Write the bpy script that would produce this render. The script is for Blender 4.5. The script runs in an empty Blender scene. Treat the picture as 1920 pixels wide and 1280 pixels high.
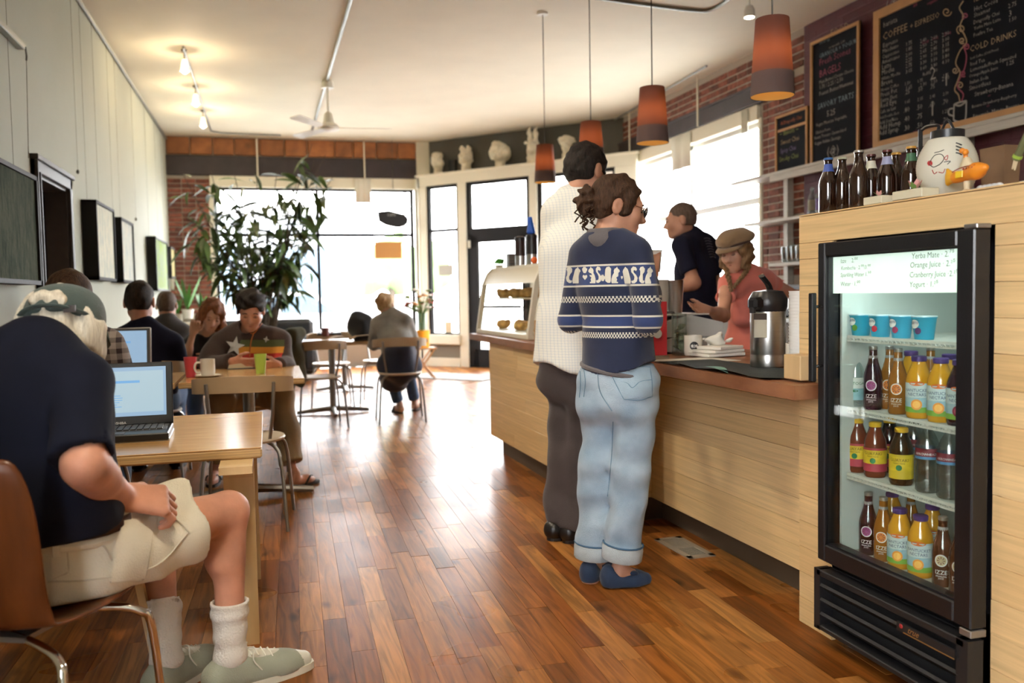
import bpy, bmesh, math, random
import numpy as np
from mathutils import Vector, Matrix
random.seed(7); RNG = np.random.default_rng(7)
SC = bpy.context.scene; COL = SC.collection
R = math.radians
# ---------------------------------------------------------------- camera, world, light, exposure
FPX, YAW, PITCH, ROLL, EYE = 1662.44, R(15.4088), R(-3.1407), R(-1.0217), 1.19
_f = np.array([math.sin(YAW)*math.cos(PITCH), math.cos(YAW)*math.cos(PITCH), math.sin(PITCH)])
_r = np.array([math.cos(YAW), -math.sin(YAW), 0.0]); _u = np.cross(_r, _f)
CR = math.cos(ROLL)*_r + math.sin(ROLL)*_u; CU = math.cos(ROLL)*_u - math.sin(ROLL)*_r; CF = _f
cd = bpy.data.cameras.new('camera'); cam = bpy.data.objects.new('camera', cd); COL.objects.link(cam)
cam.matrix_world = Matrix(((CR[0], CU[0], -CF[0], 0), (CR[1], CU[1], -CF[1], 0), (CR[2], CU[2], -CF[2], EYE), (0, 0, 0, 1)))
cd.sensor_width = 36; cd.lens = FPX/1920*36; cd.clip_start = .05; cd.clip_end = 200
cd.dof.use_dof = True; cd.dof.focus_distance = 3.2; cd.dof.aperture_fstop = 2.6
SC.camera = cam
W = bpy.data.worlds.new('sky'); SC.world = W; W.use_nodes = True
bg = W.node_tree.nodes['Background']; bg.inputs[0].default_value = (.97, .98, 1.0, 1); bg.inputs[1].default_value = 17.0
SC.view_settings.view_transform = 'Standard'; SC.view_settings.look = 'None'
SC.view_settings.exposure = 0.74; SC.view_settings.gamma = 1.0; SC.view_settings.use_curve_mapping = False
SC.cycles.use_denoising = True
SC.cycles.max_bounces = 8; SC.cycles.diffuse_bounces = 5; SC.cycles.glossy_bounces = 4
SC.cycles.transmission_bounces = 8; SC.cycles.transparent_max_bounces = 16
SC.cycles.sample_clamp_indirect = 6.0; SC.cycles.caustics_reflective = False; SC.cycles.caustics_refractive = False
# a pixel of the photograph and one known coordinate give a point of the place
def ray(x, y): return CR*((x-960)/FPX) - CU*((y-640)/FPX) + CF
EYEP = np.array([0, 0, EYE])
def aty(x, y, Y): d = ray(x, y); return EYEP + d*(Y/d[1])
def atx(x, y, X): d = ray(x, y); return EYEP + d*(X/d[0])
def atz(x, y, Z): d = ray(x, y); return EYEP + d*((Z-EYE)/d[2])
def atplane(x, y, p, n):
    d = ray(x, y); n = np.array(n, float); return EYEP + d*(np.dot(np.array(p)-EYEP, n)/np.dot(d, n))
def project(p):
    c = np.array(p, float)-EYEP; z = c@CF; return 960+FPX*(c@CR)/z, 640-FPX*(c@CU)/z, z
# ---------------------------------------------------------------- materials
MATS = {}
def mat(name, col=(.5, .5, .5), rough=.6, metal=0., spec=.5, var=.0, vscale=8., vstretch=(1, 1, 1), bump=0., bscale=60., objvar=0., emit=None, estr=0., trans=0., ior=1.45, alpha=None, col2=None, coat=0., sheen=0., sss=0., coords='Object'):
    if name in MATS: return MATS[name]
    m = bpy.data.materials.new(name); m.use_nodes = True; MATS[name] = m
    nt = m.node_tree; N = nt.nodes; L = nt.links; b = N['Principled BSDF']
    b.inputs['Base Color'].default_value = (*col, 1); b.inputs['Roughness'].default_value = rough
    b.inputs['Metallic'].default_value = metal; b.inputs['Specular IOR Level'].default_value = spec
    if trans: b.inputs['Transmission Weight'].default_value = trans; b.inputs['IOR'].default_value = ior
    if coat: b.inputs['Coat Weight'].default_value = coat; b.inputs['Coat Roughness'].default_value = .15
    if sheen: b.inputs['Sheen Weight'].default_value = sheen
    if sss: b.inputs['Subsurface Weight'].default_value = sss; b.inputs['Subsurface Radius'].default_value = (.02, .008, .004)
    if emit is not None: b.inputs['Emission Color'].default_value = (*emit, 1); b.inputs['Emission Strength'].default_value = estr
    if alpha is not None: b.inputs['Alpha'].default_value = alpha
    if var or bump or objvar:
        tc = N.new('ShaderNodeTexCoord'); mp = N.new('ShaderNodeMapping'); mp.inputs['Scale'].default_value = vstretch
        if coords == 'World':
            g = N.new('ShaderNodeNewGeometry'); L.new(g.outputs['Position'], mp.inputs['Vector'])
        else: L.new(tc.outputs[coords], mp.inputs['Vector'])
    fac = None
    if var:
        nz = N.new('ShaderNodeTexNoise'); nz.inputs['Scale'].default_value = vscale; nz.inputs['Detail'].default_value = 5
        L.new(mp.outputs[0], nz.inputs['Vector']); fac = nz.outputs['Fac']
        if objvar:
            oi = N.new('ShaderNodeObjectInfo'); vm = N.new('ShaderNodeVectorMath'); vm.operation = 'ADD'; sc = N.new('ShaderNodeVectorMath'); sc.operation = 'SCALE'; sc.inputs[0].default_value = (37, 53, 71)
            L.new(oi.outputs['Random'], sc.inputs['Scale']); L.new(mp.outputs[0], vm.inputs[0]); L.new(sc.outputs[0], vm.inputs[1]); L.new(vm.outputs[0], nz.inputs['Vector'])
        cr = N.new('ShaderNodeValToRGB'); c2 = col2 if col2 else tuple(min(1, c*(1+var)) for c in col); c1 = col if col2 else tuple(c*(1-var) for c in col)
        cr.color_ramp.elements[0].position = .3; cr.color_ramp.elements[1].position = .7
        cr.color_ramp.elements[0].color = (*c1, 1); cr.color_ramp.elements[1].color = (*c2, 1)
        L.new(fac, cr.inputs[0]); out = cr.outputs[0]
    else: out = None
    if objvar:
        oi = N.new('ShaderNodeObjectInfo'); g2 = N.new('ShaderNodeNewGeometry'); ad = N.new('ShaderNodeMath'); ad.operation = 'ADD'; fr = N.new('ShaderNodeMath'); fr.operation = 'FRACT'
        L.new(oi.outputs['Random'], ad.inputs[0]); L.new(g2.outputs['Random Per Island'], ad.inputs[1]); L.new(ad.outputs[0], fr.inputs[0])
        mr = N.new('ShaderNodeMapRange'); mr.inputs['To Min'].default_value = 1-objvar; mr.inputs['To Max'].default_value = 1+objvar*.7; L.new(fr.outputs[0], mr.inputs['Value'])
        hs = N.new('ShaderNodeHueSaturation'); L.new(mr.outputs[0], hs.inputs['Value'])
        if out is None: hs.inputs['Color'].default_value = (*col, 1)
        else: L.new(out, hs.inputs['Color'])
        out = hs.outputs[0]
    if out is not None: L.new(out, b.inputs['Base Color'])
    if bump:
        nz2 = N.new('ShaderNodeTexNoise'); nz2.inputs['Scale'].default_value = bscale; nz2.inputs['Detail'].default_value = 4
        L.new(mp.outputs[0], nz2.inputs['Vector']); bp = N.new('ShaderNodeBump'); bp.inputs['Strength'].default_value = bump; bp.inputs['Distance'].default_value = .01
        L.new(nz2.outputs['Fac'], bp.inputs['Height']); L.new(bp.outputs[0], b.inputs['Normal'])
    return m
def glass_mat(name, tint=(1, 1, 1), gloss=.06, rough=.02):      # thin pane: passes light straight through, mirrors a little
    if name in MATS: return MATS[name]
    m = bpy.data.materials.new(name); m.use_nodes = True; MATS[name] = m; nt = m.node_tree; N = nt.nodes
    N.remove(N['Principled BSDF']); t = N.new('ShaderNodeBsdfTransparent'); g = N.new('ShaderNodeBsdfGlossy'); x = N.new('ShaderNodeMixShader')
    t.inputs[0].default_value = (*tint, 1); g.inputs['Roughness'].default_value = rough; x.inputs[0].default_value = gloss
    nt.links.new(t.outputs[0], x.inputs[1]); nt.links.new(g.outputs[0], x.inputs[2]); nt.links.new(x.outputs[0], N['Material Output'].inputs[0]); return m
# ---------------------------------------------------------------- mesh helpers
ORG = {}
def mesh_data(name, V, F, m=None, smooth=False):
    me = bpy.data.meshes.new(name); V = np.asarray(V, np.float32)
    if isinstance(F, np.ndarray) and F.ndim == 2:
        n, k = F.shape; me.vertices.add(len(V)); me.vertices.foreach_set('co', V.ravel()); me.loops.add(n*k); me.loops.foreach_set('vertex_index', F.astype(np.int32).ravel())
        me.polygons.add(n); me.polygons.foreach_set('loop_start', np.arange(n, dtype=np.int32)*k); me.update(calc_edges=True)
    else: me.from_pydata(V.tolist(), [], [list(map(int, f)) for f in F]); me.update()
    if smooth: me.polygons.foreach_set('use_smooth', np.ones(len(me.polygons), bool))
    if m: me.materials.append(m)
    return me
def put(name, me, parent=None, loc=(0, 0, 0), rot=(0, 0, 0), scale=None):
    o = bpy.data.objects.new(name, me); COL.objects.link(o); o.parent = parent; o.location = loc; o.rotation_euler = rot
    if scale is not None: o.scale = scale
    if parent is not None: ORG[o] = ORG.get(parent, np.zeros(3))
    return o
def tag(o, label=None, cat=None, group=None, kind=None):
    if label: o['label'] = label
    if cat: o['category'] = cat
    if group: o['group'] = group
    if kind: o['kind'] = kind
    return o
def thing(name, label, cat, loc=(0, 0, 0), rz=0, group=None):
    o = put(name, None, None, loc, (0, 0, rz)); tag(o, label, cat, group)
    ORG[o] = np.array(loc, float) if not rz else np.zeros(3); return o
def local(name, label, cat, group=None): # thing whose parts are built round its own origin, to be placed (and copied) afterwards
    o = put(name, None); tag(o, label, cat, group); ORG[o] = np.zeros(3); return o
def place(o, loc, rz=0, s=None):
    o.location = loc; o.rotation_euler = (0, 0, rz)
    if s: o.scale = (s, s, s)
    return o
def dup(o, loc, rz=0, label=None, s=None, mats=None):
    r = o.copy(); COL.objects.link(r); place(r, loc, rz, s)
    if label: r['label'] = label
    for c in list(o.children):
        k = c.copy(); COL.objects.link(k); k.parent = r
        for g in list(c.children):
            q = g.copy(); COL.objects.link(q); q.parent = k
    return r
def frame_of(d, up=(0, 0, 1)):
    d = np.array(d, float); d /= np.linalg.norm(d); u = np.array(up, float)
    if abs(d@u) > .98: u = np.array([1., 0, 0])
    a = np.cross(u, d); a /= np.linalg.norm(a); b = np.cross(d, a); return a, b, d
class MB:
    def __init__(s): s.V = []; s.F = []; s.n = 0
    def add(s, V, F):
        s.V.append(np.asarray(V, float)); s.F += [[i+s.n for i in f] for f in F]; s.n += len(V); return s
    def box(s, c, d, rz=0, bev=0, rot=None):
        x, y, z = (q/2 for q in d); c = np.array(c, float)
        if bev:
            b = bev; V = []
            for sx in (-1, 1):
                for sy in (-1, 1):
                    for sz in (-1, 1):
                        V += [(sx*x, sy*(y-b), sz*(z-b)), (sx*(x-b), sy*y, sz*(z-b)), (sx*(x-b), sy*(y-b), sz*z)]
            i = lambda sx, sy, sz, k: ((sx > 0)*4+(sy > 0)*2+(sz > 0))*3+k
            F = []
            for sg in (-1, 1):
                q = [i(sg, -1, -1, 0), i(sg, 1, -1, 0), i(sg, 1, 1, 0), i(sg, -1, 1, 0)]; F.append(q if sg > 0 else q[::-1])
                q = [i(-1, sg, -1, 1), i(-1, sg, 1, 1), i(1, sg, 1, 1), i(1, sg, -1, 1)]; F.append(q if sg > 0 else q[::-1])
                q = [i(-1, -1, sg, 2), i(1, -1, sg, 2), i(1, 1, sg, 2), i(-1, 1, sg, 2)]; F.append(q if sg > 0 else q[::-1])
            for a in (-1, 1):
                for b2 in (-1, 1):
                    for (p, q_, k1, k2) in (((a, b2, -1), (a, b2, 1), 0, 1), ((a, -1, b2), (a, 1, b2), 0, 2), ((-1, a, b2), (1, a, b2), 1, 2)):
                        q = [i(*p, k1), i(*q_, k1), i(*q_, k2), i(*p, k2)]; v = [np.array(V[t]) for t in q]
                        nrm = np.cross(v[1]-v[0], v[2]-v[0]); F.append(q if nrm@(v[0]+v[1]+v[2]+v[3]) > 0 else q[::-1])
                    for c2 in (-1, 1):
                        q = [i(a, b2, c2, 0), i(a, b2, c2, 1), i(a, b2, c2, 2)]; F.append(q if a*b2*c2 > 0 else q[::-1])
            V = np.array(V)
        else:
            V = np.array([(i*x, j*y, k*z) for i in (-1, 1) for j in (-1, 1) for k in (-1, 1)])
            F = [(0, 1, 3, 2), (4, 6, 7, 5), (0, 4, 5, 1), (2, 3, 7, 6), (0, 2, 6, 4), (1, 5, 7, 3)]
        if rot is not None: V = V@np.array(rot).T
        elif rz: cz, sz = math.cos(rz), math.sin(rz); V = V@np.array([[cz, sz, 0], [-sz, cz, 0], [0, 0, 1]])
        return s.add(V+c, F)
    def bb(s, x0, x1, y0, y1, z0, z1, bev=0): return s.box(((x0+x1)/2, (y0+y1)/2, (z0+z1)/2), (abs(x1-x0), abs(y1-y0), abs(z1-z0)), bev=bev)
    def tube(s, P, r, n=8, cap=True, closed=False, flat=1.):
        P = [np.array(p, float) for p in P]; m = len(P); rs = r if hasattr(r, '__len__') else [r]*m; V = []; pa = None
        for i in range(m):
            d = P[(i+1) % m]-P[i-1] if closed else P[min(i+1, m-1)]-P[max(i-1, 0)]
            a, b, d = frame_of(d) if pa is None else (None, None, d/np.linalg.norm(d))
            if a is None:
                a = pa-(pa@d)*d; a /= np.linalg.norm(a); b = np.cross(d, a)
            pa = a
            for k in range(n):
                t = 2*math.pi*k/n; V.append(P[i]+rs[i]*(math.cos(t)*a+math.sin(t)*b*flat))
        F = [(i*n+k, i*n+(k+1) % n, ((i+1) % m)*n+(k+1) % n, ((i+1) % m)*n+k) for i in range(m if closed else m-1) for k in range(n)]
        if cap and not closed: F += [tuple(range(n))[::-1], tuple(range((m-1)*n, m*n))]
        return s.add(V, F)
    def cyl(s, c, r, h, n=16, r2=None): return s.lathe([(r, 0), (r if r2 is None else r2, h)], c, n)
    def lathe(s, prof, c=(0, 0, 0), n=20, cap=True, axis=(0, 0, 1)):
        a, b, d = frame_of(axis) if tuple(axis) != (0, 0, 1) else (np.array([1., 0, 0]), np.array([0, 1., 0]), np.array([0, 0, 1.]))
        c = np.array(c, float); V = [c+r*(math.cos(2*math.pi*k/n)*a+math.sin(2*math.pi*k/n)*b)+z*d for r, z in prof for k in range(n)]; m = len(prof)
        F = [(i*n+k, i*n+(k+1) % n, (i+1)*n+(k+1) % n, (i+1)*n+k) for i in range(m-1) for k in range(n)]
        if cap: F += [tuple(range(n))[::-1], tuple(range((m-1)*n, m*n))]
        return s.add(V, F)
    def prism(s, poly, o, ex, ey, t): # polygon in the plane o+u*ex+v*ey, thickness t along ex x ey
        o, ex, ey = (np.array(q, float) for q in (o, ex, ey)); nz = np.cross(ex, ey); nz /= np.linalg.norm(nz); n = len(poly)
        V = [o+u*ex+v*ey for u, v in poly]; V += [p+t*nz for p in V]
        F = [tuple(range(n))[::-1], tuple(range(n, 2*n))]+[(i, (i+1) % n, n+(i+1) % n, n+i) for i in range(n)]
        return s.add(V, F)
    def ball(s, c, r, n=12, m=8):
        r = np.array(r if hasattr(r, '__len__') else (r, r, r)); V = []; F = []
        for i in range(1, m):
            t = math.pi*i/m
            V += [np.array(c)+r*np.array((math.sin(t)*math.cos(2*math.pi*k/n), math.sin(t)*math.sin(2*math.pi*k/n), math.cos(t))) for k in range(n)]
        V += [np.array(c)+r*np.array((0, 0, 1)), np.array(c)-r*np.array((0, 0, 1))]; T = (m-1)*n
        for i in range(m-2): F += [(i*n+k, (i+1)*n+k, (i+1)*n+(k+1) % n, i*n+(k+1) % n) for k in range(n)]
        F += [(k, (k+1) % n, T) for k in range(n)]+[((m-2)*n+(k+1) % n, (m-2)*n+k, T+1) for k in range(n)]
        return s.add(V, F)
    def build(s, name, m, parent=None, smooth=False, origin=None, label=None, cat=None, group=None, kind=None):
        V = np.concatenate(s.V)
        if parent is not None: V = V-ORG.get(parent, np.zeros(3)); loc = (0, 0, 0)
        else:
            lo, hi = V.min(0), V.max(0); loc = np.array([(lo[0]+hi[0])/2, (lo[1]+hi[1])/2, lo[2]]) if origin is None else np.array(origin, float); V = V-loc
        me = mesh_data(name, V, s.F, m)
        if smooth:
            me.polygons.foreach_set('use_smooth', np.ones(len(me.polygons), bool))
            if smooth != 'all':
                try: me.set_sharp_from_angle(angle=R(38))
                except Exception: pass
        o = put(name, me, parent, loc); ORG[o] = ORG.get(parent, np.zeros(3)) if parent is not None else np.array(loc, float)
        return tag(o, label, cat, group, kind)
def arc(c, r, a0, a1, n, ex=(1, 0, 0), ey=(0, 1, 0)):
    c, ex, ey = (np.array(q, float) for q in (c, ex, ey)); return [c+r*(math.cos(R(a0+(a1-a0)*i/n))*ex+math.sin(R(a0+(a1-a0)*i/n))*ey) for i in range(n+1)]
def spline(P, n=6):
    P = [np.array(p, float) for p in P]; Q = [2*P[0]-P[1]]+P+[2*P[-1]-P[-2]]; out = []
    for i in range(1, len(Q)-2):
        for k in range(n):
            t = k/n; a, b, c, d = Q[i-1:i+3]; out.append(.5*((2*b)+(c-a)*t+(2*a-5*b+4*c-d)*t*t+(3*b-a-3*c+d)*t**3))
    return out+[P[-1]]
_tc = {}
def text_mesh(txt, size=1., align='LEFT', shear=0., space=1., res=2, off=0.):
    key = (txt, align, shear, space, res, off)
    if key not in _tc:
        c = bpy.data.curves.new('lettering', 'FONT'); c.body = txt; c.align_x = align; c.shear = shear; c.space_line = space; c.resolution_u = res; c.offset = off; c.fill_mode = 'BOTH' if False else 'FRONT'
        o = bpy.data.objects.new('lettering', c); COL.objects.link(o); me = bpy.data.meshes.new_from_object(o); bpy.data.objects.remove(o)
        V = np.array([v.co[:] for v in me.vertices]) if len(me.vertices) else np.zeros((0, 3)); F = [tuple(p.vertices) for p in me.polygons]; bpy.data.meshes.remove(me); bpy.data.curves.remove(c); _tc[key] = (V, F)
    V, F = _tc[key]; return V[:, :2]*size, F
def text_on(mb, txt, size, o, ex, ey, **kw):     # flat lettering in a plane
    V, F = text_mesh(txt, size, **kw)
    if len(V) == 0: return mb
    o, ex, ey = (np.array(q, float) for q in (o, ex, ey)); return mb.add(o+V[:, :1]*ex+V[:, 1:]*ey, F)
def text_round(mb, txt, size, c, r, z, ang, **kw):  # lettering wrapped on a cylinder, centred on the direction ang
    V, F = text_mesh(txt, size, align='CENTER', **kw); t = ang+V[:, 0]/r
    return mb.add(np.stack([c[0]+r*np.cos(t), c[1]+r*np.sin(t), z+V[:, 1]], 1), F)
# ---------------------------------------------------------------- implicit surfaces for bodies and clothes
def cap(a, b, ra, rb=None, n=None, s=1., flat=0, k=.02): return dict(t='c', a=np.array(a, float), b=np.array(b, float), ra=ra, rb=ra if rb is None else rb, n=None if n is None else np.array(n, float)/np.linalg.norm(n), s=s, flat=flat, k=k)
def ell(c, r, ax=None, k=.02): return dict(t='e', c=np.array(c, float), r=np.array(r, float), ax=np.eye(3) if ax is None else np.array(ax, float), k=k)
def grow(p, d):
    q = dict(p)
    if q['t'] == 'c': q['ra'] = q['ra']+d; q['rb'] = q['rb']+d
    else: q['r'] = q['r']+d
    return q
def cut_cap(p, t0, t1, flat=3):
    q = dict(p); a, b = p['a'], p['b']; q['a'] = a+(b-a)*t0; q['b'] = a+(b-a)*t1; q['ra'] = p['ra']+(p['rb']-p['ra'])*t0; q['rb'] = p['ra']+(p['rb']-p['ra'])*t1; q['flat'] = flat; return q
def pbox(p, m=0.):
    if p['t'] == 'c': r = max(p['ra'], p['rb'])*max(1, 1/p['s'])+m; return np.minimum(p['a'], p['b'])-r, np.maximum(p['a'], p['b'])+r
    r = p['r'].max()+m; return p['c']-r, p['c']+r
def peval(p, X, Y, Z):
    if p['t'] == 'c':
        a, b = p['a'], p['b']; dx, dy, dz = X-a[0], Y-a[1], Z-a[2]; ab = b-a; L2 = max(ab@ab, 1e-9); h0 = (dx*ab[0]+dy*ab[1]+dz*ab[2])/L2; h = np.clip(h0, 0, 1)
        ex, ey, ez = dx-h*ab[0], dy-h*ab[1], dz-h*ab[2]
        if p['n'] is not None:
            n = p['n']; q = (ex*n[0]+ey*n[1]+ez*n[2])*(p['s']-1); ex, ey, ez = ex+q*n[0], ey+q*n[1], ez+q*n[2]
        d = np.sqrt(ex*ex+ey*ey+ez*ez)-(p['ra']+(p['rb']-p['ra'])*h); L = math.sqrt(L2)
        if p['flat'] & 1: d = np.maximum(d, (h0-1)*L)
        if p['flat'] & 2: d = np.maximum(d, -h0*L)
        return d
    c, r, A = p['c'], p['r'], p['ax']; dx, dy, dz = X-c[0], Y-c[1], Z-c[2]
    u = [(dx*A[i][0]+dy*A[i][1]+dz*A[i][2])/r[i] for i in range(3)]; q = np.sqrt(u[0]**2+u[1]**2+u[2]**2); return (q-1)*r.min()
def axis_grid(lo, hi, base, fine, iv):
    out = [lo]
    while out[-1] < hi:
        x = out[-1]; out.append(x+(fine if any(a <= x <= b for a, b in iv) else base))
    return np.array(out, np.float32)
def sdf_mesh(prims, cuts=(), base=.011, fine=None, fines=(), planes=(), wr=0., wf=(20, 26, 16), seed=0, after=()):
    """smooth union of prims, minus cuts, kept where every plane (point, normal) has dot<0; folds of height wr"""
    lo = np.min([pbox(p, .03)[0] for p in prims], 0); hi = np.max([pbox(p, .03)[1] for p in prims], 0)
    iv = [[(f[0][i], f[1][i]) for f in fines] for i in range(3)]; g = [axis_grid(lo[i], hi[i], base, fine or base, iv[i]) for i in range(3)]
    F = np.full([len(q) for q in g], .2, np.float32)
    def region(p, m):
        a, b = pbox(p, m); return tuple(slice(max(0, int(np.searchsorted(g[i], a[i]))-1), int(np.searchsorted(g[i], b[i]))+1) for i in range(3))
    def co(s): return g[0][s[0]][:, None, None], g[1][s[1]][None, :, None], g[2][s[2]][None, None, :]
    def union(p):
        s = region(p, .06); d = peval(p, *co(s)); k = p['k']; A = F[s]
        h = np.maximum(k-np.abs(A-d), 0)/k; F[s] = np.minimum(A, d)-h*h*k*.25
    for p in prims: union(p)
    for p, pl in zip(planes, planes): pass
    X, Y, Z = co((slice(None),)*3)
    for (q, n) in planes: n = np.array(n, float)/np.linalg.norm(n); np.maximum(F, (X-q[0])*n[0]+(Y-q[1])*n[1]+(Z-q[2])*n[2], out=F)
    for p in cuts:
        s = region(p, .05); d = -peval(p, *co(s)); k = p['k']*.5; A = F[s]; h = np.maximum(k-np.abs(A-d), 0)/k; F[s] = np.maximum(A, d)+h*h*k*.25
    for p in after: union(p)
    if wr:
        rs = np.random.default_rng(seed); D = 0
        for i in range(4):
            kx, ky, kz = (wf[j]*rs.uniform(.5, 1.2)*rs.choice([-1, 1]) for j in range(3)); ph = rs.uniform(0, 6); D = D+np.sin(kx*X+ky*Y+kz*Z+ph+1.3*np.sin(ky*.5*X-kz*.4*Z+ph))
        F = F+(wr*.5)*D.astype(np.float32)
    F[0], F[-1] = .1, .1; F[:, 0] = .1; F[:, -1] = .1; F[:, :, 0] = .1; F[:, :, -1] = .1
    I = F < 0; c = [slice(None, -1), slice(1, None)]; S = np.zeros([n-1 for n in I.shape], np.int8)
    for i in (0, 1):
        for j in (0, 1):
            for k in (0, 1): S += I[c[i], c[j], c[k]]
    M = (S > 0) & (S < 8); idx = np.full(M.shape, -1, np.int32); ci = np.argwhere(M); idx[M] = np.arange(len(ci))
    acc = np.zeros((len(ci), 3)); cnt = np.zeros(len(ci))
    for ax in range(3):
        o1, o2 = [q for q in range(3) if q != ax]
        for u in (0, 1):
            for v in (0, 1):
                e0 = ci.copy(); e0[:, o1] += u; e0[:, o2] += v; e1 = e0.copy(); e1[:, ax] += 1
                f0 = F[tuple(e0.T)]; f1 = F[tuple(e1.T)]; m = (f0 < 0) != (f1 < 0); t = np.where(m, f0/np.where(m, f0-f1, 1), 0)
                p = np.stack([g[i][e0[:, i]] for i in range(3)], 1).astype(float); p[:, ax] += t*(g[ax][e1[:, ax]]-g[ax][e0[:, ax]]); acc[m] += p[m]; cnt[m] += 1
    V = acc/np.maximum(cnt, 1)[:, None]; Q = []
    for ax in range(3):
        o1, o2 = [(1, 2), (2, 0), (0, 1)][ax]; a = [slice(None)]*3; b = [slice(None)]*3; a[ax] = slice(None, -1); b[ax] = slice(1, None)
        X1 = I[tuple(a)] != I[tuple(b)]; e = np.argwhere(X1); e = e[(e[:, o1] > 0) & (e[:, o2] > 0)]
        if len(e) == 0: continue
        def cell(d1, d2): q = e.copy(); q[:, o1] -= d1; q[:, o2] -= d2; return idx[tuple(q.T)]
        q = np.stack([cell(1, 1), cell(0, 1), cell(0, 0), cell(1, 0)], 1); flip = ~I[tuple(e.T)]; q[flip] = q[flip][:, ::-1]; Q.append(q)
    return V, np.concatenate(Q)
def relax(V, F, it=2, lam=.5):
    for _ in range(it):
        s = np.zeros_like(V); n = np.zeros(len(V))
        for i in range(4):
            a, b = F[:, i], F[:, (i+1) % 4]; np.add.at(s, a, V[b]); np.add.at(n, a, 1)
        V = V+lam*(s/np.maximum(n, 1)[:, None]-V)
    return V
def sdf_obj(name, m, parent, prims, it=1, label=None, **kw):
    V, F = sdf_mesh(prims, **kw); V = relax(V, F, it)
    o = put(name, mesh_data(name, V-ORG.get(parent, np.zeros(3)), F, m, True), parent); tag(o, label); return o
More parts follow.
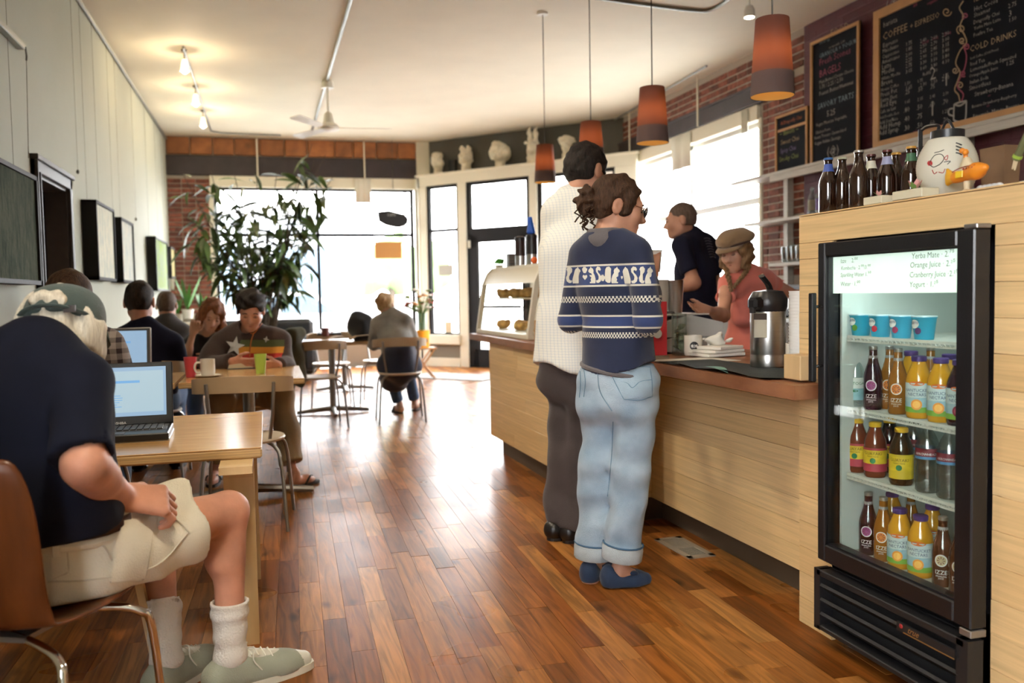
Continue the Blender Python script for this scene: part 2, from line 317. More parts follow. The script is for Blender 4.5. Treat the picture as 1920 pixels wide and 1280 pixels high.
# ---------------------------------------------------------------- the room
XL, XR, YB, YF, HC = -1.45, 5.18, 15.0, -3.5, 3.75
def struct(name, mb, m, parent=None, smooth=False): o = mb.build(name, m, parent, smooth=smooth, origin=(0, 0, 0) if parent is None else None); tag(o, kind='structure') if parent is None else None; return o
def plank_mat(name, stops, gs=(34, 2.4, 8), rough=(.2, .42), knots=True, spec=.12, amp=.55, rotz=0.):
    m = bpy.data.materials.new(name); m.use_nodes = True; nt = m.node_tree; N = nt.nodes; L = nt.links; b = N['Principled BSDF']; MATS[name] = m
    g = N.new('ShaderNodeNewGeometry'); oi = N.new('ShaderNodeObjectInfo'); ad = N.new('ShaderNodeMath'); ad.operation = 'ADD'; fr = N.new('ShaderNodeMath'); fr.operation = 'FRACT'
    L.new(oi.outputs['Random'], ad.inputs[0]); L.new(g.outputs['Random Per Island'], ad.inputs[1]); L.new(ad.outputs[0], fr.inputs[0])
    cr = N.new('ShaderNodeValToRGB'); e = cr.color_ramp.elements
    while len(e) < len(stops): e.new(.5)
    for i, c in enumerate(stops): e[i].position = i/(len(stops)-1); e[i].color = (*c, 1)
    L.new(fr.outputs[0], cr.inputs[0])
    sc = N.new('ShaderNodeVectorMath'); sc.operation = 'SCALE'; sc.inputs[0].default_value = (3.7, 9.3, 5.1); mu = N.new('ShaderNodeMath'); mu.operation = 'MULTIPLY'; mu.inputs[1].default_value = 7.; L.new(fr.outputs[0], mu.inputs[0]); L.new(mu.outputs[0], sc.inputs['Scale'])
    va = N.new('ShaderNodeVectorMath'); va.operation = 'ADD'; L.new(g.outputs['Position'], va.inputs[0]); L.new(sc.outputs[0], va.inputs[1])
    mp = N.new('ShaderNodeMapping'); mp.inputs['Scale'].default_value = gs; mp.inputs['Rotation'].default_value = (0, 0, rotz); L.new(va.outputs[0], mp.inputs[0])
    nz = N.new('ShaderNodeTexNoise'); nz.inputs['Scale'].default_value = 1; nz.inputs['Detail'].default_value = 6; nz.inputs['Distortion'].default_value = 1.2; L.new(mp.outputs[0], nz.inputs[0])
    mr = N.new('ShaderNodeMapRange'); mr.inputs[1].default_value = .3; mr.inputs[2].default_value = .7; mr.inputs[3].default_value = 1-amp; mr.inputs[4].default_value = 1+amp*.5; L.new(nz.outputs[0], mr.inputs[0])
    mx = N.new('ShaderNodeMix'); mx.data_type = 'RGBA'; mx.blend_type = 'MULTIPLY'; mx.inputs[0].default_value = 1; L.new(cr.outputs[0], mx.inputs[6]); L.new(mr.outputs[0], mx.inputs[7]); out = mx.outputs[2]
    if knots:
        mk = N.new('ShaderNodeMapping'); mk.inputs['Scale'].default_value = (5.2, 2.6, 1); L.new(va.outputs[0], mk.inputs[0])
        nk = N.new('ShaderNodeTexNoise'); nk.inputs['Scale'].default_value = 3.; L.new(va.outputs[0], nk.inputs[0]); vk = N.new('ShaderNodeVectorMath'); vk.operation = 'ADD'; s2 = N.new('ShaderNodeVectorMath'); s2.operation = 'SCALE'; s2.inputs['Scale'].default_value = .5; L.new(nk.outputs['Color'], s2.inputs[0]); L.new(mk.outputs[0], vk.inputs[0]); L.new(s2.outputs[0], vk.inputs[1])
        vo = N.new('ShaderNodeTexVoronoi'); vo.inputs['Scale'].default_value = 1.; L.new(vk.outputs[0], vo.inputs[0]); kr = N.new('ShaderNodeValToRGB'); kr.color_ramp.elements[0].position = .03; kr.color_ramp.elements[0].color = (.16, .13, .11, 1); kr.color_ramp.elements[1].position = .16; kr.color_ramp.elements[1].color = (1, 1, 1, 1); L.new(vo.outputs['Distance'], kr.inputs[0])
        m2 = N.new('ShaderNodeMix'); m2.data_type = 'RGBA'; m2.blend_type = 'MULTIPLY'; m2.inputs[0].default_value = .85; L.new(out, m2.inputs[6]); L.new(kr.outputs[0], m2.inputs[7]); out = m2.outputs[2]
    L.new(out, b.inputs['Base Color']); r2 = N.new('ShaderNodeMapRange'); r2.inputs[3].default_value = rough[0]; r2.inputs[4].default_value = rough[1]; n3 = N.new('ShaderNodeTexNoise'); n3.inputs['Scale'].default_value = 2.3; L.new(g.outputs['Position'], n3.inputs[0]); L.new(n3.outputs[0], r2.inputs[0]); L.new(r2.outputs[0], b.inputs['Roughness']); b.inputs['Specular IOR Level'].default_value = spec
    bp = N.new('ShaderNodeBump'); bp.inputs['Strength'].default_value = .12; bp.inputs['Distance'].default_value = .004; L.new(nz.outputs[0], bp.inputs['Height']); L.new(bp.outputs[0], b.inputs['Normal'])
    return m
PLANK = plank_mat('floor_oak', [(.13, .036, .006), (.26, .084, .016), (.36, .148, .036), (.20, .060, .010), (.42, .190, .052), (.31, .108, .022), (.16, .058, .016)])
BAMBOO = plank_mat('bamboo', [(.66, .45, .21), (.74, .53, .27), (.70, .48, .23), (.78, .57, .30)], gs=(3, 1.6, 70), rough=(.35, .5), knots=False, spec=.35, amp=.16)
def wall_mat(name, c, bump=.03): return mat(name, c, .75, var=.05, vscale=1.2, bump=bump, bscale=90, coords='World')
CEIL = wall_mat('ceiling_paint', (.80, .76, .63)); LWALL = wall_mat('left_wall_paint', (.38, .39, .31)); GREYP = wall_mat('grey_paint', (.10, .095, .08))
CREAM = wall_mat('cream_paint', (.74, .70, .57), .01); MORTAR = mat('mortar', (.42, .36, .29), .9, bump=.2, bscale=120, coords='World')
BRICK = mat('brick', (.12, .034, .022), .85, var=.5, vscale=14, objvar=.45, bump=.35, bscale=70, col2=(.30, .10, .06), coords='World')
REDP = mat('red_painted_brick', (.095, .018, .026), .6, var=.15, vscale=8, bump=.2, bscale=60, coords='World')
BLOCK = mat('orange_block', (.30, .11, .035), .7, var=.35, vscale=6, objvar=.25, bump=.15, bscale=50, coords='World')
BEAM = mat('dark_beam', (.028, .018, .020), .55, var=.3, vscale=5, coords='World'); BLACKF = mat('black_frame', (.010, .009, .010), .6, spec=.2)
PANE = glass_mat('window_glass')
# floor: base slab, planks
floor = struct('floor', MB().bb(XL-.2, XR+.2, YF, YB+.1, -.2, -.019), mat('sub_floor', (.03, .015, .008), .8))
PA = R(-1.6); ca, sa = math.cos(PA), math.sin(PA); pw = .083; allp = []
u0 = -3.0
while u0 < 6.2:
    v = -4.2-random.random()*.8
    while v < 15.6:
        ln = random.choice((.32, .45, .55, .62, .75, .9)); uc, vc = u0+pw/2, v+ln/2; x, y = uc*ca-vc*sa, uc*sa+vc*ca
        if XL-.02 < x < XR+.05 and YF+.35 < y < YB-.1:
            pr = project((x, y, 0)) if y > .3 else (9e9, 9e9, 1)
            seen = 0 <= pr[0] < 1990 and pr[1] < 1360 and pr[2] > 0 and x < 1.95 and not (x > 1.72 and y < 2.7)
            allp.append((seen, ln/max(pr[2], .1)**2 if seen else 0, x, y, ln))
        v += ln
    u0 += pw
allp.sort(key=lambda q: -q[1])
pm = mesh_data('plank', *(lambda b: (b.V[0], b.F))(MB().box((0, 0, -.5), (1, 1, 1))), PLANK)
PU = MB().box((0, 0, -.0095), (pw-.0011, 1, .019)); PV = PU.V[0]
def plank_mesh(ln): V = PV.copy(); V[:, 1] = np.sign(V[:, 1])*(np.abs(V[:, 1])-.5+ln/2-.0006); return V
pmeshes = {}
for s_, a_, x, y, ln in allp[:300]:
    if ln not in pmeshes: pmeshes[ln] = mesh_data('plank', plank_mesh(ln), PU.F, PLANK)
    put('plank', pmeshes[ln], floor, (x, y, random.uniform(-.0006, .0004)), (0, 0, PA))
rest = MB(); rm = np.array([[ca, sa, 0], [-sa, ca, 0], [0, 0, 1]])
for s_, a_, x, y, ln in allp[300:]: rest.add(plank_mesh(ln)@rm+np.array([x, y, random.uniform(-.0006, .0004)]), PU.F)
tag(rest.build('floor_planking', PLANK, floor), kind='stuff')
# ceiling, left wall with door opening, plain rear wall
struct('ceiling', MB().bb(XL-.2, XR+.2, YF, YB+.1, HC, HC+.15), CEIL)
dY0, dY1, dZ = 6.52, 7.50, 2.04
lw0, lw1 = -2.9, -.5; wl = MB().bb(XL-.15, XL, YF, lw0, 0, HC).bb(XL-.15, XL, lw1, dY0, 0, HC).bb(XL-.15, XL, lw0, lw1, 0, .9).bb(XL-.15, XL, lw0, lw1, 3.2, HC).bb(XL-.15, XL, dY1, YB, 0, HC).bb(XL-.15, XL, dY0, dY1, dZ, HC); struct('wall_left', wl, LWALL)
struct('wall_front', MB().bb(XL-.15, XR+.15, YF-.15, YF, 0, HC), LWALL)
o = struct('window_added', MB().bb(XL-.1, XL-.04, lw0, lw1, .9, .96).bb(XL-.1, XL-.04, lw0, lw1, 3.14, 3.2).bb(XL-.1, XL-.04, -1.43, -1.37, .96, 3.14), BLACKF); MB().bb(XL-.073, XL-.068, lw0, lw1, .92, 3.18).build('pane', PANE, o)  # unseen window behind the camera, added to light the counter and fridge fronts
DARKW = mat('dark_stained_wood', (.02, .014, .013), .4, var=.3, vscale=12); TAN = mat('tan_panel', (.36, .24, .15), .6, var=.1, vscale=4)
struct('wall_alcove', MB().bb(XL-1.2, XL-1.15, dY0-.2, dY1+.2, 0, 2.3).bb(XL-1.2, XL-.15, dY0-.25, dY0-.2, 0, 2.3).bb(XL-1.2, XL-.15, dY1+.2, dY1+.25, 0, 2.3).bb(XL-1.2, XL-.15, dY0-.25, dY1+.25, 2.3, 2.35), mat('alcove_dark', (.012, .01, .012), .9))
d1 = struct('door_1', MB().box((XL-.33, dY0+.30, dZ/2), (.04, .62, dZ-.02), rz=R(35)), TAN)
d1['label'] = 'tan door leaf standing ajar in the dark wooden frame'
tr = MB(); 
for y0, y1, z0, z1, t in ((dY0-.09, dY0, 0, dZ+.09, .03), (dY1, dY1+.07, 0, dZ+.09, .03), (dY0-.09, dY1+.07, dZ, dZ+.09, .03), (dY0-.10, dY1+.08, dZ+.075, dZ+.11, .05), (dY0-.09, dY0-.07, 0, dZ+.07, .045), (dY0-.02, dY0, 0, dZ, .045)): tr.bb(XL, XL+t, y0, y1, z0, z1, bev=.004)
tr.bb(XL-.15, XL, dY1-.02, dY1, 0, dZ).bb(XL-.15, XL, dY0, dY0+.02, 0, dZ).bb(XL-.15, XL, dY0, dY1, dZ-.02, dZ); struct('trim_1', tr, DARKW)
struct('baseboard_left', MB().bb(XL, XL+.015, dY1+.08, YB, 0, .12).bb(XL, XL+.015, YF, dY0-.1, 0, .12), DARKW)
# back wall: brick pier, block band, dark lintel beam, white header, shop window
def zb(y, x=600): return aty(x, y, YB)[2]
xw0, xw1 = aty(403, 450, YB)[0], 2.50
z_beam_t, z_beam_b, z_win_t = zb(297), zb(333), zb(352); z_win_b = .45
wb = MB().bb(XL-.15, xw0, YB, YB+.3, 0, HC).bb(xw0, xw1+.1, YB, YB+.3, 0, z_win_b).bb(xw0, xw1+.1, YB, YB+.3, z_win_t, HC); wall_back = struct('wall_back', wb, MORTAR)
def brick_mesh(w, h, d, m): b = MB().box((0, 0, 0), (w, d, h), bev=.006); V = b.V[0]; return mesh_data('brick', V, b.F, m)
bm_full, bm_half = brick_mesh(.203, .063, .03, BRICK), brick_mesh(.095, .063, .03, BRICK)
def brick_rows(parent, org, ex, L, z0, z1, rotz, clip=None):
    z = z0; row = 0; ex = np.array(ex)
    while z+.063 <= z1+.02:
        u = 0 if row % 2 == 0 else -.107
        while u < L-.05:
            if u < 0: me, c = bm_half, .05
            elif u+.2 > L: me, c = bm_half, u+.05
            else: me, c = bm_full, u+.1015
            p = org+ex*c
            if clip is None or clip(p, z): put('brick', me, parent, (p[0]+random.uniform(-.002, .002), p[1]+random.uniform(-.003, .003), z+.032), (random.uniform(-.01, .01), random.uniform(-.012, .012), rotz))
            u += .107 if u < 0 else .215
        z += .0765; row += 1
brick_rows(wall_back, np.array([XL, YB-.006, 0]), (1, 0, 0), xw0-XL, .95, z_beam_b-.02, 0)
x = XL; kx = 0
blk = [ .36, .34, .33, .40, .38, .36, .44, .30, .38, .36, .42, .34]
while x < 2.62:
    w = min(blk[kx % 12], 2.64-x); put('block', mesh_data('block', *(lambda b: (b.V[0], b.F))(MB().box((0, 0, 0), (w-.012, .05, HC-z_beam_t-.03), bev=.012)), BLOCK), wall_back, (x+w/2, YB-.01+random.uniform(-.006, .004), (HC+z_beam_t)/2)); x += w; kx += 1
tag(MB().bb(XL, 2.6, YB-.06, YB, z_beam_b, z_beam_t, bev=.008).build('trim_2', BEAM), kind='structure')
tag(MB().bb(xw0-.05, 2.56, YB-.05, YB+.02, z_win_t-.01, z_beam_b, bev=.005).bb(xw0-.07, xw0, YB-.03, YB+.05, .4, z_win_t).build('trim_3', CREAM), kind='structure')
def lit(s): return s
w1 = MB(); xm = aty(598, 480, YB)[0]; zbar = zb(440)
for x0, x1, z0, z1 in ((xw0, xw0+.05, z_win_b, z_win_t), (xm-.025, xm+.025, z_win_b, z_win_t), (2.40, 2.46, z_win_b, z_win_t), (xw0, 2.46, z_win_t-.05, z_win_t), (xw0, 2.46, zbar-.025, zbar+.025), (xw0, 2.46, z_win_b, z_win_b+.06)): w1.bb(x0, x1, YB+.06, YB+.12, z0, z1)
win1 = struct('window_1', w1, BLACKF)
for x0, x1 in ((xw0+.05, xm-.025), (xm+.025, 2.40)):
    for z0, z1 in ((z_win_b+.06, zbar-.025), (zbar+.025, z_win_t-.05)): MB().bb(x0, x1, YB+.085, YB+.09, z0, z1).build('pane', PANE, win1)
# corner facade with the entrance
F0 = np.array([2.54, 14.70, 0.]); FD = np.array([.6563, -.7545, 0.]); FN = np.array([-.7545, -.6563, 0.]); ZL = 3.15
def fp(x, y): p = atplane(x, y, F0, FN); return (p-F0)@FD, p[2]
def fbox(mb, t0, t1, z0, z1, d0=0, d1=.08, bev=0):
    c = F0+FD*(t0+t1)/2+FN*(d0+d1)/2; c[2] = (z0+z1)/2; return mb.box(c, (abs(t1-t0), abs(d1-d0), z1-z0), bev=bev, rot=np.stack([FD, -FN, np.array([0, 0, 1.])], 1))
tA, tB, tC, tD, tE, tF = (fp(x, 420)[0] for x in (792, 804, 862, 878, 996, 1011)); tG = 3.95
zt = fp(830, 347)[1]; zs = fp(840, 627)[1]; zdt = fp(880, 341)[1]; ztr = fp(886, 432)[1]; zm = fp(830, 432)[1]
fw = MB()
for t0, t1 in ((tA, tB), (tC, tD), (tE, tF), (tG-.35, tG)): fbox(fw, t0, t1, 0, zt, -.06, .06, bev=.008)
fbox(fw, tA, tG, zt, ZL-.03, -.06, .07); fbox(fw, tA-.05, tG+.05, ZL-.03, ZL, -.5, .12, bev=.006)
for t0, t1 in ((tB, tC), (tF, tG-.35)): fbox(fw, t0, t1, zs-.16, zs, -.06, .09, bev=.008); fbox(fw, t0, t1, 0, .14, -.06, .06)
wf = struct('wall_corner', fw, CREAM)
pn = MB()
for t0, t1 in ((tB, tC), (tF, tG-.35)): fbox(pn, t0, t1, .14, zs-.16, -.04, .03)
pn.build('panel', mat('taupe_panel', (.19, .165, .12), .6), wf)
fg = MB()
for t0, t1 in ((tB, tC), (tF, tG-.35)):
    for a, b, z0, z1 in ((t0, t0+.05, zs, zt), (t1-.04, t1, zs, zt), (t0, t1, zt-.05, zt), (t0, t1, zm-.025, zm+.025), (t0, t1, zs, zs+.03)): fbox(fg, a, b, z0, z1, -.03, .04)
win2 = struct('window_2', fg, BLACKF)
for t0, t1 in ((tB+.05, tC-.04), (tF+.05, tG-.39)):
    for z0, z1 in ((zs+.03, zm-.025), (zm+.025, zt-.05)): fbox(MB(), t0, t1, z0, z1, -.004, .004).build('pane', PANE, win2)
dr = MB()
for a, b, z0, z1 in ((tD, tD+.07, 0, zdt), (tE-.06, tE, 0, zdt), (tD, tE, zdt-.06, zdt), (tD, tE, ztr-.09, ztr+.03), (tD+.07, tD+.19, 0, ztr-.09), (tE-.16, tE-.06, 0, ztr-.09), (tD+.07, tE-.06, 0, .30), (tD+.07, tE-.06, ztr-.2, ztr-.09)): fbox(dr, a, b, z0, z1, -.03, .04)
dr2 = struct('door_2', dr, BLACKF); fbox(MB(), tD+.19, tE-.16, .30, ztr-.2, -.004, .004).build('pane', PANE, dr2); fbox(MB(), tD+.07, tE-.06, ztr+.03, zdt-.06, -.004, .004).build('pane', PANE, dr2)
fbox(MB(), tD+.03, tD+.07, ztr-.28, ztr-.16, .04, .07, bev=.006).build('sensor_box', CREAM, dr2)
fbox(MB(), tD+.2, tE-.17, .95, 1.0, .04, .08, bev=.01).build('push_bar', BLACKF, dr2)
# return wall beside the shop window, grey wall over the ledge
w3 = MB().bb(2.46, 2.56, 14.9, 15.0, 0, z_beam_b).bb(2.48, 2.56, 14.70, 14.76, 0, ZL-.03).bb(2.48, 2.56, 14.7, 15, 2.95, ZL-.03).bb(2.48, 2.56, 14.7, 15, 0, .55).bb(2.5, 2.72, 14.9, 15.05, z_beam_b, HC); struct('wall_return', w3, CREAM)
w3f = struct('window_3', MB().bb(2.50, 2.55, 14.76, 14.80, .55, 2.95).bb(2.50, 2.55, 14.86, 14.90, .55, 2.95).bb(2.50, 2.55, 14.8, 14.86, 2.15, 2.2), BLACKF); MB().bb(2.522, 2.528, 14.8, 14.86, .55, 2.95).build('pane', PANE, w3f)
gl = MB(); g0, g1 = np.array([2.62, 15.0, 0]), np.array([5.2, 12.32, 0]); gd = (g1-g0)/np.linalg.norm(g1-g0); gl.box((g0+g1)/2+np.array([.05, .05, (ZL+HC)/2]), (np.linalg.norm(g1-g0), .12, HC-ZL), rz=math.atan2(gd[1], gd[0])); struct('wall_ledge', gl, GREYP)
# right wall: window, beam, brick, red painted brick
wy0, wy1 = 8.56, 12.25; zR = lambda y, x=1410: atx(x, y, XR)[2]
zbt, zbb, zwt = zR(166, 1410), zR(199, 1416), 3.02; zwb = .95
wr_ = MB().bb(XR, XR+.3, YF, wy0, 0, HC).bb(XR, XR+.3, wy1, YB, 0, HC).bb(XR, XR+.3, wy0, wy1, 0, zwb).bb(XR, XR+.3, wy0, wy1, zwt, HC); wall_right = struct('wall_right', wr_, MORTAR)
brick_rows(wall_right, np.array([XR+.006, 7.78, 0]), (0, 1, 0), 4.66, zbt+.01, HC-.03, R(90))
brick_rows(wall_right, np.array([XR+.006, 7.78, 0]), (0, 1, 0), wy0-7.78, 1.32, zbt-.02, R(90))
rb = MB(); z = 1.30; row = 0
while z < HC-.02:
    y = 7.77-(.1 if row % 2 else 0)
    while y > 3.2: rb.box((XR+.008, y-.101, z+.032), (.03, .205, .066), bev=.006); y -= .213
    z += .0765; row += 1
tag(rb.build('painted_brickwork', REDP, wall_right), kind='stuff')
struct('wall_right_lower', MB().bb(XR-.003, XR, 2.8, 7.77, 0, 1.3).bb(XR-.0035, XR+.001, 2.8, 7.77, 1.3, HC), REDP)
tag(MB().bb(XR-.07, XR+.02, 7.95, 12.4, zbb, zbt, bev=.01).bb(XR-.085, XR-.05, 7.95, 12.4, zbt-.03, zbt, bev=.004).build('trim_4', BEAM), kind='structure')
tag(MB().bb(XR-.04, XR+.05, wy0+.02, 12.3, zwt-.02, zbb, bev=.004).bb(XR-.02, XR+.2, wy0-.02, wy0+.03, zwb, zwt).build('trim_5', CREAM), kind='structure')
w5 = MB(); WFR = mat('white_frame', (.6, .6, .57), .5)
for y0, y1, z0, z1 in ((wy0, wy0+.06, zwb, zwt), (wy1-.06, wy1, zwb, zwt), (10.35, 10.42, zwb, zwt), (wy0, wy1, zwt-.06, zwt), (wy0, wy1, 2.13, 2.20), (wy0, wy1, zwb, zwb+.07)): w5.bb(XR+.1, XR+.16, y0, y1, z0, z1)
win5 = struct('window_5', w5, WFR)
for y0, y1 in ((wy0+.06, 10.35), (10.42, wy1-.06)):
    for z0, z1 in ((zwb+.07, 2.13), (2.20, zwt-.06)): MB().bb(XR+.128, XR+.133, y0, y1, z0, z1).build('pane', PANE, win5)
# outside
struct('ground', MB().bb(-40, 60, -30, 90, -.35, -.2), mat('asphalt', (.35, .35, .34), .9, var=.1, vscale=1, coords='World'))
# ---------------------------------------------------------------- tables and chairs
BIRCH = mat('birch_top', (.56, .33, .13), .22, var=.12, vscale=3, vstretch=(2, 14, 1), spec=.5, coat=.3)
PLYEDGE = mat('plywood_edge', (.50, .33, .15), .5, var=.35, vscale=1, vstretch=(2, 2, 220)); PALEW = mat('pale_birch', (.62, .44, .23), .4, var=.08, vscale=3, vstretch=(8, 8, 1))
BENT = mat('bent_beech', (.46, .33, .20), .4, var=.1, vscale=5); METAL = mat('grey_metal', (.30, .29, .28), .35, metal=.8); CHROME = mat('chrome', (.75, .75, .75), .08, metal=1.)
WALNUT = mat('walnut_ply', (.13, .040, .012), .35, var=.35, vscale=2.2, vstretch=(7, 7, 1), coat=.1, spec=.3); BLACKP = mat('black_plastic', (.012, .012, .014), .35)
def ply_table(name, label, x0, x1, y0, y1, z, leg_t=.03):
    t = thing(name, label, 'table', ((x0+x1)/2, (y0+y1)/2, 0))
    tp = MB().bb(x0+.001, x1-.001, y0+.001, y1-.001, z-.004, z, bev=.0015).build('tabletop', BIRCH, t)
    MB().bb(x0, x1, y0, y1, z-.036, z-.003, bev=.006).build('plywood_edge', PLYEDGE, tp)
    return t
NT = atz(490.5, 838, .70); NF = atz(491.7, 771, .70)
t1 = ply_table('dining_table', 'birch table with plywood edge and bent plywood legs under the black laptop', -.98, -.03, NT[1], NF[1], .70)
for (xx, yy) in ((-.045, NT[1]+.12), (-.045, NF[1]-.10), (-.90, NF[1]-.10)):
    P = [(0, 0), (.028, 0), (.028, .60), (.02, .64), (0, .664), (-.25, .664), (-.25, .640), (-.03, .640), (-.005, .62), (0, .58)]
    MB().prism([(u, v) for u, v in P], (xx-.115, yy, 0), (0, 1, 0), (0, 0, 1), .10).build('leg', PALEW, t1)
lg = (aty(214, 866, 2.98), aty(303, 1290, 2.80)); MB().tube([lg[0], lg[0]+(lg[1]-lg[0])*(lg[0][2]/(lg[0][2]-lg[1][2]))], .016, 4).build('leg', PALEW, t1)
def pedestal_table(label, x0, x1, y0, y1, z, px=None, mtop=BIRCH):
    cx, cy = ((x0+x1)/2 if px is None else px), (y0+y1)/2; t = thing('pedestal_table', label, 'table', (cx, cy, 0))
    tp = MB().bb(x0+.001, x1-.001, y0+.001, y1-.001, z-.004, z, bev=.0015).build('tabletop', mtop, t); MB().bb(x0, x1, y0, y1, z-.032, z-.003, bev=.006).build('edge_band', PLYEDGE, tp)
    MB().lathe([(.034, .02), (.034, z-.05)], (cx, cy, 0), 14).build('column', METAL, t, smooth=True); MB().lathe([(.15, z-.05), (.15, z-.032)], (cx, cy, 0), 16).build('mounting_plate', METAL, t)
    for a in (0, 90, 180, 270):
        d = np.array([math.cos(R(a)), math.sin(R(a)), 0]); l = .36 if a % 180 == 0 else .33; MB().tube([np.array([cx, cy, .05])+d*.02, np.array([cx, cy, .035])+d*l*.6, np.array([cx, cy, .02])+d*l], [.028, .022, .018], 8).build('foot', METAL, t, smooth=True)
    return t
TZ = .74; t2 = pedestal_table('birch pedestal table with cups where the man in the brown jacket reads', -.47, .19, 5.02, 5.95, TZ, px=-.12)
t2b = pedestal_table('birch pedestal table against the left wall under the silver-edged laptop', -1.40, -.485, 5.02, 5.78, TZ)
t5 = pedestal_table('birch table between the navy T-shirt man and the red-haired woman', -1.38, -.34, 6.70, 7.22, TZ)
t3 = pedestal_table('wooden pedestal table with an open newspaper in front of the woman in grey', .22, 1.55, 8.78, 9.50, TZ, px=.62)
t4 = pedestal_table('small wooden pedestal table by the dark sofa near the shop window', .62, 1.22, 11.0, 11.6, .76)
def bent_chair(label):
    c = local('bentwood_chair', label, 'chair', 'chairs with curved wooden backs')
    MB().lathe([(.02, .442), (.17, .438), (.20, .445), (.205, .455), (.20, .463), (.15, .458), (.02, .456)], (0, 0, 0), 24).build('seat', mat('pale_seat', (.60, .52, .42), .35), c, smooth=True)
    n = 18; V = []
    for i in range(n+1):
        a = R(188+164*i/n); ww = .037+.005*math.sin(math.pi*i/n)
        for r, dz in ((.245, -ww), (.258, -ww), (.258, ww), (.245, ww)): V.append((r*math.cos(a), r*math.sin(a)*.85+.0, .735+dz-.02*math.cos(math.pi*(i/n-.5))*-1))
    F = [(i*4+k, i*4+(k+1) % 4, i*4+4+(k+1) % 4, i*4+4+k) for i in range(n) for k in range(4)]+[(3, 2, 1, 0), (n*4, n*4+1, n*4+2, n*4+3)]
    MB().add(V, F).build('backrest', BENT, c, smooth=True)
    for s in (-1, 1):
        MB().tube(spline([(s*.12, .10, .44), (s*.17, .16, .42), (s*.20, .20, .34), (s*.225, .235, 0)], 4), .0095, 8).build('leg', METAL, c, smooth=True)
        MB().tube(spline([(s*.12, -.10, .44), (s*.16, -.15, .42), (s*.19, -.19, .34), (s*.215, -.235, 0)], 4), .0095, 8).build('leg', METAL, c, smooth=True)
        MB().tube([(s*.13, -.12, .44), (s*.155, -.175, .60), (s*.165, -.185, .76)], .0095, 8).build('back_post', METAL, c, smooth=True)
    MB().tube([(-.15, .13, .43), (.15, .13, .43)], .008, 6).build('stretcher', METAL, c)
    return c
ch = bent_chair('bentwood back chair pushed in at the near side of the table with cups'); place(ch, (-.13, 4.84, 0), R(-4))
for (x, y, rz, l) in ((.44, 8.27, R(6), 'empty bentwood back chair left of the woman in grey'), (1.20, 8.38, R(-4), 'bentwood back chair the woman in grey sits on'), (.66, 9.86, R(178), 'bentwood back chair across the table facing the camera, behind the pedestal'), (1.22, 10.0, R(170), 'bentwood back chair in the bright glare beyond the woman in grey'), (-.12, 6.42, R(180), 'bentwood back chair under the man in the brown jacket'), (-.45, 7.55, R(175), 'bentwood back chair under the red-haired woman'), (-.77, 6.27, R(0), 'bentwood back chair under the man in the navy T-shirt'), (-.80, 8.35, R(0), 'bentwood back chair under the man with cropped grey hair'), (-.88, 4.42, R(0), 'bentwood back chair under the man in the plaid shirt')): dup(ch, (x, y, 0), rz, l)
# the old man's shell chair: facing direction f
oc = local('shell_chair', 'walnut plywood shell chair with chrome legs at the left edge', 'chair')
V = []; n, m_ = 12, 14; prof = [(.215, .440), (.16, .432), (.05, .428), (-.08, .432), (-.16, .448), (-.195, .48), (-.212, .53), (-.225, .60), (-.240, .68), (-.255, .76), (-.268, .83), (-.272, .858)]
hw = [.19, .205, .21, .21, .205, .198, .195, .20, .205, .205, .19, .165]
for (y, z), w in zip(prof, hw):
    for j in range(m_+1):
        u = -1+2*j/m_; V.append((u*w, y+.05*u*u*(1 if z > .46 else 0), z+.018*u*u*(1 if z <= .46 else 0)))
V = np.array(V); nr = len(prof); F = [(i*(m_+1)+j, i*(m_+1)+j+1, (i+1)*(m_+1)+j+1, (i+1)*(m_+1)+j) for i in range(nr-1) for j in range(m_)]
so = MB().add(V, F).build('shell', WALNUT, oc, smooth='all'); md = so.modifiers.new('thickness', 'SOLIDIFY'); md.thickness = .012; md2 = so.modifiers.new('round', 'SUBSURF'); md2.levels = md2.render_levels = 1
for s in (-1, 1):
    for sy in (-1, 1): MB().tube(spline([(s*.04, sy*.08, .415), (s*.15, sy*.13, .41), (s*.215, sy*.16, .39), (s*.235, sy*.18, .33), (s*.245, sy*.215, 0)], 5), .011, 10).build('leg', CHROME, oc, smooth=True)
MB().box((0, 0, .418), (.2, .24, .012)).build('seat_plate', METAL, oc)
OCF = R(-24)   # chair turned towards +x
place(oc, (-.60, 2.36, 0), OCF)
# ---------------------------------------------------------------- service counter, fridge surround
CA = .02; COUNTER_O = np.array([1.585, 6.5, 0])
def K(u, v, z=0): return np.array([COUNTER_O[0]+u*math.cos(CA)-v*math.sin(CA), COUNTER_O[1]+u*math.sin(CA)+v*math.cos(CA), z])
def boards(parent, axis, fixed, a0, a1, z0, z1, h=.092, off=0., th=.018, split=(1.3, 2.4), rows=None):
    z = z0; k = 0
    while z < z1-.01:
        zz = min(z+h, z1); a = a0
        while a < a1-.01:
            ln = min(random.uniform(*split), a1-a); ln = a1-a if a1-a-ln < .35 else ln; g = .0005; j = random.uniform(-.0006, .0006)
            b = MB()
            if axis == 'y': b.bb(fixed-th/2+j, fixed+th/2+j, a+g, a+ln-g, z+g, zz-g, bev=.001)
            else: b.bb(a+g, a+ln-g, fixed-th/2+j, fixed+th/2+j, z+g, zz-g, bev=.001)
            b.build('board', BAMBOO, parent); a += ln
        z = zz; k += 1
CT = .868; TOEM = mat('toe_kick', (.085, .06, .04), .5, var=.15, vscale=3); DARKIN = mat('dark_interior', (.05, .04, .03), .9)
TOPW = mat('counter_wood', (.17, .062, .026), .42, var=.45, vscale=3.5, vstretch=(3, 1, 3), bump=.08, bscale=40, col2=(.34, .15, .07))
sv = local('service_counter', 'long bamboo-faced service counter under the wooden countertop', 'counter')
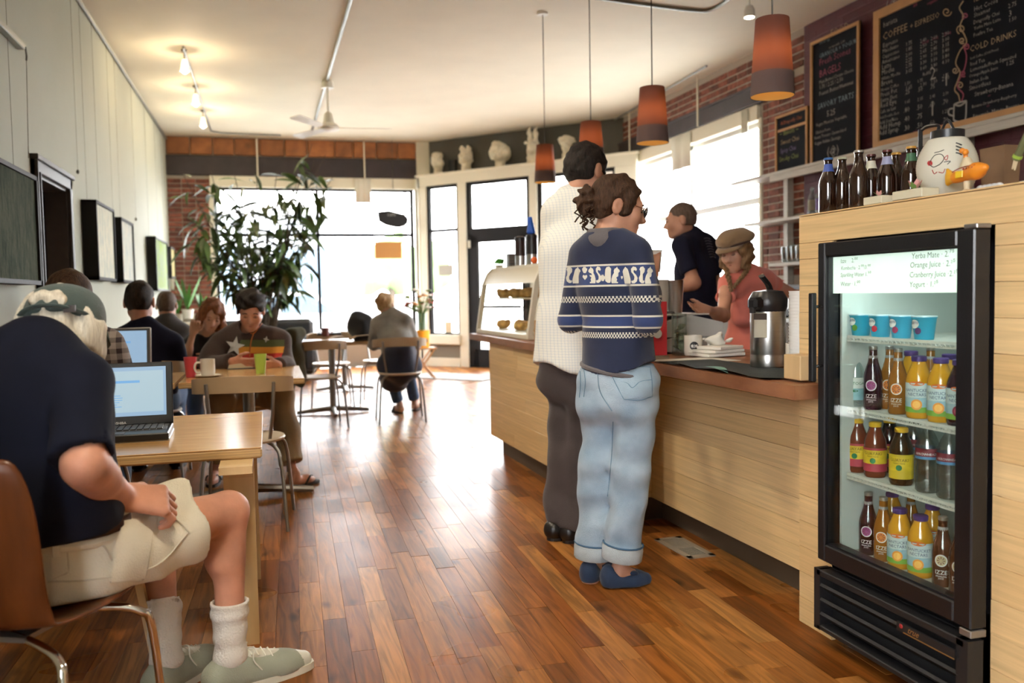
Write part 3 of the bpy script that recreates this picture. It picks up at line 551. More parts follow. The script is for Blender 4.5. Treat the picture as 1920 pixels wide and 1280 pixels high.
boards(sv, 'y', .035, -2.3, 0, .118, CT-.047); boards(sv, 'x', .005, .045, .75, .118, CT-.047); boards(sv, 'y', .27, -3.755, -2.3, .118, CT-.047)
MB().bb(.05, .76, -2.3, -.006, .12, CT-.05).bb(.285, .76, -3.75, -2.3, .12, CT-.05).build('carcass', DARKIN, sv)
MB().bb(.075, .74, -2.3, -.16, 0, .118).bb(.33, .74, -3.75, -2.3, 0, .118).build('toe_kick', TOEM, sv)
MB().bb(.045, .27, -2.312, -2.294, .12, CT-.047).build('return_board', BAMBOO, sv); place(sv, COUNTER_O, CA)
ct = MB().prism([(0, .52), (0, -3.95), (.118, -3.95), (.118, -3.755), (.82, -3.755), (.82, .52)], (0, 0, CT-.047), (1, 0, 0), (0, 1, 0), .047).build('countertop', TOPW, None, origin=(0, 0, 0), label='long reddish reclaimed-wood countertop carrying cups and pastry case', cat='countertop'); place(ct, COUNTER_O, CA)
TX, TY0, TY1, TT = 1.802, .55, 2.735, 1.437
tw = thing('fridge_surround', 'bamboo board partition built around the drinks fridge', 'partition', (TX, 1.6, 0))
FY0, FY1 = 1.868, 2.545
boards(tw, 'y', TX+.009, FY1, TY1, 0, 1.343, split=(9, 10)); boards(tw, 'y', TX+.009, TY0, FY0, 0, 1.343, split=(9, 10)); boards(tw, 'y', TX+.009, TY0, TY1, 1.343, TT, split=(9, 10)); boards(tw, 'x', TY1-.009, TX+.02, 2.45, 0, TT, split=(9, 10))
MB().bb(TX, 2.46, TY0, TY1, TT, TT+.004).build('top', BAMBOO, tw)
MB().bb(TX+.02, 2.44, FY1+.005, TY1-.02, 0, TT-.001).bb(TX+.02, 2.44, TY0, FY0-.005, 0, TT-.001).bb(TX+.02, 2.44, TY0, TY1-.02, 1.345, TT-.001).bb(2.42, 2.44, FY0, FY1, 0, 1.345).build('carcass', DARKIN, tw)
# back-bar behind the counter under the right window
bb_ = thing('back_counter', 'back counter under the bright side window behind the staff', 'counter', (4.75, 8.5, 0))
MB().bb(4.5, 5.15, 5.2, 11.4, .08, .88).build('carcass', mat('cabinet_grey', (.22, .21, .19), .6), bb_); MB().bb(4.46, 5.17, 5.15, 11.45, .88, .92, bev=.005).build('top', mat('steel_top', (.5, .5, .48), .3, metal=.9), bb_); MB().bb(4.56, 5.1, 5.25, 11.35, 0, .08).build('toe_kick', TOEM, bb_)
# ---------------------------------------------------------------- drinks fridge
FX = 1.743; GB = mat('gloss_black', (.008, .008, .01), .3, bump=.05, bscale=200); BB = mat('matte_black', (.012, .012, .014), .5)
LINER = mat('fridge_liner', (.55, .60, .58), .35); WIREW = mat('white_wire', (.62, .64, .60), .4); FRG = glass_mat('fridge_glass', (.93, .97, .95), .05)
y0, y1 = 1.885, 2.535; fz0, fz1 = .288, 1.334
fr = thing('drinks_fridge', 'black glass-door drinks fridge with lit handwritten price sign', 'fridge', (2.05, 2.2, 0))
bd = MB().bb(TX-.005, 2.38, y0, y0+.035, .06, fz1).bb(TX-.005, 2.38, y1-.035, y1, .06, fz1).bb(TX-.005, 2.38, y0, y1, fz1-.03, fz1).bb(TX-.005, 2.38, y0, y1, .06, fz0+.03).bb(2.34, 2.38, y0, y1, .06, fz1).build('body', GB, fr)
MB().bb(1.80, 2.335, y0+.035, y0+.045, .31, 1.30).bb(1.80, 2.335, y1-.045, y1-.035, .31, 1.30).bb(2.325, 2.335, y0+.04, y1-.04, .31, 1.30).bb(1.80, 2.335, y0+.04, y1-.04, 1.295, 1.304).bb(1.80, 2.335, y0+.04, y1-.04, .312, .322).build('liner', LINER, fr)
dm = MB(); gz0, gz1, gy0, gy1 = .345, 1.290, y0+.050, y1-.032
for a, b, z0, z1 in ((y0-.012, gy0, fz0, fz1), (gy1, y1+.006, fz0, fz1), (gy0, gy1, gz1, fz1), (gy0, gy1, fz0, gz0)): dm.bb(FX, TX-.006, a, b, z0, z1, bev=.004)
for a, b, z0, z1 in ((gy0-.012, gy0+.004, gz0, gz1), (gy1-.004, gy1+.012, gz0, gz1), (gy0, gy1, gz1-.004, gz1+.012), (gy0, gy1, gz0-.012, gz0+.004)): dm.bb(FX+.012, TX-.01, a, b, z0, z1)
door = dm.build('door', GB, fr); MB().bb(FX+.02, FX+.024, gy0, gy1, gz0, gz1).build('glass', FRG, door)
hx = FX-.055; HY = atx(1525, 630, hx)[1]; hm = MB().bb(hx-.012, hx+.006, HY-.011, HY+.011, atx(1524, 715, hx)[2], atx(1524, 549, hx)[2], bev=.003); hm.build('handle', GB, door)
for py in (575, 688): z = atx(1530, py, hx)[2]; MB().tube([(hx, HY, z), (FX+.02, 2.525, z-.001)], .005, 8).build('handle_post', CHROME, door)
MB().bb(FX+.004, FX+.05, y0-.016, y0+.03, fz1, fz1+.012, bev=.002).build('hinge', METAL, fr); MB().bb(FX+.0, FX+.05, y0-.014, y0+.028, fz0-.022, fz0-.003, bev=.002).build('hinge', METAL, fr)
gm = MB(); gzt = fz0-.03; gx = FX-.008
gm.bb(gx, gx+.05, y1-.02, y1+.012, .055, gzt).bb(gx, gx+.05, y0-.012, y0+.028, .055, gzt).bb(gx, gx+.05, y0, y1, gzt-.022, gzt, bev=.003).bb(gx, gx+.05, y0, y1, .055, .072, bev=.003); gr = gm.build('grille_frame', BB, fr)
for k in range(3): MB().box((gx+.022, (y0+y1)/2, .098+k*.048), (.05, y1-y0-.04, .010), rot=np.array(Matrix.Rotation(R(38), 3, 'Y'))).build('louvre', BB, gr)
MB().bb(gx+.05, gx+.055, y0, y1, .06, gzt).build('grille_backing', mat('void_black', (.004, .004, .005), .9), gr)
b0 = atx(1792, 1234, gx-.004); b1 = atx(1683, 1180, gx-.004); bg_ = MB().bb(gx-.008, gx-.002, b0[1], b1[1], b0[2]-.004, b0[2]+.022).build('nameplate', BB, fr)
nm = MB(); text_on(nm, 'true', .026, (gx-.009, b1[1]-.045, b0[2]+.004), (0, -1, 0), (0, 0, 1), shear=.5, off=.01); nm.bb(gx-.010, gx-.008, b0[1], b1[1]-.03, b0[2]-.003, b0[2]-.0005); nm.build('gold_script', mat('gold', (.55, .36, .14), .3, metal=.8), bg_)
MB().ball((gx-.009, b1[1]-.02, b0[2]+.013), (.003, .007, .007)).build('red_emblem', mat('red_enamel', (.3, .02, .02), .3), bg_)
MB().bb(TX, 2.36, y0+.02, y1-.02, .03, .06).build('chassis', BB, fr)
for yy in (y0+.05, y1-.05): MB().lathe([(.022, 0), (.022, .012), (.008, .014), (.008, .055)], (TX+.03, yy, 0), 12).build('foot', CHROME, fr)
# lit sign behind the glass
sz0, sz1, sx = atx(1700, 549, 1.772)[2], 1.290, FX+.029
sg = MB().bb(sx, sx+.012, gy0, gy1, sz0, sz1).build('price_sign', mat('lit_sign', (.75, .8, .74), .5, emit=(.80, .95, .86), estr=.55), fr)
SGW = mat('marker_ink', (.10, .13, .11), .7); LT = MB()
for px, py, s, txt in ((1576, 493, .0185, 'Izze     2.⁰⁰'), (1577, 506, .0165, 'Kombucha · 2.⁰⁰/3.⁰⁰'), (1576, 519, .0175, 'Sparkling Water 1.⁵⁰'), (1576, 536, .019, 'Water · 1.⁰⁰'), (1709, 485, .023, 'Yerba Mate · 2.⁷⁵'), (1706, 502, .023, 'Orange Juice · 2.²⁵'), (1705, 520, .022, 'Cranberry Juice ·2.²⁵'), (1705, 538, .022, 'Yogurt · 1.²⁵')): text_on(LT, txt, s, atx(px, py, sx-.0015), (0, -1, 0), (0, 0, 1), shear=.08, off=-.006)
LT.build('handwriting', SGW, sg)
# shelves
def shelf(z, parent=fr):
    s = MB(); s.bb(1.815, 1.822, y0+.05, y1-.05, z-.004, z+.004).bb(1.815, 1.822, y0+.05, y1-.05, z-.016, z-.010).bb(2.30, 2.307, y0+.05, y1-.05, z-.003, z+.003).bb(2.05, 2.055, y0+.05, y1-.05, z-.009, z-.004)
    so = s.build('shelf', WIREW, parent); zg = []
    n = 34; w = MB()
    for i in range(n):
        yy = y0+.055+(y1-y0-.11)*i/(n-1); w.bb(1.82, 2.305, yy-.0015, yy+.0015, z-.001, z+.002)
    for i in range(60):
        ya = y0+.052+(y1-y0-.104)*i/60; yb = ya+(y1-y0-.104)/60; w.tube([(1.8145, ya, z-.003 if i % 2 else z-.012), (1.8145, yb, z-.012 if i % 2 else z-.003)], .0014, 4)
    tag(w.build('shelf_wires', WIREW, so), kind='stuff'); return so
SH = [atx(1700, py, 1.818)[2] for py in (638, 786, 921)]; SH.append(.322)
for z in SH[:3]: shelf(z)
LBL = {}
def vessel(name, prof, m, n=20): b = MB().lathe(prof, (0, 0, 0), n); return b
def bottle(name, label, cat, prof, glass, capz, capr, caph, capm, lab=None, group='drinks in the fridge', texts=(), liquid=None):
    o = local(name, label, cat, group); MB().lathe(prof, (0, 0, 0), 20).build('glass_body', glass, o, smooth=True)
    MB().lathe([(capr, capz), (capr*1.04, capz+.002), (capr*1.04, capz+caph-.002), (capr*.9, capz+caph)], (0, 0, 0), 18).build('cap', capm, o, smooth=True)
    if liquid: MB().lathe(liquid[0], (0, 0, 0), 20).build('liquid', liquid[1], o, smooth=True)
    for (r, z0, z1, m) in (lab or ()): MB().lathe([(r, z0), (r, z1)], (0, 0, 0), 24, cap=False).build('wrap_label', m, o, smooth='all')
    for (txt, s, r, z, ang, m) in texts: text_round(MB(), txt, s, (0, 0), r, z, ang).build('lettering', m, o)
    return o
def disc_label(o, r, zc, rad, ang, m, name='round_label', ey=1.):
    n = 20; V = [(r*math.cos(ang), r*math.sin(ang), zc)]+[(r*math.cos(ang+rad*math.cos(2*math.pi*k/n)/r), r*math.sin(ang+rad*math.cos(2*math.pi*k/n)/r), zc+ey*rad*math.sin(2*math.pi*k/n)) for k in range(n)]
    MB().add(V, [(0, 1+k, 1+(k+1) % n) for k in range(n)]).build(name, m, o)
A0 = R(-140)   # labels face the camera
CLEARG = glass_mat('clear_bottle', (.80, .88, .88), .16, .05); DKGR = mat('green_cap', (.02, .10, .03), .4); SILV = mat('cap_silver', (.5, .5, .48), .3, metal=.8)
PURC = mat('purple_cap', (.09, .05, .22), .4); YELC = mat('yellow_cap', (.75, .45, .03), .4); WHT = mat('white_plastic', (.75, .75, .73), .4); INKW = mat('white_print', (.75, .75, .75), .6); INKG = mat('green_print', (.02, .18, .06), .6); INKN = mat('navy_print', (.03, .04, .15), .6)
def drink(c, r=.12): return mat('drink_%g_%g_%g' % c, c, r, spec=.6, coat=.5)
def p_tall(h=.20, r=.029): return [(r*.9, 0), (r, .006), (r, h*.50), (r*.92, h*.58), (r*.55, h*.76), (.0125, h*.86), (.0125, h*.96)]
def p_jar(h=.185, r=.036): return [(r*.9, 0), (r, .008), (r, h*.60), (r*.94, h*.68), (r*.62, h*.84), (.019, h*.89), (.019, h*.93)]
def water_glass(label): 
    o = bottle('water_bottle', label, 'bottle', p_tall(.205), CLEARG, .195, .0125, .014, DKGR, [(.0296, .022, .095, mat('aqua_label', (.30, .55, .62), .5, var=.2, vscale=20)), (.0298, .060, .095, mat('white_label', (.70, .74, .70), .5))], texts=[('CALISTOGA', .0135, .0302, .072, A0, INKG)]); disc_label(o, .0301, .052, .016, A0, INKG, 'hill_mark', .25); return o
def soda(label, col, lab):
    o = bottle('soda_bottle', label, 'bottle', p_tall(.20), drink(col), .190, .0125, .012, SILV, texts=[('IZZE', .017, .0296, .038, A0, INKW), ('SPARKLING\nJUICE', .006, .0296, .030, A0, INKW)]); disc_label(o, .0297, .078, .0175, A0, INKW); disc_label(o, .0300, .078, .0145, A0, lab, 'fruit_print')
    MB().lathe([(.0150, .155), (.0131, .172)], (0, 0, 0), 16, cap=False).build('neck_print', mat('neck_print', (.35, .35, .35), .5), o)
    sp = MB()
    for k in range(8): a = k*math.pi/4; sp.add([(.0302*math.cos(A0+dx/.03), .0302*math.sin(A0+dx/.03), .078+dz) for dx, dz in ((.003*math.cos(a), .003*math.sin(a)), (.011*math.cos(a-.16), .011*math.sin(a-.16)), (.011*math.cos(a+.16), .011*math.sin(a+.16)))], [(0, 1, 2)])
    sp.build('fruit_segments', mat('fruit_dark', (.16, .03, .05), .6), o); return o
def juice(label, col, lid=None, fruit=(.85, .32, .05)):
    o = bottle('juice_bottle', label, 'bottle', p_jar(), drink(col), .168, .0205, .016, lid or PURC, [(.0365, .018, .105, mat('sea_label', (.20, .42, .55), .5, var=.25, vscale=18, col2=(.60, .72, .72))), (.0367, .018, .034, mat('grass_label', (.20, .40, .06), .5)), (.0367, .062, .100, mat('sky_label', (.55, .66, .68), .5))], texts=[('NANTUCKET\nNECTARS', .0125, .0372, .080, A0, INKN)]); disc_label(o, .0371, .104, .022, A0, mat('orange_band', (.70, .16, .03), .5), 'flavour_banner', .3); disc_label(o, .0373, .042, .016, A0, mat('fruit_%g_%g_%g' % fruit, fruit, .5), 'fruit_print'); disc_label(o, .0375, .042, .011, A0, mat('fruit_in_%g_%g_%g' % fruit, tuple(min(1, q*1.5+.05) for q in fruit), .5), 'fruit_slice'); return o
def tea(label, col, base):
    o = bottle('tea_bottle', label, 'bottle', p_jar(.175, .035), drink(col), .160, .019, .015, YELC, [(.0356, .020, .095, mat('tea_label_%g_%g_%g' % base, base, .5)), (.0358, .045, .088, mat('tea_yellow', (.70, .50, .03), .5, var=.2, vscale=30))], texts=[('GUAYAKI', .0135, .0362, .074, A0, mat('tea_ink', (.12, .08, .01), .6)), ('YERBA MATE', .006, .0362, .066, A0, mat('tea_ink', (.1, .1, .1), .6))]); disc_label(o, .0362, .055, .009, A0, INKG, 'leaf_emblem'); return o
def pet(label):
    pr = [(.028, 0), (.033, .006), (.033, .04), (.031, .05), (.033, .06), (.033, .075), (.031, .085), (.033, .095), (.033, .14), (.024, .165), (.013, .185), (.013, .195)]
    o = bottle('plastic_water_bottle', label, 'bottle', pr, glass_mat('pet_plastic', (.72, .76, .76), .3, .2), .190, .014, .014, WHT, [(.0336, .100, .132, mat('blue_label', (.10, .26, .48), .5)), (.0338, .108, .132, mat('maroon_label', (.18, .02, .03), .5))], texts=[('ARROWHEAD', .010, .0342, .112, A0, INKW)]); return o
AM, PU_, YE, DK, RD = (.30, .115, .015), (.035, .008, .02), (.62, .30, .02), (.03, .008, .012), (.16, .035, .015)
ORL = mat('orange_round', (.70, .22, .03), .5); MAG = mat('magenta_round', (.32, .06, .22), .5)
def onshelf(o, px, k, X=1.865):
    p = atx(px, 700 if k == 1 else 850 if k == 2 else 1000, X); place(o, (X, p[1], SH[k]+.003 if k < 3 else SH[k]), 0); return o
row2 = [(water_glass, 1604, ('clear green-capped sparkling water bottle at the left of the second fridge shelf',)), (soda, 1637, ('dark purple soda bottle beside the water on the second fridge shelf', PU_, MAG)), (soda, 1668, ('amber soda bottle half hidden behind another on the second fridge shelf', AM, ORL), 1.92), (soda, 1684, ('amber soda bottle in front with an orange round label, second fridge shelf', AM, ORL)), (juice, 1723, ('yellow juice bottle left of its twin on the second fridge shelf', YE)), (juice, 1764, ('yellow juice bottle nearest the door hinge side on the second fridge shelf', YE)), (juice, 1801, ('dark cranberry juice bottle at the right end of the second fridge shelf', DK, None, (.25, .02, .05)))]
row3 = [(tea, 1607, ('red tea bottle with yellow label at the left of the third fridge shelf', RD, (.45, .05, .08))), (tea, 1641, ('red tea bottle with yellow label second on the third fridge shelf', RD, (.45, .05, .08))), (tea, 1668, ('dark tea bottle tucked behind the front row of the third fridge shelf', DK, (.45, .05, .08)), 1.96), (tea, 1690, ('dark tea bottle with all-yellow label on the third fridge shelf', (.05, .02, .006), (.62, .45, .03))), (pet, 1714, ('clear plastic water bottle behind the other two on the third fridge shelf',), 1.94), (pet, 1739, ('plastic water bottle with maroon label left of its twin, third fridge shelf',)), (pet, 1780, ('plastic water bottle with maroon label at the right of the third fridge shelf',))]
row4 = [(water_glass, 1598, ('clear green-capped sparkling water bottle at the left of the fridge floor',)), (soda, 1628, ('dark purple soda bottle on the fridge floor', PU_, MAG)), (soda, 1656, ('amber soda bottle on the fridge floor', AM, ORL)), (juice, 1687, ('yellow juice bottle left of its twin on the fridge floor', YE)), (juice, 1726, ('yellow juice bottle with a sea label right of centre on the fridge floor', YE)), (soda, 1768, ('brown cider bottle with silver cap on the fridge floor', (.09, .035, .02), mat('cream_seal', (.5, .42, .25), .5))), (soda, 1800, ('brown cider bottle at the right end of the fridge floor', (.09, .035, .02), mat('cream_seal', (.5, .42, .25), .5)))]
for k, row in ((1, row2), (2, row3), (3, row4)):
    for q in row: onshelf(q[0](*q[2]), q[1], k, q[3] if len(q) > 3 else 1.865)
for k, xs in ((1, (1655, 1708, 1745, 1780)), (2, (1630, 1655)), (3, (1642, 1672, 1708, 1748))):
    for j, px in enumerate(xs):
        nm_ = ('second', 'third', 'floor')[k-1]; o = (juice if (j % 2 and k != 2) else soda if k != 2 else tea)(*((('back-row yellow juice bottle %s on the %s fridge level' % (('', 'left', '', 'right')[j], nm_)), YE) if (j % 2 and k != 2) else (('back-row clear-necked soda bottle %s on the %s fridge level' % (('left', '', 'centre right', '')[j], nm_)), AM, ORL) if k != 2 else (('back-row dark tea bottle %s on the third fridge shelf' % ('left', 'right')[j]), DK, (.45, .05, .08)))); onshelf(o, px, k, 1.99)
for j, (px, l) in enumerate(((1614, 'leftmost blue yogurt cup with green fruit print'), (1651, 'second blue yogurt cup with strawberry print'), (1690, 'third blue yogurt cup with raspberry print'), (1733, 'rightmost blue yogurt cup with plum print'))):
    o = local('yogurt_cup', l+' on the top fridge shelf', 'yogurt cup', 'yogurt cups on the top fridge shelf'); MB().lathe([(.026, 0), (.027, .004), (.034, .062), (.036, .064), (.036, .067)], (0, 0, 0), 22).build('cup', mat('yogurt_blue', (.03, .36, .55), .4), o, smooth=True)
    MB().lathe([(.0362, .066), (.0362, .069), (.001, .0695)], (0, 0, 0), 22).build('foil_lid', mat('foil', (.55, .68, .75), .3, metal=.3), o, smooth=True); MB().lathe([(.0266, .004), (.0276, .010)], (0, 0, 0), 22, cap=False).build('purple_band', mat('lilac', (.42, .25, .55), .5), o, smooth='all')
    a = A0-.75; disc_label(o, .0335, .046, .016, a, mat('yog_white', (.75, .75, .72), .5), 'white_patch', .8); disc_label(o, .0325, .026, .010, a+.35, mat('yog_fruit%d' % j, [(.12, .3, .04), (.5, .03, .05), (.35, .02, .07), (.09, .03, .12)][j], .5), 'fruit_print'); text_round(MB(), 'yami', .016, (0, 0), .0343, .046, a, shear=.2).build('lettering', INKN, o); place(o, (1.855, atx(px, 610, 1.855)[1], SH[0]+.003))
lamp = bpy.data.lights.new('fridge_tube', 'AREA'); lamp.shape = 'RECTANGLE'; lamp.size = .03; lamp.size_y = .5; lamp.energy = .9; lamp.color = (.88, 1, .95); lo = put('fridge_tube', lamp, fr, np.array([1.84, 2.21, 1.288])-ORG[fr])
# ---------------------------------------------------------------- people
def unit(v): v = np.array(v, float); return v/np.linalg.norm(v)
SKIN = mat('skin', (.52, .27, .18), .5, var=.12, vscale=14, sss=.08, bump=.05, bscale=120); SKIN2 = mat('skin_ruddy', (.54, .26, .175), .5, var=.25, vscale=9, sss=.08, bump=.08, bscale=150); SKIN3 = mat('skin_pale', (.58, .34, .24), .5, var=.1, vscale=14, sss=.08)
def hair_mat(name, c, c2): return mat(name, c, .65, spec=.25, var=.5, vscale=4, vstretch=(30, 30, 5), bump=.5, bscale=9, col2=c2)
HBLACK = hair_mat('hair_black', (.008, .006, .006), (.03, .022, .018)); HBROWN = hair_mat('hair_brown', (.025, .012, .007), (.08, .04, .022)); HRED = hair_mat('hair_red', (.14, .045, .018), (.36, .14, .06)); HBLOND = hair_mat('hair_blond', (.34, .21, .10), (.60, .42, .22)); HWHITE = hair_mat('hair_white', (.50, .47, .40), (.80, .77, .68)); HLBROWN = hair_mat('hair_lightbrown', (.12, .065, .03), (.30, .18, .09)); HBUZZ = hair_mat('hair_cropped', (.09, .06, .045), (.17, .12, .09))
EYEM = mat('eye_dark', (.03, .02, .018), .25); LIPM = mat('lips', (.36, .12, .09), .5)
def cloth(name, c, var=.12, rough=.85, bump=.25, bscale=220, **k): return mat(name, c, rough, var=var, vscale=7, bump=bump, bscale=bscale, sheen=.15, **k)
class Person:
    def __init__(s, name_label, J, sc=1., skin=SKIN, female=False, fine=.006, base=.011, barefeet=True, belly=0.):
        s.J = J = {k: np.array(v, float) for k, v in J.items()}; s.sc = sc; S = sc
        lo = min((J[k][2] for k in ('aL', 'aR') if k in J), default=0)
        s.t = thing('person', name_label, 'person', (J['pe'][0], J['pe'][1], 0)); s.skin = skin; s.fine = fine; s.base = base
        tf = unit(J['tf']); s.tf = tf; s.fines = []
        # head frame
        f = unit(J['hf']); u = np.array(J.get('hu', (0, 0, 1)), float); u = unit(u-(u@f)*f); r = np.cross(f, u); s.H = np.stack([r, f, u]); s.hc = J['hc']
        w = .94 if female else 1.
        H = s.h; q = S
        head = [s.hell((0, -.012, .035), (.077*w, .097, .087)), s.hell((0, .030, -.030), (.062*w, .066, .083)), cap(H(0, .060, -.088), H(0, .068, -.094), .024*q, .022*q, k=.03), cap(H(-.045*w, 0, -.062), H(-.012, .066, -.09), .022*q, .02*q, k=.03), cap(H(.045*w, 0, -.062), H(.012, .066, -.09), .022*q, .02*q, k=.03),
                cap(H(-.028, .083, .022), H(.028, .083, .022), .0135*q, k=.015), cap(H(0, .095, .008), H(0, .117, -.034), .008*q, .0125*q, k=.012), cap(H(-.012, .102, -.040), H(.012, .102, -.040), .009*q, k=.01), cap(H(-.018, .091, -.063), H(.018, .091, -.063), .0075*q, k=.01), cap(H(-.015, .088, -.073), H(.015, .088, -.073), .008*q, k=.01), s.hell((-.036, .070, -.028), (.024, .024, .024)), s.hell((.036, .070, -.028), (.024, .024, .024)),
                s.hell((-.083*w, -.016, -.008), (.011, .023, .035), .010), s.hell((.083*w, -.016, -.008), (.011, .023, .035), .010)]
        s.sock = [s.hell((-.097*w, -.012, -.004), (.010, .012, .020), .008), s.hell((.097*w, -.012, -.004), (.010, .012, .020), .008), s.hell((-.031, .104, .002), (.017, .016, .011), .012), s.hell((.031, .104, .002), (.017, .016, .011), .012)]
        nb = J['nb']; jaw = H(0, -.02, -.055); s.neck = [cap(nb-np.array([0, 0, .03*q]), jaw, .060*q*w, .054*q*w, k=.03)]
        sL, sR = J['sL'], J['sR']; ch = J.get('ch', (sL+sR)/2*.62+J['pe']*.38); wa = J.get('wa', (sL+sR)/2*.28+J['pe']*.72); pe = J['pe']
        cw, ww = (.142, .118) if female else (.160, .140)
        s.torso = [cap(ch, wa, cw*q, ww*q+belly*.5, n=tf, s=1.32, k=.06), cap(wa, pe, ww*q+belly*.5, (.150 if female else .150)*q, n=tf, s=1.25, k=.06), cap(sL*.82+sR*.18, sR*.82+sL*.18, .066*q, k=.06), cap(nb, sL*.9+nb*.1, .056*q, .048*q, k=.05), cap(nb, sR*.9+nb*.1, .056*q, .048*q, k=.05), cap(J['hL'], J['hR'], .105*q, k=.05)]
        if belly: s.torso.append(cap(wa+tf*belly, wa*.5+pe*.5+tf*belly, .12*q, k=.06))
        if female: s.torso += [cap(ch+tf*.055+(sR-sL)*.17+np.array([0, 0, -.02]), ch+tf*.07+(sR-sL)*.17+np.array([0, 0, -.03]), .062*q, k=.05), cap(ch+tf*.055-(sR-sL)*.17+np.array([0, 0, -.02]), ch+tf*.07-(sR-sL)*.17+np.array([0, 0, -.03]), .062*q, k=.05)]
        am = .86 if female else 1.
        s.arm = {}; s.leg = {}; s.hands = []; s.feet = []
        for k in 'LR':
            sh, el, wr = J['s'+k], J['e'+k], J['w'+k]; s.arm[k] = [cap(sh, el, .052*q*am, .041*q*am, k=.03), cap(el, wr, .041*q*am, .028*q*am, k=.03), cap(el*.85+wr*.15, el*.6+wr*.4, .044*q*am, .040*q*am, k=.03)]
            hp, kn, an = J['h'+k], J['k'+k], J['a'+k]; back = unit(an-kn); bk = J.get('calf'+k, None)
            s.leg[k] = [cap(hp, kn, .088*q, .058*q, k=.04), cap(kn, an, .053*q, .036*q, k=.03)]
            toe = J['t'+k]; fd = unit(toe-an); fd = unit([fd[0], fd[1], 0]); cb = kn*.68+an*.32-fd*.022; s.leg[k].append(cap(kn*.82+an*.18-fd*.015, cb, .045*q, .050*q, k=.03))
            heel = an-fd*.035+np.array([0, 0, -.045*q]); s.feet += [cap(an, heel, .037*q, .030*q, k=.03), cap(heel, toe-fd*.05*q, .030*q, .032*q, k=.03), cap(toe-fd*.06*q+np.array([0, 0, .008]), toe, .030*q, .019*q, k=.03)]
        s.head = head; s.extra = []; s.ears = True
        s.fines.append((s.hc-.15*q, s.hc+.14*q))
    def h(s, x, y, z): return s.hc+s.sc*(x*s.H[0]+y*s.H[1]+z*s.H[2])
    def hell(s, c, r, k=.03): return ell(s.h(*c), np.array(r)*s.sc, s.H, k)
    def hand(s, k, d, t, curl=(.5, .7, .5), spread=.01, thumb=.3, size=1., wrist=None):
        """fingers along d, thumb on side t, curling towards the palm"""
        w = s.J['w'+k] if wrist is None else wrist; q = s.sc*size*.98; d = unit(d); t = np.array(t, float); t = unit(t-(t@d)*d); n = np.cross(d, t)*(1 if k == 'L' else -1); out = []
        for i, (off, ln) in enumerate(((.032, .92), (.0108, 1.), (-.0108, .94), (-.031, .76))):
            b = w+q*(d*.088+t*off); out.append(cap(w+t*off*.55*q+d*.012*q, b, .0165*q, .0125*q, n=n, s=1.12, k=.016)); p = b; a = 0; sp = unit(d+t*off*spread*20)
            for c, l, r0, r1 in zip(curl, (.042, .027, .021), (.0098, .0088, .0080), (.0088, .0080, .0068)):
                a += c; dd = math.cos(a)*sp+math.sin(a)*n; p2 = p+dd*l*ln*q; out.append(cap(p, p2, r0*q, r1*q, k=.004)); p = p2
        p = w+q*(d*.022+t*.022); a = unit(d*.65+t*.7+n*thumb); p2 = p+a*.042*q; p3 = p2+unit(d*.9+t*.28+n*thumb*1.4)*.032*q; p4 = p3+unit(d*.95+n*thumb*1.6)*.024*q; out += [cap(p, p2, .016*q, .0115*q, k=.012), cap(p2, p3, .0108*q, .0098*q, k=.006), cap(p3, p4, .0098*q, .0078*q, k=.006)]
        s.hands += out; lo = np.min([pbox(o)[0] for o in out], 0); hi = np.max([pbox(o)[1] for o in out], 0); s.fines.append((lo-.01, hi+.01)); return s
    def body(s, legs=True, feet=True, slim=.016, shod=False):
        pr = [grow(p, -.034 if i in (1, 5) else -.014) for i, p in enumerate(s.torso)]+s.neck+s.arm['L']+s.arm['R']+([grow(p, -slim) for p in s.leg['L']+s.leg['R']] if legs else [])+([grow(p, -.013) if shod else p for p in s.feet] if feet and legs else [])+s.head+s.hands
        return sdf_obj('body', s.skin, s.t, pr, it=1, cuts=s.sock, base=s.base, fine=s.fine, fines=s.fines)
    def face(s, lids=True, brow=HBROWN, lip=True):
        H = s.h; q = s.sc
        for x in (-.031, .031):
            MB().ball(H(x, .0855, .001), (.0105*q,)*3, 10, 8).build('eye', mat('eyelid', (.36, .17, .11), .5) if lids else EYEM, s.t, smooth='all')
            MB().tube([H(x-.014, .094, -.003), H(x, .0975, -.0065), H(x+.014, .094, -.003)], .0016*q, 5).build('lashes', EYEM, s.t); MB().tube([H(x-.018, .093, .020), H(x, .0985, .026), H(x+.018, .093, .021)], .0035*q, 6).build('eyebrow', brow, s.t)
        if lip: MB().tube([H(-.020, .094, -.067), H(0, .1005, -.0655), H(.020, .094, -.067)], [.002*q, .0052*q, .002*q], 6).build('lips', LIPM, s.t, smooth=True)
    def hair(s, m, prims, cuts=(), name='hair', base=.0075, wr=.006, wf=(70, 70, 40), it=1, planes=(), seed=1): return sdf_obj(name, m, s.t, prims, cuts=cuts, base=base, wr=wr, wf=wf, it=it, planes=planes, seed=seed)
    def cap_hair(s, m, low=-.05, front=.045, lift=.010, wr=.005, **k):    # short hair
        H = s.h; pr = [s.hell((0, -.018, .040), (.078+lift, .098+lift, .088+lift)), s.hell((0, -.045, -.005), (.070+lift*.6, .062+lift*.6, .07))]
        cu = [s.hell((0, .098, -.035), (.085, .075, .100)), cap(H(-.12, .04, -.06), H(.12, .04, -.06), .062*s.sc), s.hell((-.088, -.010, -.016), (.022, .022, .034)), s.hell((.088, -.010, -.016), (.022, .022, .034))]
        return s.hair(m, pr, cu, planes=[(H(0, 0, low), -s.H[2])], wr=wr, **k)
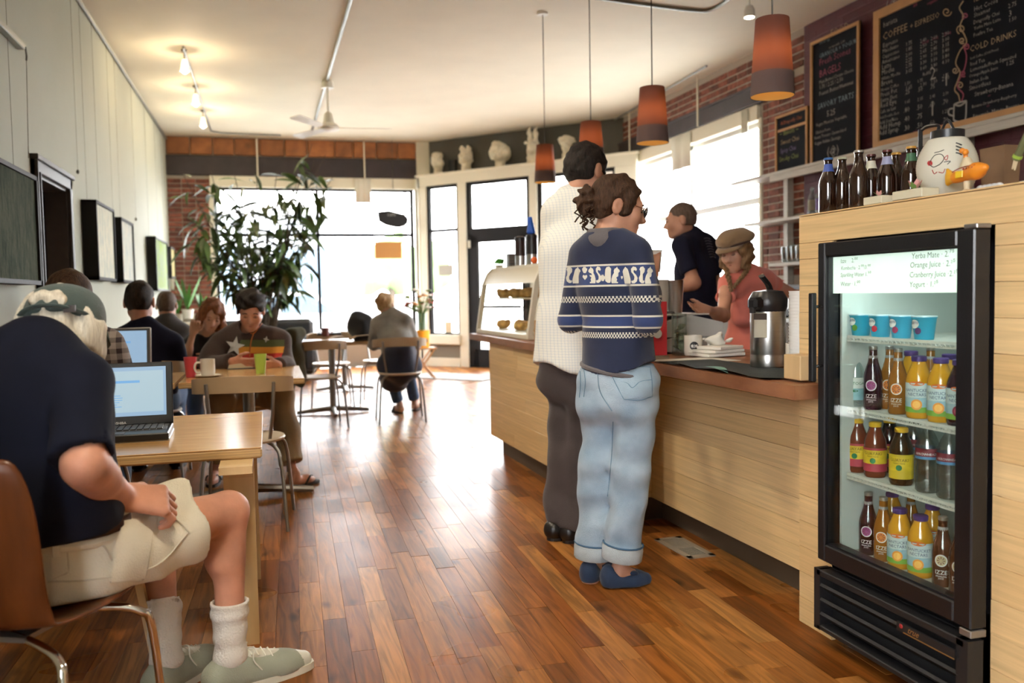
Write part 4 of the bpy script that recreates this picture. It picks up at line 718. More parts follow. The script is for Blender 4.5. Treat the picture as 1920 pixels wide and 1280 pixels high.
    def garment(s, name, m, prims, label=None, base=.010, wr=.004, wf=(18, 22, 15), it=1, cuts=(), planes=(), seed=3, after=(), fine=None, fines=()): return sdf_obj(name, m, s.t, prims, label=label, base=base, wr=wr, wf=wf, it=it, cuts=cuts, planes=planes, seed=seed, after=after, fine=fine, fines=fines)
    def shirt(s, g=.012, sleeve=.55, fore=0., collar=.0, ga=None, loose=.0):
        ga = g if ga is None else ga; out = [grow(p, g+loose if i < 2 else g) for i, p in enumerate(s.torso) if i != 5]; 
        for k in 'LR':
            a = s.arm[k]; out.append(dict(grow(cut_cap(a[0], 0, min(sleeve, 1), flat=1 if sleeve < 1 else 0), ga), k=.016))
            if fore: out.append(dict(grow(cut_cap(a[1], 0, fore, flat=1), ga), k=.016))
        return out
    def sleeve_holes(s, sleeve, fore=0., ga=.012):
        out = []
        for k in 'LR':
            a = s.arm[k][1 if fore else 0]; e = fore or sleeve; out.append(grow(cut_cap(a, max(e-.16, 0), min(e+.12, 1.2)), ga-.012))
        return out
    def pants(s, g=.015, down=.93, gk=None, ga=None, hip=True):
        J = s.J; out = [cap(J['hL'], J['hR'], .092*s.sc+g*.5, k=.05), cap(J['pe'], J['pe']+np.array([0, 0, .07]), .139*s.sc+g*.3, n=s.tf, s=1.25, k=.05)]
        for k in 'LR':
            h, kn, an = J['h'+k], J['k'+k], J['a'+k]; gk_ = g if gk is None else gk; ga_ = gk_ if ga is None else ga
            out.append(cap(h, kn, .081*s.sc+g*.7, .058*s.sc+gk_, k=.03))
            if down > 0: out.append(cap(kn, kn+(an-kn)*down, .058*s.sc+gk_, .040*s.sc+ga_, k=.04, flat=1))
        return out
def shoe_pair(P, m, sole, up=.02, open_=False):
    for k in 'LR':
        an, toe = P.J['a'+k], P.J['t'+k]; fd = unit([toe[0]-an[0], toe[1]-an[1], 0]); q = P.sc; heel = np.array([an[0], an[1], .034])-fd*.04*q; tp = np.array([toe[0], toe[1], .03])
        sh = P.garment('shoe', m, [cap(heel+np.array([0, 0, .012]), tp-fd*.055*q, .040*q, .044*q, k=.03), cap(tp-fd*.065*q, tp, .042*q, .027*q, k=.03), cap(heel+np.array([0, 0, .02]), an*.5+heel*.5+fd*.02+np.array([0, 0, .02]), .042*q, .045*q, k=.03), cap(an*.4+heel*.6+fd*.05, tp-fd*.09*q+np.array([0, 0, .012]), .042*q, .036*q, k=.03)], base=.007, wr=0, planes=[((0, 0, .016), (0, 0, -1))])
        a, b, _ = frame_of(fd); n = 24; pts = []
        L = np.linalg.norm(tp-heel)+.07*q
        for i in range(n):
            t = 2*math.pi*i/n; y = -math.cos(t); w = .046*q*abs(math.sin(t))**.7*(1+.10*y)*math.copysign(1, math.sin(t)); pts.append((w, y*L/2))
        c = (heel+tp)/2+fd*.002; rt = np.cross(fd, (0, 0, 1)); MB().prism(pts, (c[0], c[1], .001), rt, fd, .022).build('sole', sole, sh)
def fup(p, z=0): return np.array([p[0], p[1], p[2]+z])
A = aty
# old man seated in the foreground, back to the camera
f1 = unit((.62, .78, 0)); rt1 = np.array([f1[1], -f1[0], 0])
pe = np.array([-.535, 2.47, .535])
J = dict(pe=pe, hR=A(165, 1030, 2.47), hL=A(120, 1010, 2.60), kR=A(428, 958, 2.80), kL=A(292, 960, 3.02), aR=atz(432, 1236, .095), aL=atz(312, 1240, .095), tR=atz(566, 1236, .03), tL=atz(402, 1224, .03),
         sR=A(150, 712, 2.32), sL=A(-52, 735, 2.52), eR=A(158, 872, 2.15), wR=A(226, 932, 2.44), eL=A(-40, 900, 2.75), wL=A(95, 905, 2.95), nb=A(82, 668, 2.40), hc=A(121, 628, 2.52), hf=(.14, .96, -.25), hu=(.0, .1, 1), tf=f1, wa=np.array([-.56, 2.40, .70]), ch=np.array([-.555, 2.40, .90]))
P1 = Person('elderly man in a backwards green cap and navy T-shirt seated in the foreground', J, 1.02, SKIN2, fine=.0045, base=.010, belly=.03)
P1.arm['R'][1].update(ra=.046, rb=.037); P1.hand('R', unit((.93, .30, -.22)), (-.12, .74, .56), curl=(.75, 1.0, .7), thumb=.4, size=1.2, spread=.02); P1.hand('L', unit((.5, .5, -.3)), (.6, -.6, .3), curl=(.3, .4, .3)); P1.body(slim=0, shod=True)
H = P1.h; NAVY1 = mat('navy_tshirt', (.006, .008, .019), .9, var=.15, bump=.05, bscale=400, spec=.2); SHORTS = cloth('cream_cotton', (.72, .69, .58), .06, bump=.3, bscale=260); SOCK = cloth('white_sock', (.72, .70, .66), .04, bump=.4, bscale=160)
tsh = P1.garment('tshirt', NAVY1, P1.shirt(.020, sleeve=.90, ga=.022, loose=.016)+[cap(J['nb']-.0, (J['sL']+J['sR'])/2+np.array([0, 0, .0])-f1*.05, .07, .12, k=.06), cap(pe+np.array([-.03, -.03, .10]), pe+np.array([-.03, -.03, .01]), .175, .172, n=f1, s=1.12, k=.05)], cuts=P1.sleeve_holes(.90, ga=.020), planes=[(pe+np.array([0, 0, .098]), (.10, .05, -1))], wr=.009, wf=(14, 14, 11), base=.011)
cr_ = [J['nb']+.082*(math.cos(t)*rt1+math.sin(t)*f1*.85)+np.array([0, 0, .012+.012*math.sin(t)]) for t in np.linspace(0, 2*math.pi, 20, endpoint=False)]; MB().tube(cr_, .011, 8, closed=True).build('collar', NAVY1, P1.t, smooth=True)
# shorts with waistband, belt, pockets
legs = []
for k, tt in (('R', .64), ('L', .80)): h_, kn = P1.J['h'+k], P1.J['k'+k]; legs.append(cap(h_, h_+(kn-h_)*tt, .120, .116, k=.05, flat=1))
drop = cap(P1.J['hR']+np.array([.10, .06, -.05]), P1.J['hR']+(P1.J['kR']-P1.J['hR'])*.62+np.array([-.02, -.0, -.075]), .075, .066, k=.06)
sh_ = P1.garment('shorts', SHORTS, [grow(P1.torso[5], .030), cap(pe, pe+np.array([-.02, -.02, .12]), .186, .186, n=f1, s=1.12, k=.05), cap(pe+np.array([-.05, -.03, -.02]), pe+np.array([.06, .05, -.02]), .13, k=.05)]+legs+[drop], planes=[(P1.J['hR']+(P1.J['kR']-P1.J['hR'])*.655, P1.J['kR']-P1.J['hR']), ((0, 0, .455), (0, 0, -1)), (pe+np.array([0, 0, .120]), (-.10, -.05, 1))], wr=.009, wf=(26, 26, 20), base=.009, seed=11)
zw = pe[2]+.108; wb_ = lambda r, z, dz: [pe+np.array([-.012, -.012, 0])+r*(math.cos(t)*rt1+math.sin(t)*f1*.87)+np.array([0, 0, z-pe[2]+dz*math.cos(t)]) for t in np.linspace(0, 2*math.pi, 28, endpoint=False)]
MB().tube(wb_(.190, zw-.020, -.02), .014, 8, closed=True, flat=1).build('waistband', SHORTS, sh_, smooth=True); MB().tube(wb_(.191, zw+.004, -.02), .016, 8, closed=True).build('belt', mat('brown_belt', (.05, .022, .016), .5), P1.t, smooth=True)
for t in (-1.35, -.7, -2.0):
    c = wb_(.188, zw-.008, -.02); p = pe+np.array([-.012, -.012, 0])+.205*(math.cos(t)*rt1+math.sin(t)*f1*.87); p[2] = zw-.012-.02*math.cos(t); o_ = unit([p[0]-pe[0], p[1]-pe[1], 0]); MB().box(p, (.006, .018, .055), rz=math.atan2(o_[1], o_[0]), bev=.002).build('belt_loop', SHORTS, sh_)
# legs: socks and canvas shoes
for k in 'LR':
    kn, an = P1.J['k'+k], P1.J['a'+k]; P1.garment('sock', SOCK, [cap(an+(kn-an)*.40, an+np.array([0, 0, .02]), .058, .045, k=.03, flat=2), cap(an, np.array([an[0], an[1], .05]), .043, .042, k=.03)], cuts=[cap(an+(kn-an)*.36, an+(kn-an)*.5, .046, .046)], base=.007, wr=.002, wf=(8, 8, 110), seed=5)
CANV = cloth('grey_green_canvas', (.33, .36, .29), .12, bump=.3, bscale=300); RUBB = mat('cream_rubber', (.66, .64, .54), .5, var=.06); LEATH = mat('white_leather', (.64, .64, .56), .5, var=.05)
shoe_pair(P1, CANV, RUBB)
for k in 'LR':
    an, toe = P1.J['a'+k], P1.J['t'+k]; fd = unit([toe[0]-an[0], toe[1]-an[1], 0]); rr = np.cross(fd, (0, 0, 1)); sh = [c for c in P1.t.children if c.name.startswith('shoe')][-2 if k == 'L' else -1]
    P1.garment('toe_cap', LEATH, [cap(np.array([toe[0], toe[1], .032])-fd*.032, np.array([toe[0], toe[1], .03])+fd*.003, .041, .0285, k=.03)], base=.006, wr=0, planes=[((0, 0, .015), (0, 0, -1)), (toe-fd*.04, -fd)]).parent = sh
    m0 = np.array([an[0], an[1], 0])+fd*.045; ey = P1.garment('eyestay', LEATH, [cap(m0+np.array([0, 0, .092]), np.array([toe[0], toe[1], .062])-fd*.07, .026, .022, k=.02)], base=.006, wr=0); ey.parent = sh
    for i in range(5):
        c = m0*(1-i/5.)+(np.array([toe[0], toe[1], 0])-fd*.075)*(i/5.); z = .119-.0072*i; MB().tube([c-rr*.026+np.array([0, 0, z-.018]), c+fd*.006+np.array([0, 0, z+.003]), c+rr*.026+fd*.012+np.array([0, 0, z-.018])], .0028, 5).build('lace', LEATH, sh)
    for sg in (-1, 1): MB().tube(spline([m0+np.array([0, 0, .120]), m0+rr*sg*.03+fd*.02+np.array([0, 0, .122]), m0+rr*sg*.043+fd*.01+np.array([0, 0, .092]), m0+rr*sg*.046+fd*.035+np.array([0, 0, .055])], 4), .0026, 5).build('lace', LEATH, sh)
# hair, backwards cap, glasses
P1.hair(HWHITE, [P1.hell((0, -.018, .045), (.084, .096, .078)), P1.hell((0, -.028, .0), (.086, .078, .070)), P1.hell((0, -.05, -.030), (.080, .046, .050)), P1.hell((.080, -.02, -.03), (.02, .045, .045)), P1.hell((-.080, -.02, -.03), (.02, .045, .045))], [P1.hell((0, .105, -.02), (.10, .085, .13)), P1.hell((0, -.06, -.115), (.09, .09, .04))], wr=.006, wf=(90, 90, 30), planes=[(H(0, -.1, -.042), -P1.H[2]-.25*P1.H[1])])
CAPG = cloth('faded_green_cotton', (.055, .085, .085), .2, bump=.3, bscale=200)
cpo = P1.hair(CAPG, [P1.hell((0, -.006, .045), (.096, .115, .088))], [], name='baseball_cap', wr=.003, wf=(25, 25, 25), planes=[(H(0, -.10, .030), -P1.H[2]-.30*P1.H[1])])
P1.hair(HWHITE, [P1.hell((0, -.104, .066), (.044, .020, .024))], name='hair_tuft', wr=.003, wf=(120, 120, 60), base=.005)
MB().tube([H(.096*math.cos(t), -.006+.119*math.sin(t), .040-.30*(.094+.119*math.sin(t))) for t in np.linspace(R(-160), R(-20), 14)], .0095, 8, flat=.55).build('strap', CAPG, cpo, smooth=True)
MB().box(H(.050, -.112, .040), (.028, .008, .018), rz=math.atan2(P1.H[0][1], P1.H[0][0])).build('buckle', mat('buckle_brown', (.03, .018, .014), .4), cpo)
V = []; 
for i in range(13):
    a = R(20+140*i/12); V += [H(.094*math.cos(a), -.006+.112*math.sin(a), .016), H(.090*math.cos(a), .02+.165*math.sin(a), -.004-.008*abs(math.cos(a)))]
bo = MB().add(V, [(2*i, 2*i+2, 2*i+3, 2*i+1) for i in range(12)]).build('brim', CAPG, cpo, smooth='all'); bo.modifiers.new('t', 'SOLIDIFY').thickness = .004
gl_ = put('glasses', None, P1.t)
for sg in (-1, 1): MB().tube([H(sg*.083, -.01, .006), H(sg*.078, .06, .006), H(sg*.070, .110, .004)], .0028, 6).build('temple', BLACKP, gl_); MB().tube([H(sg*.033+.024*math.cos(t), .112, -.004+.019*math.sin(t)) for t in np.linspace(0, 6.283, 14, endpoint=False)], .0028, 6, closed=True).build('rim', BLACKP, gl_)
P1.face(lids=True, brow=HWHITE)
# woman in the squirrel sweater, standing at the counter
f9 = unit((.72, .69, 0)); r9 = np.array([f9[1], -f9[0], 0])
J = dict(pe=A(1160, 735, 3.30), hL=A(1128, 745, 3.37), hR=A(1192, 745, 3.23), kL=A(1120, 895, 3.38), kR=A(1183, 893, 3.25), aL=A(1112, 1062, 3.40), aR=A(1163, 1066, 3.28), tL=atz(1140, 1052, .025), tR=atz(1210, 1084, .025),
         sL=A(1093, 478, 3.39), sR=A(1196, 476, 3.18), eL=A(1070, 600, 3.44), eR=A(1214, 598, 3.09), wL=A(1128, 588, 3.62), wR=A(1220, 520, 3.34), nb=A(1135, 448, 3.29), hc=A(1158, 388, 3.29), hf=(.95, -.18, -.22), hu=(.05, 0, 1), tf=f9, wa=A(1157, 640, 3.30), ch=A(1146, 540, 3.29))
P9 = Person('woman in navy squirrel-pattern sweater and cuffed jeans standing at the counter', J, .96, SKIN, True, fine=.0055)
P9.hand('R', unit((.12, .25, .95)), (-.5, .5, .2), curl=(.6, .8, .5), thumb=.5); P9.hand('L', unit((.6, .6, .2)), (0, 0, 1), curl=(.5, .6, .4)); P9.body(); P9.face(); H = P9.h
# sweater: striped navy knit
def knit_mat():
    m = mat('navy_sweater', (.012, .020, .058), .9, var=.15, vscale=9, bump=.2, bscale=600, sheen=.2); nt = m.node_tree; N = nt.nodes; L = nt.links; b = N['Principled BSDF']; src = b.inputs['Base Color'].links[0].from_socket
    g = N.new('ShaderNodeNewGeometry'); sp = N.new('ShaderNodeSeparateXYZ'); L.new(g.outputs['Position'], sp.inputs[0]); out = src
    def band(z0, z1, col, dash=0, check=False):
        nonlocal out
        a = N.new('ShaderNodeMath'); a.operation = 'GREATER_THAN'; a.inputs[1].default_value = z0; L.new(sp.outputs[2], a.inputs[0]); c = N.new('ShaderNodeMath'); c.operation = 'LESS_THAN'; c.inputs[1].default_value = z1; L.new(sp.outputs[2], c.inputs[0]); mu = N.new('ShaderNodeMath'); mu.operation = 'MULTIPLY'; L.new(a.outputs[0], mu.inputs[0]); L.new(c.outputs[0], mu.inputs[1]); fac = mu.outputs[0]
        if dash:
            ad = N.new('ShaderNodeMath'); ad.operation = 'MULTIPLY_ADD'; ad.inputs[1].default_value = -.9; L.new(sp.outputs[1], ad.inputs[0]); L.new(sp.outputs[0], ad.inputs[2]); s1 = N.new('ShaderNodeMath'); s1.operation = 'MULTIPLY'; s1.inputs[1].default_value = dash; L.new(ad.outputs[0], s1.inputs[0]); sn = N.new('ShaderNodeMath'); sn.operation = 'SINE'; L.new(s1.outputs[0], sn.inputs[0]); s2 = N.new('ShaderNodeMath'); s2.operation = 'MULTIPLY'; s2.inputs[1].default_value = 3.1416*2.4/(z1-z0); L.new(sp.outputs[2], s2.inputs[0]); s3 = N.new('ShaderNodeMath'); s3.operation = 'SINE'; L.new(s2.outputs[0], s3.inputs[0]); pr = N.new('ShaderNodeMath'); pr.operation = 'MULTIPLY'; L.new(sn.outputs[0], pr.inputs[0]); L.new(s3.outputs[0], pr.inputs[1]); gt = N.new('ShaderNodeMath'); gt.operation = 'GREATER_THAN'; gt.inputs[1].default_value = -.05; L.new(pr.outputs[0], gt.inputs[0]); m2 = N.new('ShaderNodeMath'); m2.operation = 'MULTIPLY'; L.new(fac, m2.inputs[0]); L.new(gt.outputs[0], m2.inputs[1]); fac = m2.outputs[0]
        mx = N.new('ShaderNodeMix'); mx.data_type = 'RGBA'; L.new(fac, mx.inputs[0]); L.new(out, mx.inputs[6]); mx.inputs[7].default_value = (*col, 1); out = mx.outputs[2]
    Z = lambda y: A(1146, y, 3.2)[2]; CR_ = (.62, .62, .56); BL = (.03, .055, .17)
    band(Z(535), Z(496), BL); band(Z(498), Z(494.5), CR_); band(Z(537), Z(533.5), CR_); band(Z(567), Z(555), CR_, 330); band(Z(594), Z(590.5), CR_); band(Z(612), Z(594), BL); band(Z(615), Z(611.5), CR_); band(Z(634), Z(623), CR_, 420)
    L.new(out, b.inputs['Base Color']); return m
KNIT = knit_mat(); DENIM = cloth('light_denim', (.23, .34, .47), .25, bump=.4, bscale=340, col2=(.42, .54, .66)); GREYT = cloth('grey_tee', (.12, .11, .12), .1)
sw = P9.shirt(.008, 1, fore=.93, ga=.016)+[cap(P9.J['wa'], P9.J['pe']+np.array([0, 0, .085]), .128, .150, n=f9, s=1.15, k=.05)]
swo = P9.garment('sweater', KNIT, sw, planes=[(P9.J['pe']+np.array([0, 0, .095]), (.20, -.10, -1))], cuts=[ell(P9.J['nb']+np.array([0, 0, .060]), (.094, .094, .048))], wr=.006, wf=(22, 22, 16), base=.008)
P9.garment('undershirt_collar', GREYT, [cap(P9.J['nb']+np.array([0, 0, .004]), P9.J['nb']+np.array([0, 0, .042]), .086, .070, k=.03, flat=1)], wr=.002)
MB().tube([P9.J['pe']+np.array([0, 0, .090])+.149*(math.cos(t)*r9+.86*math.sin(t)*f9)+np.array([0, 0, -.026*math.cos(t)]) for t in np.linspace(0, 6.283, 28, endpoint=False)], .010, 8, closed=True).build('undershirt_hem', GREYT, P9.t, smooth=True)
jn = P9.pants(.006, .84, gk=.018, ga=.032)
# buttocks
jn += [cap(P9.J['hL']-f9*.045+np.array([0, 0, .0]), P9.J['hL']-f9*.05-np.array([0, 0, .03]), .076, k=.05), cap(P9.J['hR']-f9*.045, P9.J['hR']-f9*.05-np.array([0, 0, .03]), .076, k=.05), cap(P9.J['pe']+np.array([0, 0, .09]), P9.J['pe']+np.array([0, 0, .02]), .146, .150, n=f9, s=1.2, k=.05)]
jo = P9.garment('jeans', DENIM, jn, wr=.0065, wf=(14, 14, 34), base=.008, planes=[(P9.J['pe']+np.array([0, 0, .12]), (0, 0, 1))], seed=8)
for k in 'LR':
    kn, an = P9.J['k'+k], P9.J['a'+k]; d = unit(an-kn); c = kn+(an-kn)*.845; cf = MB(); n = 24
    prof = [(.066, -.045), (.080, -.048), (.083, -.03), (.082, .012), (.079, .016), (.066, .014)]; cf.lathe([(r, -z) for r, z in prof][::-1], c+np.array([0, 0, 0]), n, cap=False, axis=-d); cf.build('cuff', cloth('denim_cuff', (.46, .55, .61), .12, bump=.4, bscale=300), jo, smooth=True)
    MB().tube([c-d*.048+.0805*(math.cos(t)*frame_of(d)[0]+math.sin(t)*frame_of(d)[1]) for t in np.linspace(0, 6.283, 20, endpoint=False)], .004, 5, closed=True).build('hem_stitch', mat('denim_dark', (.05, .12, .22), .8), jo)
# rear pockets, waist seam and yoke drawn on the trousers by projection onto their surface
BVH = None
from mathutils.bvhtree import BVHTree
def bvh_of(o):
    me = o.data; off = Vector(ORG.get(o, np.zeros(3))); return BVHTree.FromPolygons([v.co+off for v in me.vertices], [p.vertices[:] for p in me.polygons])
def stick(bv, px, py, lift=.002):
    d = Vector(ray(px, py)).normalized(); h, n, i, ds = bv.ray_cast(Vector(EYEP), d); 
    return None if h is None else np.array(h)+np.array(n)*lift*(1 if n.dot(d) < 0 else -1)
def patch(bv, poly, nm, m, parent, lift=.003, n=6):     # a patch sewn onto a garment: grid over a pixel quad, lying on the cloth
    q = [np.array(p, float) for p in poly]; V = []; ok = True
    for i in range(n+1):
        for j in range(n+1):
            u, v = i/n, j/n; p = (q[0]*(1-u)+q[1]*u)*(1-v)+(q[3]*(1-u)+q[2]*u)*v; s_ = stick(bv, *p, lift=lift)
            if s_ is None: return None
            V.append(s_)
    return MB().add(V, [(i*(n+1)+j, (i+1)*(n+1)+j, (i+1)*(n+1)+j+1, i*(n+1)+j+1) for i in range(n) for j in range(n)]).build(nm, m, parent, smooth='all')
def stitch(bv, pts, nm, m, parent, r=.0016, lift=.002, n=5):
    P = [stick(bv, *p, lift=lift) for p in spline([(x, y, 0) for x, y in pts], n) for p in [p[:2]]]; P = [p for p in P if p is not None]
    return MB().tube(P, r, 5).build(nm, m, parent) if len(P) > 2 else None
jb = bvh_of(jo); DSEAM = mat('denim_seam', (.12, .22, .33), .8); DPOCK = cloth('denim_pocket', (.31, .43, .55), .2, bump=.4, bscale=340)
pk = patch(jb, ((1142, 691), (1218, 688), (1222, 743), (1170, 748)), 'rear_pocket', DPOCK, jo, .003)
for pts in (((1142, 691), (1180, 688), (1218, 688)), ((1142, 691), (1155, 720), (1170, 748)), ((1170, 748), (1198, 750), (1222, 743)), ((1218, 688), (1222, 715), (1222, 743)), ((1152, 714), (1175, 718), (1186, 727), (1200, 716), (1222, 712)), ((1120, 676), (1121, 700), (1126, 735), (1148, 770)), ((1088, 690), (1089, 720), (1087, 745)), ((1095, 690), (1098, 715), (1095, 744)), ((1150, 790), (1148, 850), (1140, 930)), ((1092, 678), (1118, 690)), ((1122, 692), (1160, 684), (1205, 683))): stitch(jb, pts, 'seam', DSEAM, jo)
patch(jb, ((1144, 700), (1147, 700), (1149, 706), (1146, 706)), 'red_tab', mat('red_tab', (.4, .03, .03), .6), jo, .005, 2)
# squirrels, hearts and acorns knitted into the chest band
sb = bvh_of(swo); MOTIF = cloth('cream_knit', (.66, .66, .60), .05)
SQT = [(.0, .35), (.05, .15), (.2, .05), (.36, .06), (.40, .2), (.30, .2), (.22, .25), (.2, .4), (.28, .55), (.40, .68), (.42, .85), (.30, .98), (.12, .95), (.04, .82), (.10, .72), (.2, .78), (.27, .75), (.24, .64), (.10, .52)]
SQ = [(.45, .03), (.85, .03), (.86, .10), (.76, .13), (.80, .25), (.74, .36), (.86, .42), (.88, .50), (.78, .50), (.70, .47), (.74, .58), (.88, .62), (.98, .70), (.95, .80), (.84, .88), (.80, .98), (.74, .90), (.64, .86), (.58, .74), (.60, .62), (.50, .48), (.44, .30), (.42, .14)]
HE = [(.5, 0), (.98, .55), (.95, .85), (.72, .98), (.5, .78), (.28, .98), (.05, .85), (.02, .55)]
ACN = [(.3, .0), (.7, 0), (.95, .4), (.98, .65), (.75, .72), (.62, .98), (.5, .8), (.38, .98), (.25, .72), (.02, .65), (.05, .4)]
def motif(poly, x0, x1, y0, y1, flip=False, tilt=0., nm='knit_motif'):
    V = []
    for u, v in poly:
        u = 1-u if flip else u; s_ = stick(sb, x0+(x1-x0)*u, y1-(y1-y0)*v+tilt*(x0+(x1-x0)*u), .0022)
        if s_ is None: return
        V.append(s_)
    me = bpy.data.meshes.new(nm); b = bmesh.new(); vs = [b.verts.new(Vector(v-ORG[swo])) for v in V]
    try: f = b.faces.new(vs); bmesh.ops.triangulate(b, faces=[f])
    except Exception: pass
    b.to_mesh(me); b.free(); me.materials.append(MOTIF); put(nm, me, swo)
for x0, x1, fl in ((1062, 1090, False), (1103, 1128, True), (1134, 1163, False)): motif(SQ, x0, x1, 499, 532, fl); motif(SQT, x0, x1, 499, 532, fl)
for x0, x1, fl in ((1167, 1196, True), (1198, 1224, False)): motif(SQ, x0, x1, 499, 533, fl); motif(SQT, x0, x1, 499, 533, fl)
motif(HE, 1093, 1102, 515, 525); motif(ACN, 1092, 1102, 499, 512); motif(ACN, 1126, 1135, 514, 527); motif(HE, 1164, 1168, 517, 524)
# flats
FLAT = cloth('navy_suede', (.012, .03, .075), .15, bump=.15)
for k in 'LR':
    an, toe = P9.J['a'+k], P9.J['t'+k]; fd = unit([toe[0]-an[0], toe[1]-an[1], 0]); heel = np.array([an[0], an[1], .03])-fd*.045; tp = np.array([toe[0], toe[1], .024])
    so_ = P9.garment('flat_shoe', FLAT, [cap(heel, tp-fd*.05, .037, .040, k=.03), cap(tp-fd*.06, tp, .039, .026, k=.03), cap(heel+np.array([0, 0, .03]), heel+fd*.02, .034, .036, k=.03)], cuts=[cap(heel+fd*.045+np.array([0, 0, .048]), tp-fd*.075+np.array([0, 0, .042]), .035, .032, k=.01), cap(an+np.array([0, 0, .0]), an+np.array([0, 0, .06]), .038, k=.01)], base=.006, wr=0, planes=[((0, 0, .004), (0, 0, -1))])
    bw = tp-fd*.055+np.array([0, 0, .034]); rr = np.cross(fd, (0, 0, 1)); MB().ball(bw, (.012, .012, .010)).ball(bw+rr*.022, (.02, .02, .009)).ball(bw-rr*.022, (.02, .02, .009)).build('bow', FLAT, so_, smooth='all')
# hair with a curly bun, glasses, paper cup
P9.hair(HBROWN, [P9.hell((0, -.018, .040), (.087, .108, .097)), P9.hell((0, -.055, -.015), (.074, .062, .066)), P9.hell((.070, .030, .0), (.014, .020, .050)), P9.hell((-.070, .030, .0), (.014, .020, .050))], [P9.hell((0, .104, -.035), (.090, .066, .110)), P9.hell((.090, -.012, -.012), (.030, .024, .036)), P9.hell((-.090, -.012, -.012), (.030, .024, .036)), P9.hell((0, -.02, -.11), (.10, .09, .06))], wr=.004, wf=(60, 60, 120))
bc = A(1104, 373, 3.31); P9.hair(HBROWN, [ell(bc, (.048, .045, .050)), ell(bc+np.array([-.012, 0, -.035]), (.034, .03, .034))], name='hair_bun', wr=.010, wf=(110, 110, 110), base=.006)
for i in range(9):
    p = bc+np.array([random.uniform(-.05, .02), random.uniform(-.04, .02), random.uniform(-.07, -.02)]); q = [p+np.array([.012*math.sin(t*2.2+i), .012*math.cos(t*2.2+i), -.012*t]) for t in range(6)]; MB().tube(q, .0035, 5).build('curl', HBROWN, P9.t, smooth=True)
g9 = put('glasses', None, P9.t)
for sg in (-1, 1): MB().tube([H(sg*.080, -.01, .012), H(sg*.072, .06, .010), H(sg*.060, .108, .006)], .002, 6).build('temple', mat('copper_wire', (.2, .07, .03), .4), g9); MB().tube([H(sg*.031+.024*math.cos(t), .114, -.002+.017*math.sin(t)) for t in np.linspace(0, 6.283, 14, endpoint=False)], .003, 6, closed=True).build('rim', BLACKP, g9); MB().lathe([(.0235, 0), (.0235, .001)], H(sg*.031, .114, -.002), 14, axis=P9.H[1]).build('lens', mat('lens_dark', (.02, .025, .03), .05), g9)
cup9 = P9.J['wR']+unit((.12, .25, .95))*.075+f9*.035; MB().lathe([(.026, -.05), (.034, .035), (.036, .037), (.036, .041), (.033, .041)], cup9, 18).build('paper_cup', mat('paper_white', (.72, .72, .70), .6), None, smooth=True, label='white paper cup held up by the woman in the sweater', cat='cup')
# tall man in the checked shirt
f8 = unit((.62, .78, 0))
J = dict(pe=A(1072, 705, 4.0), hL=A(1052, 715, 4.07), hR=A(1100, 715, 3.94), kL=A(1064, 850, 4.06), kR=A(1092, 852, 3.98), aL=A(1052, 985, 4.02), aR=A(1082, 990, 3.95), tL=atz(1082, 992, .03), tR=atz(1128, 996, .03),
         sL=A(1044, 400, 4.08), sR=A(1130, 402, 3.9), eL=A(1046, 535, 4.12), eR=A(1140, 535, 3.92), wL=A(1112, 580, 4.36), wR=A(1165, 560, 4.15), nb=A(1078, 372, 4.02), hc=A(1100, 325, 4.05), hf=(.80, .45, -.35), hu=(.2, .2, 1), tf=f8, wa=A(1078, 600, 4.0), ch=A(1080, 480, 4.0))
P8 = Person('tall dark-haired man in a pale checked shirt standing behind the sweater woman', J, 1.05, SKIN, fine=.007, base=.012)
P8.hand('L', (.7, .6, .1), (0, 0, 1), curl=(.3, .4, .3)); P8.hand('R', (.6, .6, .2), (0, 0, 1)); P8.body(shod=True); P8.face()
def check_mat(name, base, line, sx, sz, width=.12):
    m = mat(name, base, .85, bump=.2, bscale=200); nt = m.node_tree; N = nt.nodes; L = nt.links; b = N['Principled BSDF']; tc = N.new('ShaderNodeTexCoord'); sp = N.new('ShaderNodeSeparateXYZ'); L.new(tc.outputs['Object'], sp.inputs[0]); out = None; outs = []
    for ax, f in ((0, sx), (1, sx*.8), (2, sz)):
        if not f: continue
        mu = N.new('ShaderNodeMath'); mu.operation = 'MULTIPLY'; mu.inputs[1].default_value = f; L.new(sp.outputs[ax], mu.inputs[0]); fr_ = N.new('ShaderNodeMath'); fr_.operation = 'FRACT'; L.new(mu.outputs[0], fr_.inputs[0]); lt = N.new('ShaderNodeMath'); lt.operation = 'LESS_THAN'; lt.inputs[1].default_value = width; L.new(fr_.outputs[0], lt.inputs[0])
        if ax == 1: continue
        outs.append(lt.outputs[0])
    ad = N.new('ShaderNodeMath'); ad.operation = 'ADD'; L.new(outs[0], ad.inputs[0]); L.new(outs[-1], ad.inputs[1]); h = N.new('ShaderNodeMath'); h.operation = 'MULTIPLY'; h.inputs[1].default_value = .5; L.new(ad.outputs[0], h.inputs[0]); mx = N.new('ShaderNodeMix'); mx.data_type = 'RGBA'; L.new(h.outputs[0], mx.inputs[0]); mx.inputs[6].default_value = (*base, 1); mx.inputs[7].default_value = (*line, 1); L.new(mx.outputs[2], b.inputs['Base Color']); return m
CHK = check_mat('pale_check', (.84, .86, .83), (.58, .66, .74), 80, 80, .2)
